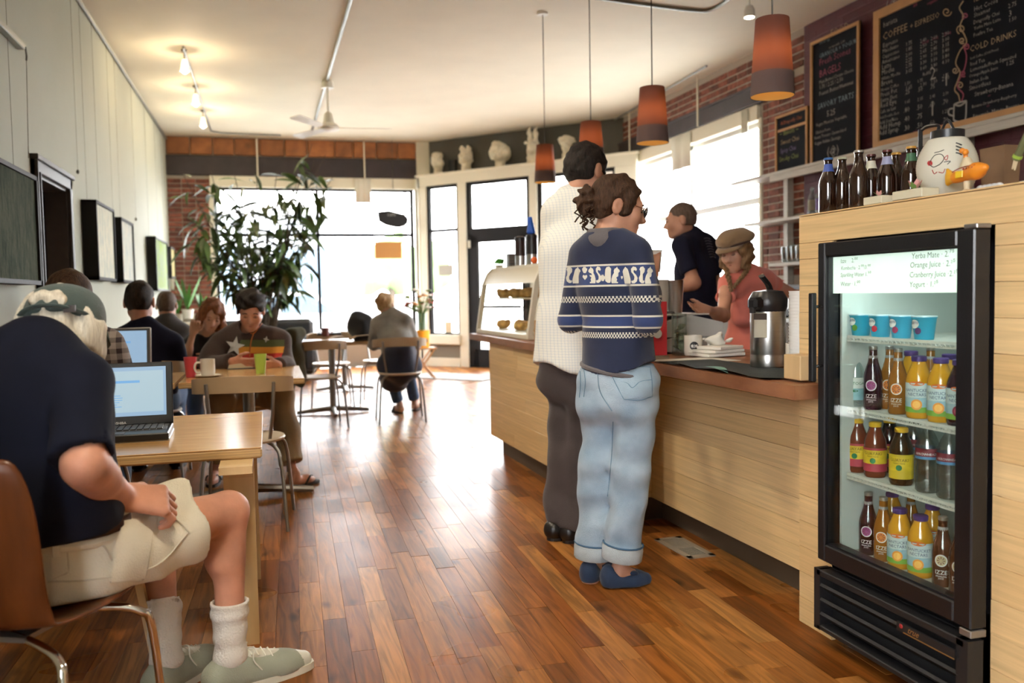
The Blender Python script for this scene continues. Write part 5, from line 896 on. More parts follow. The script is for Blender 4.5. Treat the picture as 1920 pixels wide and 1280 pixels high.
P8.garment('shirt', CHK, P8.shirt(.014, 1, fore=.95, ga=.020, loose=.012)+[cap(P8.J['wa'], P8.J['pe']+np.array([0, 0, .03]), .165, .172, n=f8, s=1.2, k=.05), cap(P8.J['nb']-np.array([0, 0, .03]), P8.J['nb']+np.array([0, 0, .045]), .078, .066, k=.03, flat=1)], planes=[(P8.J['pe']+np.array([0, 0, .01]), (-.35, 0, -1))], wr=.012, wf=(20, 20, 5), base=.011)
DKP = cloth('charcoal_trousers', (.055, .042, .042), .15); P8.garment('trousers', DKP, P8.pants(.006, .99, gk=.026, ga=.042), wr=.010, wf=(16, 16, 24), base=.011)
shoe_pair(P8, mat('black_leather', (.012, .011, .011), .35), BLACKP); P8.cap_hair(HBLACK, low=-.075, lift=.012, wr=.004, wf=(70, 70, 110))
# pockets and seams of the old man's shorts
ob = bvh_of(sh_); SH2 = cloth('cream_cotton_pocket', (.70, .67, .56), .06, bump=.3, bscale=260); SEAM = mat('cream_seam', (.58, .54, .44), .9)
for nm, poly in (('rear_pocket', ((93, 1018), (122, 1012), (128, 1070), (98, 1084))), ('cargo_pocket', ((214, 1000), (286, 985), (270, 1082), (206, 1090))), ('pocket_flap', ((226, 978), (292, 968), (288, 996), (220, 1006)))): patch(ob, poly, nm, SH2, sh_, .006, 8)
for pts in (((93, 1018), (108, 1015), (122, 1012), (127, 1040), (128, 1070), (112, 1078), (98, 1084)), ((140, 1000), (190, 1020), (210, 1050)), ((206, 1090), (240, 1088), (270, 1082), (280, 1030), (286, 985)), ((296, 960), (330, 975), (356, 1000)), ((90, 1090), (180, 1085), (290, 1060), (350, 1000))): stitch(ob, pts, 'seam', SEAM, sh_, .0022, .003)
# man in the brown striped jacket, reading
def seated(Jx): return Jx
J = dict(pe=(-.12, 6.34, .54), hR=(-.21, 6.31, .52), hL=(-.03, 6.31, .52), kL=A(527, 742, 5.86), kR=(-.30, 5.92, .55), aL=atz(552, 888, .09), aR=(-.36, 6.05, .09), tL=atz(586, 897, .03), tR=(-.37, 5.84, .03),
         sR=A(412, 642, 6.22), sL=A(526, 642, 6.20), eR=A(392, 688, 6.10), eL=A(536, 690, 6.08), wR=A(438, 678, 5.88), wL=A(520, 684, 5.86), nb=A(468, 622, 6.22), hc=A(470, 582, 6.12), hf=(-.02, -.88, -.42), hu=(.03, -.2, 1), tf=(0, -1, 0))
P6 = Person('dark-haired man in a brown jacket with rainbow stripes reading at the table', J, 1., SKIN2, fine=.0065); P6.hand('R', (.85, -.40, -.12), (.2, -.6, .75), curl=(.25, .35, .25)); P6.hand('L', (-.75, -.55, -.05), (-.2, -.5, .8), curl=(.5, .6, .4)); P6.body(); P6.face(lids=True, brow=HBLACK)
P6.cap_hair(HBLACK, low=-.03, lift=.018, wr=.008, wf=(60, 60, 60)); H = P6.h
FLEECE = cloth('brown_fleece', (.042, .022, .017), .2, bump=.35, bscale=120)
jk = P6.garment('jacket', FLEECE, P6.shirt(.028, 1, fore=.94, ga=.026, loose=.014)+[cap(P6.J['nb']-np.array([0, 0, .05]), P6.J['nb']+np.array([0, -.01, .055]), .085, .080, k=.03, flat=1)], cuts=[cap(P6.J['nb']+np.array([0, -.02, .0]), P6.J['nb']+np.array([0, -.10, .09]), .055, .075)], planes=[((0, 0, .56), (0, 0, -1))], wr=.010, wf=(16, 16, 22))
kb = bvh_of(jk)
for (poly, m_, nm) in ((((452, 637), (533, 637), (533, 650), (447, 650)), mat('olive_band', (.085, .10, .04), .9), 'olive_stripe'), (((447, 650), (533, 650), (531, 662), (444, 662)), mat('orange_band2', (.62, .26, .035), .9), 'orange_stripe'), (((444, 662), (531, 662), (527, 671), (452, 671)), mat('red_band', (.45, .035, .025), .9), 'red_stripe')): patch(kb, poly, nm, m_, jk, .004, 8)
stitch(kb, ((476, 624), (471, 640), (469, 655), (468, 668)), 'zip', mat('orange_zip', (.50, .14, .03), .6), jk, .004, .006); stitch(kb, ((452, 604), (462, 616), (474, 626), (486, 614), (494, 603)), 'collar_trim', mat('orange_zip', (.5, .14, .03), .6), jk, .003, .004)
def star(cx, cy, r, n=5): return [(cx+(r if i % 2 == 0 else r*.42)*math.sin(math.pi*i/n+.2), cy-(r if i % 2 == 0 else r*.42)*math.cos(math.pi*i/n+.2)) for i in range(2*n)]
def decal(bv, pts, nm, m, parent, lift=.006):
    V = [stick(bv, *p, lift=lift) for p in pts]
    if any(v is None for v in V): return
    c = sum(V)/len(V); MB().add([c]+V, [(0, 1+i, 1+(i+1) % len(V)) for i in range(len(V))]).build(nm, m, parent)
decal(kb, star(441, 649, 19), 'star_print', mat('grey_print', (.55, .54, .52), .8), jk, .008); decal(kb, star(499, 636, 6, 4), 'chest_logo', mat('grey_print', (.55, .54, .52), .8), jk)
KHAKI = cloth('khaki', (.34, .25, .15), .1); P6.garment('trousers', KHAKI, P6.pants(.018, .86, gk=.026, ga=.034), wr=.008, wf=(18, 18, 18))
def flipflop(P, ks='LR', strap=None):
    for k in ks:
        an, toe = P.J['a'+k], P.J['t'+k]; fd = unit([toe[0]-an[0], toe[1]-an[1], 0]); rr = np.cross(fd, (0, 0, 1)); c = np.array([(an[0]+toe[0])/2, (an[1]+toe[1])/2, 0])-fd*.01; pts = []
        for i in range(20): t = 2*math.pi*i/20; y = -math.cos(t); pts.append((.045*abs(math.sin(t))**.7*(1+.1*y)*math.copysign(1, math.sin(t)), y*.138))
        so = MB().prism(pts, (c[0], c[1], .001), rr, fd, .018).build('sandal', mat('sandal_brown', (.03, .02, .016), .6), P.t)
        for sg in (-1, 1): MB().tube(spline([c+fd*.085+np.array([0, 0, .05]), c+fd*.04+rr*sg*.030+np.array([0, 0, .062]), c-fd*.02+rr*sg*.046+np.array([0, 0, .02])], 5), .0075, 8, flat=.5).build('strap', mat('sandal_strap', (.035, .024, .02), .6), so)
flipflop(P6)
# red-haired woman at the table behind
J = dict(pe=(-.44, 7.58, .52), hR=(-.53, 7.55, .51), hL=(-.35, 7.55, .51), kL=(-.32, 7.18, .52), kR=(-.55, 7.18, .52), aL=(-.30, 7.25, .08), aR=(-.56, 7.25, .08), tL=(-.29, 7.05, .03), tR=(-.57, 7.05, .03), sR=A(353, 645, 7.46), sL=A(420, 642, 7.42), eR=A(347, 676, 7.30), eL=A(425, 690, 7.30), wR=A(362, 624, 7.20), wL=A(392, 676, 7.10), nb=A(388, 626, 7.44), hc=A(398, 590, 7.34), hf=(.10, -.85, -.45), hu=(.22, -.2, 1), tf=(0, -1, 0))
P5 = Person('red-haired woman in a black V-neck top leaning on her hand', J, .95, SKIN3, True, fine=.008, base=.013); P5.hand('R', (.25, -.1, .9), (.8, 0, 0), curl=(1., 1.1, .7)); P5.hand('L', (-.6, -.6, 0), (0, 0, 1)); P5.body(shod=True); P5.face(brow=HRED)
P5.hair(HRED, [P5.hell((0, -.02, .035), (.098, .112, .102)), P5.hell((0, -.05, -.06), (.100, .07, .09)), P5.hell((.082, .01, -.06), (.035, .055, .085)), P5.hell((-.082, .01, -.06), (.035, .055, .085))], [P5.hell((0, .118, -.040), (.072, .10, .115))], wr=.009, wf=(60, 60, 45), base=.009)
BLK = cloth('black_top', (.010, .009, .012), .1); nb5 = P5.J['nb']; P5.garment('top', BLK, P5.shirt(.012, .95, ga=.014)+[], cuts=[cap(nb5+np.array([.0, -.10, .05]), nb5+np.array([0, -.17, -.13]), .075, .02, k=.01), ell(nb5+np.array([0, -.02, .06]), (.10, .10, .07))], planes=[((0, 0, .54), (0, 0, -1))], wr=.005, base=.012)
BLUEJ = cloth('blue_jeans', (.05, .10, .20), .2); P5.garment('jeans', BLUEJ, P5.pants(.012, .96), wr=.004, base=.013); shoe_pair(P5, BLACKP, BLACKP)
# man in the navy T-shirt, back to the camera
def back_sitter(label, hcp, Y, sl, sr, ny, sy, el, er, wl, wr_, chairY, X, skin, hairm, cm, sc=1., low=-.055, cname='tshirt', sleeve=.7, fore=0., lift=.004, hf=(.05, 1, -.12), trous=None):
    J = dict(pe=(X, chairY, .54), hL=(X-.09, chairY+.02, .52), hR=(X+.09, chairY+.02, .52), kL=(X-.13, chairY+.45, .53), kR=(X+.13, chairY+.45, .53), aL=(X-.13, chairY+.40, .09), aR=(X+.13, chairY+.40, .09), tL=(X-.14, chairY+.60, .03), tR=(X+.14, chairY+.60, .03), sL=A(sl, sy, Y), sR=A(sr, sy, Y), eL=A(*el), eR=A(*er), wL=A(*wl), wR=A(*wr_), nb=A((sl+sr)/2, ny, Y), hc=A(*hcp), hf=hf, tf=(0, 1, 0))
    P = Person(label, J, sc, skin, fine=.009, base=.013); P.hand('L', (.3, .8, 0), (.6, 0, .5)); P.hand('R', (-.3, .8, 0), (-.6, 0, .5)); P.body(shod=True); P.face(); P.cap_hair(hairm, low=low, lift=lift, wr=.002)
    P.garment(cname, cm, P.shirt(.020, 1 if fore else sleeve, fore=fore, ga=.022, loose=.012)+[cap(P.J['nb']-np.array([0, 0, .04]), P.J['nb']+np.array([0, 0, .012]), .082, .066, k=.03, flat=1)], planes=[((0, 0, .56), (0, 0, -1))], cuts=P.sleeve_holes(sleeve, ga=.02) if not fore else (), wr=.008, wf=(14, 14, 14), base=.012); P.garment('trousers', trous or BLUEJ, P.pants(.014, .97), wr=.004, base=.014); shoe_pair(P, BLACKP, BLACKP); return P
P3 = back_sitter('man with short dark hair in a navy T-shirt seated with his back turned', (262, 566, 6.22), 6.18, 216, 322, 620, 642, (198, 702, 6.28), (337, 698, 6.28), (240, 692, 6.62), (322, 686, 6.62), 6.22, -.775, SKIN2, hair_mat('hair_near_black', (.010, .007, .006), (.035, .022, .016)), mat('navy_tshirt_far', (.008, .009, .024), .9, var=.12, bump=.1, bscale=200, spec=.2), sleeve=.82, sc=1.07)
P4 = back_sitter('man with cropped grey hair and grey shirt seated beyond the navy T-shirt', (313, 573, 8.24), 8.2, 286, 343, 604, 620, (270, 660, 8.3), (352, 660, 8.3), (300, 650, 8.6), (330, 650, 8.6), 8.25, -.80, SKIN, HBUZZ, cloth('grey_shirt', (.055, .05, .048), .1), lift=.0025)
PLAID = check_mat('grey_plaid', (.30, .27, .25), (.035, .025, .03), 22, 20, .45)
P2 = back_sitter('curly dark-haired man in a grey plaid shirt half hidden behind the green cap', (131, 566, 4.38), 4.32, 86, 196, 622, 645, (70, 720, 4.4), (228, 712, 4.42), (150, 715, 4.8), (214, 700, 4.8), 4.38, -.88, SKIN, HBROWN, PLAID, cname='shirt', fore=.9, lift=.02, low=-.03)
# woman in the grey sweater near the window
J = dict(pe=(1.21, 8.42, .53), hL=(1.12, 8.44, .51), hR=(1.30, 8.44, .51), kL=(1.12, 8.86, .52), kR=(1.34, 8.85, .50), aL=atz(750, 758, .09), aR=atz(778, 752, .10), tL=atz(744, 764, .03), tR=(1.62, 9.3, .05), sL=A(708, 606, 8.5), sR=A(762, 604, 8.48), eL=A(700, 646, 8.6), eR=A(775, 640, 8.52), wL=A(716, 644, 8.92), wR=A(786, 646, 8.80), nb=A(735, 592, 8.52), hc=A(724, 574, 8.58), hf=(.42, .80, -.40), hu=(-.28, .1, 1), tf=(-.05, 1, 0))
J['tL'] = J['aL']+np.array([-.03, .2, -.06]); J['tR'] = J['aR']+np.array([.06, .2, -.06])
P7 = Person('blond woman with a bun in a grey sweater seated with her back turned', J, .95, SKIN3, True, fine=.010, base=.013); P7.hand('L', (.2, .9, 0), (.7, 0, .3)); P7.hand('R', (-.4, .8, 0), (-.7, 0, .3)); P7.body(); P7.face()
P7.cap_hair(HBLOND, low=-.06, lift=.012); bc = A(713, 562, 8.50); P7.hair(HBLOND, [ell(bc, (.055, .05, .052))], name='hair_bun', wr=.008, wf=(60, 60, 60), base=.009)
P7.garment('sweater', cloth('grey_heather', (.30, .29, .26), .25, bump=.3, bscale=90), P7.shirt(.022, 1, fore=.92, ga=.022, loose=.012), planes=[((0, 0, .60), (0, 0, -1))], wr=.008, base=.012)
P7.garment('skirt', cloth('navy_skirt', (.012, .016, .040), .15), [grow(P7.torso[5], .03), cap((1.21, 8.42, .62), (1.21, 8.42, .52), .165, .18, k=.05), cap((1.21, 8.45, .50), (1.22, 8.75, .49), .17, .16, n=(0, 0, 1), s=1.6, k=.05), cap((1.18, 8.50, .48), (1.18, 8.60, .36), .14, .13, k=.05)], wr=.012, wf=(20, 20, 6), base=.012); P7.garment('jeans', BLUEJ, P7.pants(.008, .93, ga=.02), wr=.004, base=.012); flipflop(P7)
# barista in the navy T-shirt, turned to the window
J = dict(pe=(3.08, 6.0, .98), hL=(3.0, 5.94, .94), hR=(3.16, 6.06, .94), kL=(3.0, 5.94, .50), kR=(3.16, 6.08, .50), aL=(3.0, 5.92, .08), aR=(3.16, 6.06, .08), tL=(2.88, 6.06, .03), tR=(3.04, 6.2, .03), sL=A(1277, 462, 5.86), sR=A(1328, 462, 6.14), eL=A(1302, 530, 5.76), eR=A(1342, 530, 6.2), wL=A(1258, 543, 5.82), wR=A(1290, 560, 6.4), nb=A(1298, 446, 6.0), hc=A(1276, 414, 5.98), hf=(-.88, .42, -.08), tf=(-.62, .78, 0))
P10 = Person('barista with cropped hair in a navy T-shirt turned towards the window', J, 1.04, SKIN, fine=.009, base=.013); P10.hand('L', (-.9, .3, 0), (0, .2, 1)); P10.hand('R', (-.6, .7, 0), (0, 0, 1)); P10.body(shod=True); P10.face(); P10.cap_hair(HBUZZ, low=-.04, lift=.0025, wr=.001)
ts = P10.garment('tshirt', mat('navy_tshirt_bar', (.012, .013, .030), .9, var=.12, bump=.1, bscale=200, spec=.2), P10.shirt(.020, .72, ga=.024, loose=.012)+[cap(P10.J['wa'] if 'wa' in P10.J else (3.08, 6, 1.1), (3.08, 6.0, .92), .165, .17, n=P10.tf, s=1.2, k=.05)], planes=[((0, 0, .86), (0, 0, -1))], wr=.007, base=.012); P10.garment('trousers', cloth('olive_trousers', (.06, .06, .04), .1), P10.pants(.015, .97), wr=.004, base=.014); shoe_pair(P10, BLACKP, BLACKP)
tb = bvh_of(ts); GP = mat('faded_print', (.11, .11, .13), .9)
for y in range(8): stitch(tb, ((1320+y*1.6, 447+y*5), (1326+y*1.6, 446+y*5), (1332+y*1.4, 448+y*5)), 'back_print', GP, ts, .0035, .002)
# barista in the coral T-shirt and flat cap
J = dict(pe=A(1412, 652, 4.78), sR=A(1362, 532, 4.64), sL=A(1445, 530, 4.84), eR=A(1356, 592, 4.48), wR=A(1326, 580, 4.22), eL=A(1495, 556, 4.95), wL=A(1528, 560, 4.72), nb=A(1400, 514, 4.74), hc=A(1379, 470, 4.66), hf=(-.80, -.52, -.28), hu=(-.12, 0, 1), tf=(-.55, -.83, 0))
pp = J['pe']; q_ = np.array([.083, -.055, 0])
J.update(hR=pp-q_-np.array([0, 0, .04]), hL=pp+q_-np.array([0, 0, .04])); J.update(kR=J['hR']-np.array([.02, .02, J['hR'][2]-.48]), kL=J['hL']-np.array([.02, .02, J['hL'][2]-.48])); J.update(aR=np.array([J['kR'][0], J['kR'][1], .08]), aL=np.array([J['kL'][0], J['kL'][1], .08])); J.update(tR=J['aR']+np.array([-.11, -.16, -.05]), tL=J['aL']+np.array([-.11, -.16, -.05]))
P11 = Person('barista in a coral T-shirt and tan flat cap with long braids reaching out a hand', J, .95, SKIN, True, fine=.0065); P11.hand('R', (-.86, -.42, .05), (-.35, .5, .6), curl=(.12, .2, .15), thumb=.1); P11.hand('L', (.5, -.6, -.2), (0, 0, 1)); P11.body(shod=True); P11.face(brow=HLBROWN); H = P11.h
CORAL = cloth('coral_tshirt', (.62, .17, .125), .08, bump=.15); P11.garment('tshirt', CORAL, P11.shirt(.012, .42, ga=.016)+[cap(P11.J['pe']+np.array([0, 0, .16]), P11.J['pe']+np.array([0, 0, .0]), .135, .16, n=P11.tf, s=1.2, k=.05), cap(P11.J['nb']-np.array([0, 0, .05]), P11.J['nb']-np.array([0, 0, .01]), .085, .075, k=.03, flat=1)], cuts=P11.sleeve_holes(.42, ga=.014), planes=[(P11.J['pe']+np.array([0, 0, -.02]), (0, 0, -1))], wr=.007, wf=(10, 10, 30)); P11.garment('jeans', cloth('dark_jeans', (.015, .016, .03), .1), P11.pants(.012, .96), wr=.004, base=.014); shoe_pair(P11, BLACKP, BLACKP)
P11.hair(HLBROWN, [P11.hell((0, -.02, .035), (.090, .106, .09)), P11.hell((.066, .02, -.045), (.032, .06, .085)), P11.hell((-.066, .02, -.045), (.032, .06, .085)), P11.hell((0, -.06, -.04), (.085, .06, .08))], [P11.hell((0, .118, -.045), (.072, .092, .115))], wr=.006, wf=(50, 50, 90))
def braid(pts, r0, r1):
    P = spline(pts, 7); n = len(P); V = MB()
    for ph in range(3):
        Q = [P[i]+(r0+(r1-r0)*i/n)*.62*(np.array([1, .3, 0])*math.cos(i*.9+ph*2.09)+np.array([-.3, 1, 0])*.7*math.sin(1.8*i+ph*4.18)) for i in range(n)]; V.tube(Q, [(r0+(r1-r0)*i/n)*.62 for i in range(n)], 7)
    return V.build('braid', HLBROWN, P11.t, smooth=True)
braid([H(.075, .03, -.09), A(1362, 508, 4.60), A(1368, 528, 4.54), A(1371, 546, 4.52)], .018, .010); braid([H(-.075, .03, -.09), A(1401, 505, 4.60), A(1389, 522, 4.55), A(1374, 540, 4.52)], .018, .010)
CAPT = cloth('tan_tweed', (.20, .125, .065), .2, bump=.4, bscale=120)
co = P11.hair(CAPT, [P11.hell((0, -.022, .082), (.108, .125, .052)), P11.hell((0, -.012, .055), (.094, .110, .04))], [P11.hell((0, -.01, .01), (.088, .104, .05))], name='flat_cap', wr=.004, wf=(30, 30, 30), planes=[(H(0, 0, .040), -P11.H[2])]); MB().tube([H(.098*math.cos(t), -.012+.114*math.sin(t), .052) for t in np.linspace(0, 6.283, 26, endpoint=False)], .010, 8, closed=True, flat=.7).build('band', mat('brown_band', (.05, .025, .018), .6), co, smooth=True)
V = []
for i in range(11): a = R(25+130*i/10); V += [H(.092*math.cos(a), -.012+.108*math.sin(a), .045), H(.088*math.cos(a), .02+.150*math.sin(a), .026)]
bo = MB().add(V, [(2*i, 2*i+2, 2*i+3, 2*i+1) for i in range(10)]).build('peak', CAPT, co, smooth='all'); bo.modifiers.new('t', 'SOLIDIFY').thickness = .005
# ---------------------------------------------------------------- things on the tables
SCREEN = mat('lcd_screen', (.05, .06, .07), .12, emit=(.36, .54, .74), estr=.5); SCR2 = mat('lcd_window', (.05, .06, .07), .12, emit=(.55, .74, .84), estr=.45); SCR3 = mat('lcd_blue', (.02, .04, .08), .12, emit=(.16, .36, .62), estr=.7); GREYPL = mat('grey_plastic', (.10, .10, .11), .4); SILVER = mat('silver_plastic', (.42, .42, .42), .35, metal=.4)
def laptop(label, loc, rz, w, d, h, tilt, lidm, rimm, word):
    o = local('laptop', label, 'laptop'); b = MB().box((0, d/2, .014), (w, d, .026), bev=.004).build('base', BLACKP, o); MB().box((0, d/2, .002), (w+.004, d-.01, .012), bev=.003).build('side_trim', SILVER, b)
    kb_ = MB().box((0, d*.60, .0275), (w*.92, d*.55, .002)).build('keyboard', GREYPL, b)
    for r_ in range(5):
        for c in range(14): MB().box((-w*.43+w*.86*(c+.5)/14, d*.36+d*.48*(r_+.5)/5, .0305), (w*.053, d*.078, .005), bev=.0015).build('key', BLACKP, kb_)
    MB().box((0, d*.17, .0276), (.07, .045, .002)).build('touchpad', GREYPL, b)
    ct_, st_ = math.cos(tilt), math.sin(tilt); M = np.array([[1, 0, 0], [0, ct_, st_], [0, -st_, ct_]]); base = np.array([0, d-.004, .024]); T = lambda x, y, z: base+M@np.array([x, y, z])
    lid = MB().box(T(0, 0, h/2), (w, .014, h), rot=M, bev=.004).build('lid', lidm, o); MB().box(T(0, -.0072, h/2), (w-.012, .003, h-.012), rot=M).build('bezel', rimm, lid)
    MB().box(T(0, -.0085, h/2+.008), (w-.046, .002, h-.052), rot=M).build('screen', SCREEN, lid); ex, ez = M@np.array([1., 0, 0]), M@np.array([0, 0, 1.])
    ww, hh = w-.046, h-.052; Q = MB().box(T(ww*.04, -.0098, h/2+.008), (ww*.86, .0008, hh*.84), rot=M).build('window_pane', SCR2 if word else SCREEN, lid); MB().box(T(-ww*.10, -.0103, h/2+.008+hh*.20), (ww*.62, .0006, hh*.05), rot=M).build('title_bar', SCR3, lid); tx = MB()
    for k in range(9): tx.box(T(-ww*.18+random.uniform(-.01, .01), -.0106, h/2+hh*.10-k*hh*.045), (ww*random.uniform(.2, .42), .0005, hh*.014), rot=M)
    tag(tx.build('screen_text', SCR3, lid), kind='stuff')
    if word: text_on(MB(), word, .013, T(-.035, -.0092, .006), ex, ez, off=.005).build('lettering', mat('silver_print', (.6, .6, .6), .4), lid)
    return place(o, loc, rz)
c0, c1 = atz(326, 806, .70), atz(309, 842, .70); ang = math.atan2(c0[1]-c1[1], c0[0]-c1[0])-math.pi/2; dv = unit([c0[0]-c1[0], c0[1]-c1[1], 0]); rv = np.array([dv[1], -dv[0], 0]); W1 = .36; fc = c0-dv*.26-rv*(W1/2); laptop('black laptop open in front of the old man', (fc[0], fc[1], .702), math.atan2(rv[1], rv[0]), W1, .26, .235, R(14), BLACKP, BLACKP, 'TOSHIBA')
e = A(277, 615, 5.38); laptop('silver-edged laptop open on the table by the left wall', (e[0]-.17, 5.16, TZ+.002), R(-3), .34, .23, e[2]-TZ-.02, R(8), SILVER, GREYPL, None)
def tumbler(label, px, py, m, Y=None): p = atz(px, py, TZ); o = MB().lathe([(.026, 0), (.027, .003), (.036, .115), (.0345, .115), (.026, .006)], (p[0], p[1], TZ+.001), 22).build('plastic_tumbler', m, None, smooth=True, label=label, cat='cup', group='cups on the birch table'); return o
tumbler('translucent pink plastic tumbler on the birch table', 358, 707, mat('pink_plastic', (.80, .09, .12), .3, trans=.25)); tumbler('translucent lime plastic tumbler by the open book', 489, 700, mat('lime_plastic', (.55, .80, .14), .3, trans=.25))
def mug(label, p, r=.042, h=.095, m=None, ha=0., logo=False, group=None, name='coffee_mug'):
    m = m or mat('white_ceramic', (.72, .70, .64), .2, coat=.4); o = thing(name, label, 'mug', p, 0, group); p = np.array(p); MB().lathe([(r*.85, 0), (r*.93, .004), (r, .02), (r, h), (r*.92, h), (r*.90, .01), (.001, .008)], p, 24).build('cup', m, o, smooth=True)
    d = np.array([math.cos(ha), math.sin(ha), 0]); MB().tube(spline([p+d*r*.95+np.array([0, 0, h*.80]), p+d*(r+.022)+np.array([0, 0, h*.78]), p+d*(r+.032)+np.array([0, 0, h*.5]), p+d*(r+.02)+np.array([0, 0, h*.22]), p+d*r*.95+np.array([0, 0, h*.2])], 4), .006, 8).build('handle', m, o, smooth=True)
    if logo: c = p+np.array([0, 0, h*.5]); a0 = R(-110); n = 18; ML = MB(); ML.add([(c[0]+(r+.0006)*math.cos(a0+.021*math.cos(6.283*k/n)*q/r), c[1]+(r+.0006)*math.sin(a0+.021*math.cos(6.283*k/n)*q/r), c[2]+.021*math.sin(6.283*k/n)*q) for q in (1, .0) for k in range(n)], [(k, (k+1) % n, n+(k+1) % n, n+k) for k in range(n)]); ML.build('round_logo', mat('logo_black', (.015, .015, .02), .5), o); text_round(MB(), '(@)', .018, (p[0], p[1]), r+.001, c[2]-.006, a0).build('emblem', INKW, o)
    return o
p = atz(390, 706, TZ); mug('white mug on a saucer beside the pink tumbler', (p[0], p[1], TZ+.008), ha=R(200)); MB().lathe([(.045, 0), (.075, .008), (.076, .010), (.045, .004)], (p[0], p[1], TZ+.001), 24).build('saucer', mat('white_ceramic'), None, smooth=True, label='white saucer under the mug next to the pink tumbler', cat='saucer')
p = atz(348, 668, TZ); mug('white mug on the table near the red-haired woman', (p[0], p[1]-.05, TZ+.001), ha=R(180)); p = atz(373, 660, TZ); o = thing('sandwich_plate', 'plate with a sandwich in front of the red-haired woman', 'plate', (p[0], p[1]-.1, TZ)); MB().lathe([(.05, 0), (.10, .012), (.10, .015), (.05, .006)], (p[0], p[1]-.1, TZ+.001), 22).build('plate', mat('white_ceramic'), o, smooth=True); MB().box((p[0], p[1]-.1, TZ+.028), (.12, .09, .034), rz=.3, bev=.008).build('sandwich', mat('bread', (.42, .25, .10), .8, var=.3), o)
# open book
p = atz(470, 688, TZ); bk = thing('open_book', 'thick paperback lying open under the reading man', 'book', (p[0]+.02, p[1]-.02, TZ), 0); c = np.array([p[0]+.02, p[1]-.02, TZ]); PAGE = mat('book_pages', (.62, .55, .40), .8, var=.1, vscale=1, vstretch=(1, 1, 300))
for sg, nm in ((-1, 'left_pages'), (1, 'right_pages')):
    pr = [(0, .004), (.03, .032 if sg < 0 else .022), (.08, .034 if sg < 0 else .024), (.15, .024 if sg < 0 else .014), (.155, .004)]; MB().prism([(u*sg, v) for u, v in (pr if sg > 0 else pr[::-1])], c+np.array([0, .11, .002]), (1, 0, 0), (0, 0, 1), .22).build(nm, PAGE, bk)
MB().box(c+np.array([0, 0, .003]), (.32, .23, .004)).build('cover', mat('book_cover', (.05, .06, .09), .5), bk)
# ---------------------------------------------------------------- pictures, rails and wires on the left wall
def canvas_mat(name, cols, sx=6, sz=1.5):
    m = mat(name, cols[0], .9, spec=.1, bump=.3, bscale=40); nt = m.node_tree; N = nt.nodes; L = nt.links; b = N['Principled BSDF']; g = N.new('ShaderNodeNewGeometry'); mp = N.new('ShaderNodeMapping'); mp.inputs['Scale'].default_value = (1, sx, sz); nz = N.new('ShaderNodeTexNoise'); nz.inputs['Scale'].default_value = 3; nz.inputs['Detail'].default_value = 9; nz.inputs['Roughness'].default_value = .75; cr = N.new('ShaderNodeValToRGB'); e = cr.color_ramp.elements
    while len(e) < len(cols): e.new(.5)
    for i, c in enumerate(cols): e[i].position = .25+.5*i/(len(cols)-1); e[i].color = (*c, 1)
    L.new(g.outputs['Position'], mp.inputs[0]); L.new(mp.outputs[0], nz.inputs[0]); L.new(nz.outputs[0], cr.inputs[0]); L.new(cr.outputs[0], b.inputs['Base Color']); return m
PICS = [(4.9, 6.06, 1.29, 1.95, 'large dark green textured painting nearest the camera on the left wall', [(.008, .016, .014), (.03, .045, .03), (.08, .09, .06), (.012, .02, .02)]), (8.02, 8.93, 1.36, 2.02, 'tall pale blue painting right after the dark door', [(.06, .20, .36), (.45, .50, .45), (.70, .66, .52), (.03, .14, .26)]), (9.33, 10.15, 1.36, 1.99, 'second pale blue painting further along the left wall', [(.08, .22, .40), (.42, .50, .50), (.66, .64, .54), (.03, .12, .25)]), (12.1, 13.5, 1.30, 1.99, 'grey and lime green painting near the brick corner', [(.10, .11, .16), (.28, .30, .33), (.30, .42, .08), (.40, .50, .20)]), (13.95, 14.6, 1.50, 1.96, 'small ochre painting in the far left corner', [(.20, .16, .06), (.35, .30, .14), (.10, .10, .06)])]
WIRE = mat('wire', (.10, .09, .07), .4, metal=.5)
for i, (ya, yb, za, zb_, l, cols) in enumerate(PICS):
    o = thing('painting', l, 'painting', (XL+.05, (ya+yb)/2, za), 0, 'paintings on the left wall'); fm = MB(); d0, d1 = XL+.004, XL+.12
    for a, b, z0, z1 in ((ya, ya+.025, za, zb_), (yb-.025, yb, za, zb_), (ya, yb, za, za+.025), (ya, yb, zb_-.025, zb_)): fm.bb(d0, d1, a, b, z0, z1)
    fm.build('frame', BLACKF, o); MB().bb(XL+.03, XL+.105, ya+.02, yb-.02, za+.02, zb_-.02).build('canvas', canvas_mat('canvas%d' % i, cols), o)
    for yy in ((ya+.18, yb-.18) if i else (yb-.12,)): MB().tube([(XL+.02, yy, zb_-.005), (XL+.02, yy, 3.68 if i else 3.0)], .0013, 4).build('hanging_wire', WIRE, o)
RAIL = mat('rail_metal', (.30, .31, .29), .35, metal=.7)
MB().tube([(XL+.02, 6.3, 3.69), (XL+.02, YB-.1, 3.69)], .018, 8).build('picture_rail', RAIL, None, smooth=True, label='long metal picture rail under the ceiling on the left wall', cat='rail')
e_ = atx(48, 97, XL+.05); o = thing('wall_rail', 'short metal rail ending in a hook at the upper left corner', 'rail', e_); MB().bb(XL+.002, XL+.05, 2.0, e_[1], e_[2]+.01, e_[2]+.05, bev=.005).build('rail', RAIL, o); MB().tube([e_+np.array([0, 0, .03]), e_+np.array([0, .02, -.02]), e_+np.array([0, .01, -.05])], .006, 6).build('hook', WIRE, o); MB().tube([e_+np.array([0, .01, -.05]), (XL+.02, e_[1]+.08, 2.1)], .002, 4).build('cord', WIRE, o)
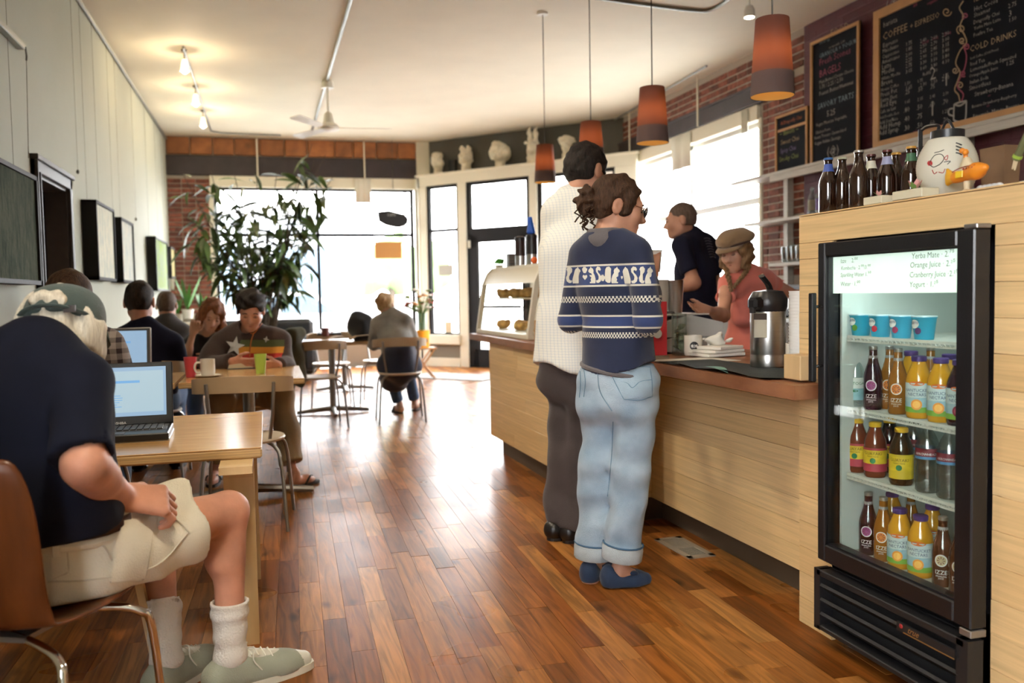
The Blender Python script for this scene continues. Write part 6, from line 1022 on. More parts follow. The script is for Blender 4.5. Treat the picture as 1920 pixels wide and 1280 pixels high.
for k, (px, py) in enumerate(((146, 322), (255, 411))): q = atx(px, py, XL+.01); MB().tube([q, (XL+.01, q[1], 3.68)], .0013, 4).ball(q, (.012, .012, .018)).build('loose_wire', WIRE, None, label=('bare hanging wire with a small weight right of the dark door', 'bare hanging wire with a small weight above the far paintings')[k], cat='wire')
# ---------------------------------------------------------------- ceiling: conduit, fan, track lights, pendants
def conduit(label, pts, r=.014): MB().tube(pts, r, 8).build('conduit', RAIL, None, smooth=True, label=label, cat='conduit')
Z = HC-.015
conduit('straight metal conduit running down the middle of the ceiling', [(.79, 5.6, Z), (.76, 14.5, Z)], .018)
conduit('curved conduit near the pendant lamps on the ceiling', spline([atz(1085, -8, Z), atz(1200, 8, Z), atz(1300, 20, Z), atz(1335, 18, Z), atz(1372, -5, Z), atz(1410, -40, Z)], 5), .016)
conduit('thin conduit along the ceiling over the left track lights', [(-.735, 9.7, Z), (-.735, 14.4, Z), (-.60, 14.55, Z), (.3, 14.6, Z)], .012)
conduit('thin conduit above the side window at the ceiling edge', [atz(1150, 226, Z), atz(1195, 200, Z), atz(1325, 124, Z)], .012)
FANW = mat('fan_white', (.72, .70, .62), .4); fx, fy = .78, 10.9
fan = thing('ceiling_fan', 'white three-blade ceiling fan', 'fan', (fx, fy, 3.2)); MB().lathe([(.075, HC-.09), (.07, HC-.02), (.05, HC)], (fx, fy, 0), 16).build('canopy', FANW, fan, smooth=True); MB().tube([(fx, fy, 3.36), (fx, fy, HC-.05)], .012, 8).build('rod', FANW, fan); MB().lathe([(.03, 3.15), (.12, 3.17), (.135, 3.20), (.10, 3.235), (.065, 3.25), (.05, 3.36), (.03, 3.38)], (fx, fy, 0), 20).build('motor', FANW, fan, smooth=True)
for a in (-6, 118, 236):
    d = np.array([math.cos(R(a)), math.sin(R(a)), 0]); s_ = np.array([-d[1], d[0], .18]); c = np.array([fx, fy, 3.19]); MB().prism([(.10, -.03), (.2, -.06), (.72, -.075), (.75, -.05), (.75, .05), (.72, .075), (.2, .05), (.10, .03)], c, d, s_, .008).build('blade', FANW, fan)
for k, (px, py) in enumerate(((345, 93), (366, 161), (380, 206))):
    q = atz(px, py, HC); l = ('nearest', 'middle', 'farthest')[k]; o = thing('track_light', l+' of the three glowing track lights on the left ceiling', 'lamp', (q[0], q[1], HC-.3), 0, 'track lights on the left ceiling'); MB().lathe([(.03, HC-.02), (.03, HC)], (q[0], q[1], 0), 12).build('mount', WIRE, o); MB().tube([(q[0], q[1], HC), (q[0], q[1], HC-.10)], .006, 6).build('stem', WIRE, o)
    MB().lathe([(.022, HC-.10), (.028, HC-.12), (.042, HC-.20), (.046, HC-.22)], (q[0], q[1], 0), 16, cap=False).build('glass_shade', mat('lamp_glass', (.8, .7, .5), .2, emit=(1, .75, .42), estr=2.), o, smooth=True); MB().ball((q[0], q[1], HC-.215), .030).build('bulb', mat('halogen', (1, .9, .7), .3, emit=(1, .85, .6), estr=22.), o, smooth='all')
    ld = bpy.data.lights.new('track_bulb', 'POINT'); ld.energy = 9; ld.color = (1, .78, .5); ld.shadow_soft_size = .03; put('track_bulb', ld, o, (0, 0, .03))
q = atz(1405, -2, HC); o = thing('spot_light', 'small white spotlight at the top edge above the last pendant', 'lamp', (q[0], q[1], HC-.2)); MB().tube([(q[0], q[1], HC), (q[0], q[1], HC-.06)], .008, 6).build('stem', FANW, o); MB().lathe([(.03, HC-.06), (.045, HC-.09), (.05, HC-.16)], (q[0], q[1], 0), 14).build('head', FANW, o, smooth=True); MB().lathe([(.042, HC-.163), (.042, HC-.160)], (q[0], q[1], 0), 14).build('lens', mat('halogen'), o)
for k, (x, y, e, aim) in enumerate(((.45, 1.2, 12, (.6, 1.8, 0)), (-.55, 3.4, 110, (1.65, 4.0, .5)), (-.55, 5.6, 120, (1.6, 5.4, .5)), (.1, 1.2, 140, (-.3, 2.6, .4)), (1.0, -.8, 4, (1, 0, 0)))):   # unseen spots added above the frame to brighten floor, counter and old man
    o = thing('spot_light', ('added ceiling spotlight over the floor in front of the fridge', 'added ceiling spotlight aimed at the middle of the counter', 'added ceiling spotlight aimed at the far end of the counter', 'added ceiling spotlight aimed at the old man', 'added ceiling spotlight behind the camera')[k], 'lamp', (x, y, HC-.2), 0, 'added ceiling spotlights above the frame'); MB().tube([(x, y, HC), (x, y, HC-.06)], .008, 6).build('stem', FANW, o); MB().lathe([(.03, HC-.06), (.045, HC-.09), (.05, HC-.16)], (x, y, 0), 14).build('head', FANW, o, smooth=True)
    ld = bpy.data.lights.new('spot_bulb', 'SPOT'); ld.energy = e; ld.color = (1, .84, .62); ld.spot_size = R(95); ld.spot_blend = 1; ld.shadow_soft_size = .15; so_ = put('spot_bulb', ld, o, (0, 0, .02)); so_.rotation_euler = (Vector(aim)-Vector((x, y, HC-.18))).to_track_quat('-Z', 'Y').to_euler()
SHADE_O = mat('shade_fabric', (.16, .085, .065), .9, bump=.3, bscale=300); SHADE_I = mat('shade_lining', (.85, .62, .25), .8); SHADE_B = mat('shade_band', (.13, .085, .08), .9, bump=.3, bscale=300)
def shade_mat():
    m = mat('lit_shade_fabric', (.12, .055, .045), .9, bump=.3, bscale=300); nt = m.node_tree; N = nt.nodes; b = N['Principled BSDF']; t = N.new('ShaderNodeBsdfTranslucent'); t.inputs[0].default_value = (.62, .20, .09, 1); x = N.new('ShaderNodeMixShader'); x.inputs[0].default_value = .2; nt.links.new(b.outputs[0], x.inputs[1]); nt.links.new(t.outputs[0], x.inputs[2]); nt.links.new(x.outputs[0], N['Material Output'].inputs[0]); return m
SHADE_L = shade_mat()
PEND = [(1022, 268, 350, 41.5, 'farthest and smallest'), (1108, 225, 306, 50, 'third'), (1223, 161, 276, 61, 'second nearest'), (1448, 33, 188, 81, 'nearest and largest')]
for px, yt, yb, w, l in PEND:
    dep = FPX*.205/w; d = ray(px, (yt+yb)/2); d = d/(d@CF); c = EYEP+d*dep; zt = (EYEP+ray(px, yt+4)*dep)[2]; zb_ = (EYEP+ray(px, yb-8)*dep)[2]
    o = thing('pendant_lamp', l+' brown fabric pendant lamp over the counter', 'lamp', (c[0], c[1], zb_), 0, 'pendant lamps over the counter'); P0 = (c[0], c[1], 0); h = zt-zb_; rb_, rt_ = .1025, .078; zm_ = zb_+h*.30; rm = rb_+(rt_-rb_)*.30
    MB().lathe([(rm, zm_), (rt_, zt)], P0, 32, cap=False).build('shade', SHADE_L, o, smooth='all'); MB().lathe([(rb_, zb_), (rm+.0005, zm_)], P0, 32, cap=False).build('lower_band', SHADE_B, o, smooth='all'); MB().lathe([(rb_-.003, zb_+.001), (rm-.003, zm_)], P0, 32, cap=False).build('lining', SHADE_I, o, smooth='all'); MB().lathe([(.001, zt-.004), (rt_, zt-.002), (rt_, zt)], P0, 32).build('top_disc', SHADE_O, o)
    MB().tube([(c[0], c[1], zt), (c[0], c[1], HC)], .004, 6).build('cord', WIRE, o); MB().lathe([(.05, HC-.02), (.05, HC)], P0, 16).build('ceiling_rose', FANW, o); MB().ball((c[0], c[1], zb_+h*.62), .032).build('bulb', mat('warm_bulb', (1, .8, .5), .4, emit=(1, .62, .25), estr=3.), o, smooth='all')
    ld = bpy.data.lights.new('pendant_bulb', 'POINT'); ld.energy = 1.3; ld.color = (1, .66, .32); ld.shadow_soft_size = .035; put('pendant_bulb', ld, o, (0, 0, h*.58))
# ---------------------------------------------------------------- ledge with plaster heads
PLAS = mat('plaster', (.74, .68, .54), .8, var=.08, bump=.3, bscale=60); up = np.array([0, 0, 1.])
def bust(px, yb, yt, kind, label):
    b = atplane(px, yb, F0+FN*(-.16), FN); b[2] = ZL; h = (atplane(px, yt, F0+FN*(-.16), FN)[2]-ZL); o = thing('plaster_head', label, 'sculpture', b, 0, 'plaster heads on the ledge'); s = h/.36; q = lambda x, y, z: b+s*(x*FD+y*FN+z*up)
    pr = [cap(q(0, 0, .01), q(0, 0, .05), .075*s, .06*s), cap(q(0, 0, .05), q(0, 0, .12), .05*s, .06*s, k=.04)]
    if kind == 0: pr += [ell(q(.0, .02, .20), np.array((.085, .10, .11))*s), ell(q(-.02, .0, .29), np.array((.09, .07, .06))*s), ell(q(.07, .03, .16), np.array((.05, .05, .05))*s)]
    if kind == 1: pr += [ell(q(0, 0, .20), np.array((.10, .09, .11))*s), ell(q(-.05, 0, .31), np.array((.035, .03, .05))*s), ell(q(.05, 0, .31), np.array((.035, .03, .05))*s), ell(q(0, .08, .18), np.array((.04, .05, .04))*s)]
    if kind == 2: pr += [ell(q(0, 0, .20), np.array((.14, .10, .12))*s), ell(q(-.04, 0, .31), np.array((.07, .06, .04))*s), ell(q(.13, .04, .18), np.array((.05, .05, .045))*s), ell(q(0, .08, .15), np.array((.06, .06, .05))*s)]
    if kind == 3: pr += [ell(q(0, 0, .17), np.array((.065, .07, .09))*s), ell(q(-.035, 0, .28), np.array((.028, .025, .10))*s), ell(q(.035, 0, .28), np.array((.028, .025, .10))*s), ell(q(0, .06, .14), np.array((.035, .04, .035))*s)]
    if kind == 4: pr += [ell(q(0, 0, .20), np.array((.075, .08, .09))*s), ell(q(0, -.01, .29), np.array((.12, .09, .065))*s), ell(q(0, .07, .17), np.array((.03, .04, .03))*s)]
    pr += [ell(q(-.03, .085, .22), np.array((.02, .02, .015))*s), ell(q(.03, .085, .22), np.array((.02, .02, .015))*s)]
    sdf_obj('head', PLAS, o, pr, base=.011, wr=.008, wf=(50, 50, 50), seed=kind); MB().lathe([(.085*s, 0), (.085*s, .015*s), (.07*s, .02*s)], b, 16).build('plinth', PLAS, o)
for a in ((822, 321, 283, 0, 'leftmost plaster head, a profile, on the ledge'), (874, 318, 272, 1, 'plaster head with two short horns second on the ledge'), (938, 312, 262, 2, 'widest plaster head with flat crown in the middle of the ledge'), (1000, 306, 243, 3, 'tall plaster head with two upright ears on the ledge'), (1063, 300, 253, 4, 'plaster head with a mop of hair behind the hanging lamps')): bust(*a)
b = atplane(851, 319, F0+FN*(-.3), FN); MB().box((b[0], b[1], ZL+.125), (.13, .13, .25), rz=math.atan2(FD[1], FD[0]), bev=.004).build('speaker', BLACKP, None, label='small black loudspeaker standing between the first two plaster heads', cat='speaker')
b = atplane(911, 296, F0+FN*(-.40), FN); MB().box((b[0], b[1], ZL+.07), (.10, .08, .14), rz=math.atan2(FD[1], FD[0]), bev=.003).build('black_box', BLACKP, None, label='small black box behind the widest plaster head', cat='box')
# ---------------------------------------------------------------- big indoor tree in front of the shop window
LEAF = mat('leaf_green', (.028, .062, .014), .45, var=.4, vscale=2, objvar=.4, col2=(.075, .13, .025)); BARK = mat('bark', (.06, .045, .03), .8)
def leaf_mesh(l, w, bend):
    V = []; n = 6
    for i in range(n+1):
        t = i/n; ww = w*math.sin(math.pi*min(1, t*.93+.05))**.8*(1-.25*t); z = -bend*l*t*t; V += [(-ww, l*t, z+.12*ww), (0, l*t, z-.05*ww), (ww, l*t, z+.12*ww)]
    return V, [(3*i+k, 3*i+k+1, 3*i+k+4, 3*i+k+3) for i in range(n) for k in (0, 1)]
lm = [mesh_data('leaf', *leaf_mesh(l, w, b), LEAF, True) for l, w, b in ((.26, .038, .5), (.32, .048, .35), (.22, .036, .7), (.36, .052, .55))]
lmd = [leaf_mesh(l, w, b) for l, w, b in ((.26, .038, .5), (.32, .048, .35), (.22, .036, .7), (.36, .052, .55))]
TY_ = 12.3; tb0 = A(500, 620, TY_); tree = thing('indoor_tree', 'tall indoor tree with long drooping green leaves before the shop window', 'plant', (tb0[0], TY_, 0))
MB().lathe([(.20, 0), (.26, .40), (.27, .42), (.24, .42), (.22, .36)], (tb0[0], TY_, 0), 20).build('pot', mat('terracotta_pot', (.16, .10, .07), .7), tree, smooth=True); MB().lathe([(.22, .355), (.001, .36)], (tb0[0], TY_, 0), 16).build('soil', mat('soil', (.02, .014, .01), .95), tree)
rg = np.random.default_rng(5); tips = [(480, 310), (440, 330), (395, 320), (370, 375), (345, 330), (360, 430), (350, 470), (390, 470), (430, 400), (455, 450), (480, 420), (510, 380), (530, 440), (560, 420), (590, 440), (610, 400), (575, 470), (545, 500), (500, 490), (470, 500), (430, 500), (395, 520), (560, 330), (590, 300), (610, 290), (585, 270), (545, 350), (520, 320), (625, 330), (600, 360), (410, 350), (340, 400), (555, 540), (585, 500), (450, 370), (500, 440)]
leaves = []
for k, (px, py) in enumerate(tips):
    tip = A(px, py, TY_+rg.uniform(-.6, .5)); base_ = np.array([tb0[0]+rg.uniform(-.12, .12), TY_+rg.uniform(-.1, .1), .36]); mid = base_*.45+tip*.55+np.array([rg.uniform(-.1, .1), 0, .25+.2*rg.random()]); P = spline([base_, base_*.7+mid*.3+np.array([0, 0, .25]), mid, tip], 6); MB().tube(P, [.016-.012*i/len(P) for i in range(len(P))], 6).build('branch', BARK, tree, smooth=True)
    for j in range(15):
        t = rg.uniform(.55, 1.); i = min(int(t*(len(P)-1)), len(P)-1); p = P[i]+rg.normal(0, .05, 3)*np.array([1, 1, 1]); leaves.append((p, (rg.uniform(-.9, .5), rg.uniform(-.5, .5), rg.uniform(0, 6.28)), rg.integers(4), rg.uniform(.75, 1.15)))
rest = MB()
for k, (p, rot, i, s_) in enumerate(leaves):
    if k % len(leaves) < 300: put('leaf', lm[i], tree, p-ORG[tree], rot, (s_, s_, s_))
    else: Mx = np.array(Matrix(Matrix.Rotation(rot[2], 3, 'Z')@Matrix.Rotation(rot[1], 3, 'Y')@Matrix.Rotation(rot[0], 3, 'X'))); rest.add((np.array(lmd[i][0])*s_)@Mx.T+p, lmd[i][1])
tag(rest.build('foliage', LEAF, tree, smooth='all'), kind='stuff')
# potted plants by the brick pier
def pot_plant(label, px, py, Y, n, h, z=None):
    b = A(px, py, Y) if z is None else A(px, py, Y); b[2] = b[2]; o = thing('potted_plant', label, 'plant', b); MB().lathe([(.07, -.14), (.09, 0), (.08, 0)], b, 16).build('pot', mat('white_ceramic'), o, smooth=True)
    for k in range(n): a = rg.uniform(0, 6.28); t = rg.uniform(.1, .6); d = np.array([math.cos(a)*t, math.sin(a)*t, 1]); d = unit(d); x = np.array([-math.sin(a), math.cos(a), 0]); hh = h*rg.uniform(.6, 1.); MB().add([b+d*hh*u+x*w*s_ for u, w in ((0, .02), (.4, .035), (.8, .025), (1, .003)) for s_ in (-1, 1)], [(2*i, 2*i+1, 2*i+3, 2*i+2) for i in range(3)]).build('leaf', mat('bright_leaf', (.06, .20, .03), .5, objvar=.3, var=.2), o)
MB().bb(-1.40, -.55, 14.45, 14.95, 0, .82, bev=.01).build('low_cabinet', CREAM, None, label='low white cabinet under the brick pier', cat='cabinet')
pot_plant('upright bright green potted plant in front of the brick pier', 352, 580, 14.5, 9, .62); pot_plant('bushy potted plant on the low cabinet beside the brick pier', 380, 588, 14.7, 12, .34); pot_plant('small dark potted plant in the far left corner', 333, 588, 14.65, 9, .3)
p = atx(322, 531, XL+.01); MB().bb(XL+.001, XL+.05, p[1]-.12, p[1]+.02, p[2]-.10, p[2]+.11, bev=.006).build('wall_box', CREAM, None, label='white box fixed to the left wall in the far corner', cat='box')
# sofa, coats, paper, flower stand
SOFA = mat('dark_leather', (.022, .024, .028), .45, bump=.1, bscale=30); s0 = A(545, 625, 12.9); sf = thing('sofa', 'dark grey leather sofa under the shop window', 'sofa', (s0[0]-.1, 13.3, 0)); sx0, sx1 = s0[0]-1.0, A(590, 620, 13.3)[0]
MB().bb(sx0, sx1, 12.9, 13.75, .10, .42, bev=.03).build('base', SOFA, sf); MB().bb(sx0, sx1, 13.5, 13.8, .30, .86, bev=.06).build('backrest', SOFA, sf); MB().bb(sx1-.2, sx1, 12.88, 13.75, .12, .62, bev=.06).build('armrest', SOFA, sf); MB().bb(sx0, sx0+.2, 12.88, 13.75, .12, .62, bev=.06).build('armrest', SOFA, sf)
for a in (0, 1): MB().bb(sx0+.2+a*(sx1-sx0-.4)/2, sx0+.2+(a+1)*(sx1-sx0-.4)/2-.01, 12.9, 13.5, .40, .52, bev=.04).build('seat_cushion', SOFA, sf)
for xx in (sx0+.1, sx1-.1): MB().bb(xx-.03, xx+.03, 13.0, 13.06, 0, .11).bb(xx-.03, xx+.03, 13.6, 13.66, 0, .11).build('leg', BLACKP, sf)
oj = A(546, 650, 8.2); oo = thing('jacket', 'olive hooded jacket hung over a chair behind the reading man', 'jacket', (oj[0], 8.1, .4)); sdf_obj('shell_fabric', cloth('olive_canvas', (.06, .058, .03), .2), oo, [cap((oj[0], 8.06, .52), (oj[0], 8.06, .80), .11, .09, n=(0, 1, 0), s=1.4, k=.06), ell((oj[0]+.02, 8.05, .86), (.09, .08, .07)), cap((oj[0]-.07, 8.06, .7), (oj[0]-.09, 8.06, .40), .06, .05, k=.05), cap((oj[0]+.06, 8.06, .7), (oj[0]+.07, 8.06, .42), .05, .045, k=.05)], wr=.012, wf=(25, 25, 20), base=.013)
bc_ = A(684, 625, 8.9); oo = thing('coat', 'black coat heaped on the table left of the woman in grey', 'coat', (bc_[0], 8.95, TZ)); sdf_obj('cloth', cloth('black_wool', (.012, .012, .015), .2), oo, [ell((bc_[0], 8.98, TZ+.10), (.15, .14, .16)), ell((bc_[0]+.06, 8.95, TZ+.04), (.14, .13, .08)), ell((bc_[0]-.04, 9.0, TZ+.20), (.10, .10, .10))], wr=.015, wf=(25, 25, 25), base=.013, planes=[((0, 0, TZ+.002), (0, 0, -1))])
npp = atz(655, 640, TZ); oo = thing('newspaper', 'folded-out newspaper lying on the far pedestal table', 'newspaper', (npp[0], npp[1], TZ)); 
for sg, m_ in ((-1, 'left_sheet'), (1, 'right_sheet')): MB().add([(npp[0]+sg*u, npp[1]+v, TZ+.004+w) for v in (-.13, .15) for u, w in ((0, .01), (.06, .05), (.12, .055), (.19, .03+.03*(sg > 0)))], [(0, 1, 5, 4), (1, 2, 6, 5), (2, 3, 7, 6)]).build(m_, mat('newsprint', (.55, .42, .30), .8), oo, smooth='all')
sp_ = atz(795, 697, 0); sp_ = np.array([A(792, 650, 12.4)[0], 12.4, 0]); st = thing('folding_stool', 'wooden folding stool under the yellow flower bucket', 'stool', sp_); SW_ = mat('stool_wood', (.45, .22, .08), .5)
zS = A(792, 651, 12.4)[2]
for sg in (-1, 1):
    MB().tube([sp_+np.array([-.16, sg*.13, 0]), sp_+np.array([.15, sg*.13, zS-.02])], .015, 6).build('leg', SW_, st); MB().tube([sp_+np.array([.16, sg*.10, 0]), sp_+np.array([-.15, sg*.10, zS-.02])], .015, 6).build('leg', SW_, st)
MB().box(sp_+np.array([0, 0, zS-.012]), (.36, .32, .022), bev=.005).build('seat', SW_, st)
fb = sp_+np.array([0, 0, zS]); zt_ = A(792, 619, 12.4)[2]-zS; MB().lathe([(.085, 0), (.09, .005), (.115, zt_), (.12, zt_), (.11, zt_-.004), (.085, .01)], fb, 20).build('bucket', mat('yellow_orange', (.85, .36, .02), .4), None, smooth=True, label='bright yellow-orange bucket on the folding stool', cat='bucket')
vz = A(797, 586, 12.4)[2]; vs = thing('flower_vase', 'clear glass vase of mixed flowers standing in the yellow bucket', 'vase', fb+np.array([0, 0, .01])); MB().lathe([(.05, .015), (.055, .02), (.06, vz-zS), (.057, vz-zS), (.05, .03)], fb, 18).build('vase', glass_mat('vase_glass', (.85, .92, .92), .15), vs, smooth=True)
FLC = [mat('petal%d' % i, c, .6) for i, c in enumerate(((.45, .06, .05), (.70, .66, .58), (.16, .24, .04), (.62, .28, .06), (.09, .16, .03), (.35, .10, .10)))]
for k in range(34):
    a = rg.uniform(0, 6.28); r_ = .26*math.sqrt(rg.random()); top = fb+np.array([r_*math.cos(a), .6*r_*math.sin(a), vz-zS+.05+rg.uniform(0, .36)*(1-r_*1.8)]); MB().tube([fb+np.array([0, 0, .1]), fb+np.array([r_*.2*math.cos(a), 0, vz-zS]), top], .005, 5).build('stem', FLC[4], vs); f_ = MB()
    for j in range(6): b_ = j*1.047; d_ = np.array([math.cos(b_), math.sin(b_), .25]); f_.ball(top+d_*.022, (.022, .022, .013), 6, 4)
    f_.build('blossom', FLC[k % 6], vs, smooth='all')
# things on the far table, hanging signs in the window, mat, vent
p = atz(617, 628, .76); MB().box((p[0], p[1], .775), (.26, .16, .03), bev=.006).build('closed_book', BLACKP, None, label='dark closed book on the small table by the sofa', cat='book'); p = atz(599, 630, .76); mug('dark red mug on the small table by the sofa', (p[0]+.06, p[1]-.05, .761), r=.04, h=.09, m=mat('dark_red', (.12, .03, .03), .4))
sgx = [(708, 398), (715, 396), (730, 395), (745, 399), (757, 402), (765, 410), (764, 418), (757, 424), (748, 427), (735, 425), (722, 422), (712, 416), (710, 417), (709, 408)]; V = [A(x, y, YB-.12) for x, y in sgx]; so = thing('hanging_sign', 'black cloud-shaped sign hanging in the shop window', 'sign', V[9]); MB().prism([(v[0], v[2]) for v in V], (0, YB-.12, 0), (1, 0, 0), (0, 0, 1), .03).build('board', BLACKP, so); MB().tube([A(738, 395, YB-.13), (A(737, 356, YB-.13)[0], YB-.13, HC)], .004, 5).build('cord', WIRE, so)
text_on(MB(), 'cafe', .09, A(726, 405, YB-.151), (1, 0, 0), (0, 0, 1)).build('lettering', mat('sign_grey', (.35, .35, .33), .6), so)
a, b = A(703, 485, YB+.03), A(753, 453, YB+.03); MB().bb(a[0], b[0], YB+.02, YB+.04, a[2], b[2], bev=.003).build('paper_sign', mat('orange_card', (.60, .30, .10), .7), None, label='plain orange card fixed in the shop window below the black sign', cat='sign')
q0, z0_ = fp(823, 497); q1, z1_ = fp(850, 516); stk = fbox(MB(), q0, q1, z1_, z0_, .006, .012).build('window_sticker', mat('sticker', (.45, .43, .38), .6), None, label='rectangular sticker on the narrow corner window', cat='sticker'); q0, z0_ = fp(835, 603); q1, z1_ = fp(848, 624); fbox(MB(), q0, q1, z1_, z0_, .006, .012).build('paper_note', mat('cream_note', (.62, .50, .32), .7), None, label='small cream note low on the narrow corner window', cat='note')
m0 = atz(840, 706, 0); MB().box((m0[0]+.1, m0[1]-.1, .006), (1.5, .8, .012), rz=math.atan2(FD[1], FD[0]), bev=.004).build('door_mat', cloth('grey_mat', (.20, .19, .17), .3), None, label='grey door mat on the floor before the entrance', cat='mat')
v0, v1, v2 = atz(1240, 1015, .004), atz(1328, 1044, .004), atz(1262, 1008, .004); vc_ = (atz(1240, 1013, 0)+atz(1328, 1042, 0))/2; vd = unit(atz(1305, 1048, 0)-atz(1240, 1012, 0)); va_ = math.atan2(vd[1], vd[0]); vt = thing('floor_vent', 'pale metal floor vent beside the counter', 'vent', (vc_[0], vc_[1], 0)); VM = mat('vent_metal', (.42, .37, .29), .45, metal=.3); rx = np.array([vd[0], vd[1], 0]); ry = np.array([-vd[1], vd[0], 0])
def vb(u0, u1, w0, w1, z0, z1): return MB().box(np.array([vc_[0], vc_[1], 0])+rx*(u0+u1)/2+ry*(w0+w1)/2+np.array([0, 0, (z0+z1)/2]), (u1-u0, w1-w0, z1-z0), rz=va_)
vb(-.155, .155, -.06, .06, .0005, .003).build('base_plate', mat('vent_dark', (.02, .018, .015), .8), vt)
for a in ((-.165, -.135, -.068, .068), (.135, .165, -.068, .068), (-.165, .165, -.068, -.042), (-.165, .165, .042, .068), (-.012, .012, -.05, .05)): vb(*a, .001, .007).build('frame_bar', VM, vt)
for k in range(16): u = -.128+k*.0165+(.008 if k > 7 else 0); vb(u, u+.0045 if k > 7 else u+.0095, -.042, .042, .002, .006).build('louvre', VM, vt)
# ---------------------------------------------------------------- on the counter
def kz(px, py, z=CT): return atz(px, py, z)
STEEL = mat('brushed_steel', (.55, .54, .52), .28, metal=1., var=.05, vscale=2, vstretch=(1, 1, 60)); CASEW = mat('case_cream', (.66, .62, .50), .4); CASEG = glass_mat('case_glass', (.96, .98, .97), .10)
cA, cB = kz(893, 624), kz(990, 638); cl_ = unit([cB[0]-cA[0], cB[1]-cA[1], 0]); cn = np.array([-cl_[1], cl_[0], 0]); cn = cn if cn[0] > 0 else -cn; Lc = np.linalg.norm((cB-cA)[:2]); hz = atx(985, 492, (cB[0]))[2]-CT; dc = thing('pastry_case', 'cream-framed glass pastry display case on the end of the counter', 'display case', cA+cl_*Lc/2+cn*.2)
q = lambda u, v, z: cA+cl_*u+cn*v+np.array([0, 0, z]); Rm = np.stack([cl_, cn, np.array([0, 0, 1.])], 1); cbx = lambda u0, u1, v0, v1, z0, z1, bev=.004: MB().box(q((u0+u1)/2, (v0+v1)/2, (z0+z1)/2), (u1-u0, v1-v0, z1-z0), rot=Rm, bev=bev)
def ufor(px, v, z):
    lo, hi = -.6, Lc+.4
    for _ in range(40):
        m_ = (lo+hi)/2
        if project(q(m_, v, z))[0] < px: lo = m_
        else: hi = m_
    return m_
dz_ = .44; cbx(0, Lc, 0, dz_, .001, .035).build('base', CASEW, dc); cbx(-.005, Lc+.005, .14, dz_, hz-.05, hz).build('roof', CASEW, dc); cbx(.03, Lc-.03, .10, dz_-.02, hz*.52, hz*.52+.012).build('shelf', CASEW, dc); cbx(.0, Lc, dz_-.02, dz_, .03, hz-.04).build('rear_panel', CASEG, dc)
for u in (0, Lc-.035):
    pts = [(0, .03), (.055, hz*.75), (.09, hz-.05), (.14, hz), (dz_, hz), (dz_, hz-.035), (.15, hz-.035), (.12, hz-.07), (.09, hz*.74), (.035, .03)]; MB().prism(pts, q(u+.035, 0, 0), cn, np.array([0, 0, 1.]), -.035 if np.cross(cn, (0, 0, 1))@cl_ > 0 else .035).build('side_frame', CASEW, dc)
MB().add([q(.03, .012, .035), q(Lc-.03, .012, .035), q(Lc-.03, .062, hz*.74), q(.03, .062, hz*.74)], [(0, 1, 2, 3)]).build('front_glass', CASEG, dc); MB().add([q(.03, a_, b_) for a_, b_ in ((.062, hz*.74), (.095, hz-.055), (.15, hz-.012))]+[q(Lc-.03, a_, b_) for a_, b_ in ((.062, hz*.74), (.095, hz-.055), (.15, hz-.012))], [(0, 1, 4, 3), (1, 2, 5, 4)]).build('curved_glass', CASEW, dc, smooth='all')
PAST = mat('pastry', (.75, .42, .14), .7, var=.5, vscale=20, bump=.5, bscale=40)
for k in range(14):
    top = k < 8; u = .12+(Lc-.24)*((k % 8)/7. if top else (k-8)/5.); z = hz*.52+.012 if top else .036; o = thing('pastry', 'golden pastry number %s from the left on the %s of the display case' % (('one two three four five six seven eight'.split())[k if top else k-8], 'upper shelf' if top else 'floor'), 'pastry', q(u, .22+.06*(k % 2), z), 0, 'pastries in the display case'); c = q(u, .20+.08*(k % 2), z+.035); sdf_obj('crust', PAST, o, [ell(c+cl_*math.cos(t)*.035+cn*math.sin(t)*.03, (.03, .03, .033)) for t in np.linspace(0, 4.8, 6)], base=.011, wr=.006, wf=(60, 60, 60), seed=k, planes=[(q(0, 0, z), (0, 0, -1))])
def flask(label, u, v, m, lid): o = thing('travel_flask', label, 'flask', q(u, v, hz)); MB().lathe([(.036, 0), (.04, .005), (.04, .075)], q(u, v, hz), 20).build('steel_foot', STEEL, o, smooth=True); MB().lathe([(.0405, .075), (.0405, .19)], q(u, v, hz), 20).build('sleeve', m, o, smooth=True); MB().lathe([(.041, .19), (.043, .20), (.04, .215), (.02, .225)], q(u, v, hz), 20).build('lid', lid, o, smooth=True)
FB1 = mat('flask_brown', (.028, .016, .016), .4); flask('dark brown travel flask on top of the pastry case', ufor(976, .2, hz), .2, FB1, BLACKP); flask('black travel flask next to the man in the checked shirt', ufor(998, .2, hz), .2, BLACKP, BLACKP)
bq = q(ufor(998, .2, hz), .2, hz+.225); bo_ = thing('blue_figurine', 'bright blue cat figurine standing on the black flask', 'figurine', bq); BLU = mat('bright_blue', (.01, .10, .55), .4); sdf_obj('figure', BLU, bo_, [cap(bq+np.array([0, 0, .015]), bq+np.array([0, 0, .06]), .028, .018), ell(bq+np.array([-.012, 0, .088]), (.02, .017, .02)), cap(bq+np.array([-.02, .006, .105]), bq+np.array([-.022, .006, .115]), .006), cap(bq+np.array([-.004, -.006, .105]), bq+np.array([-.004, -.006, .115]), .006), cap(bq+np.array([-.02, 0, .05]), bq+np.array([-.028, 0, .01]), .009)], base=.005)
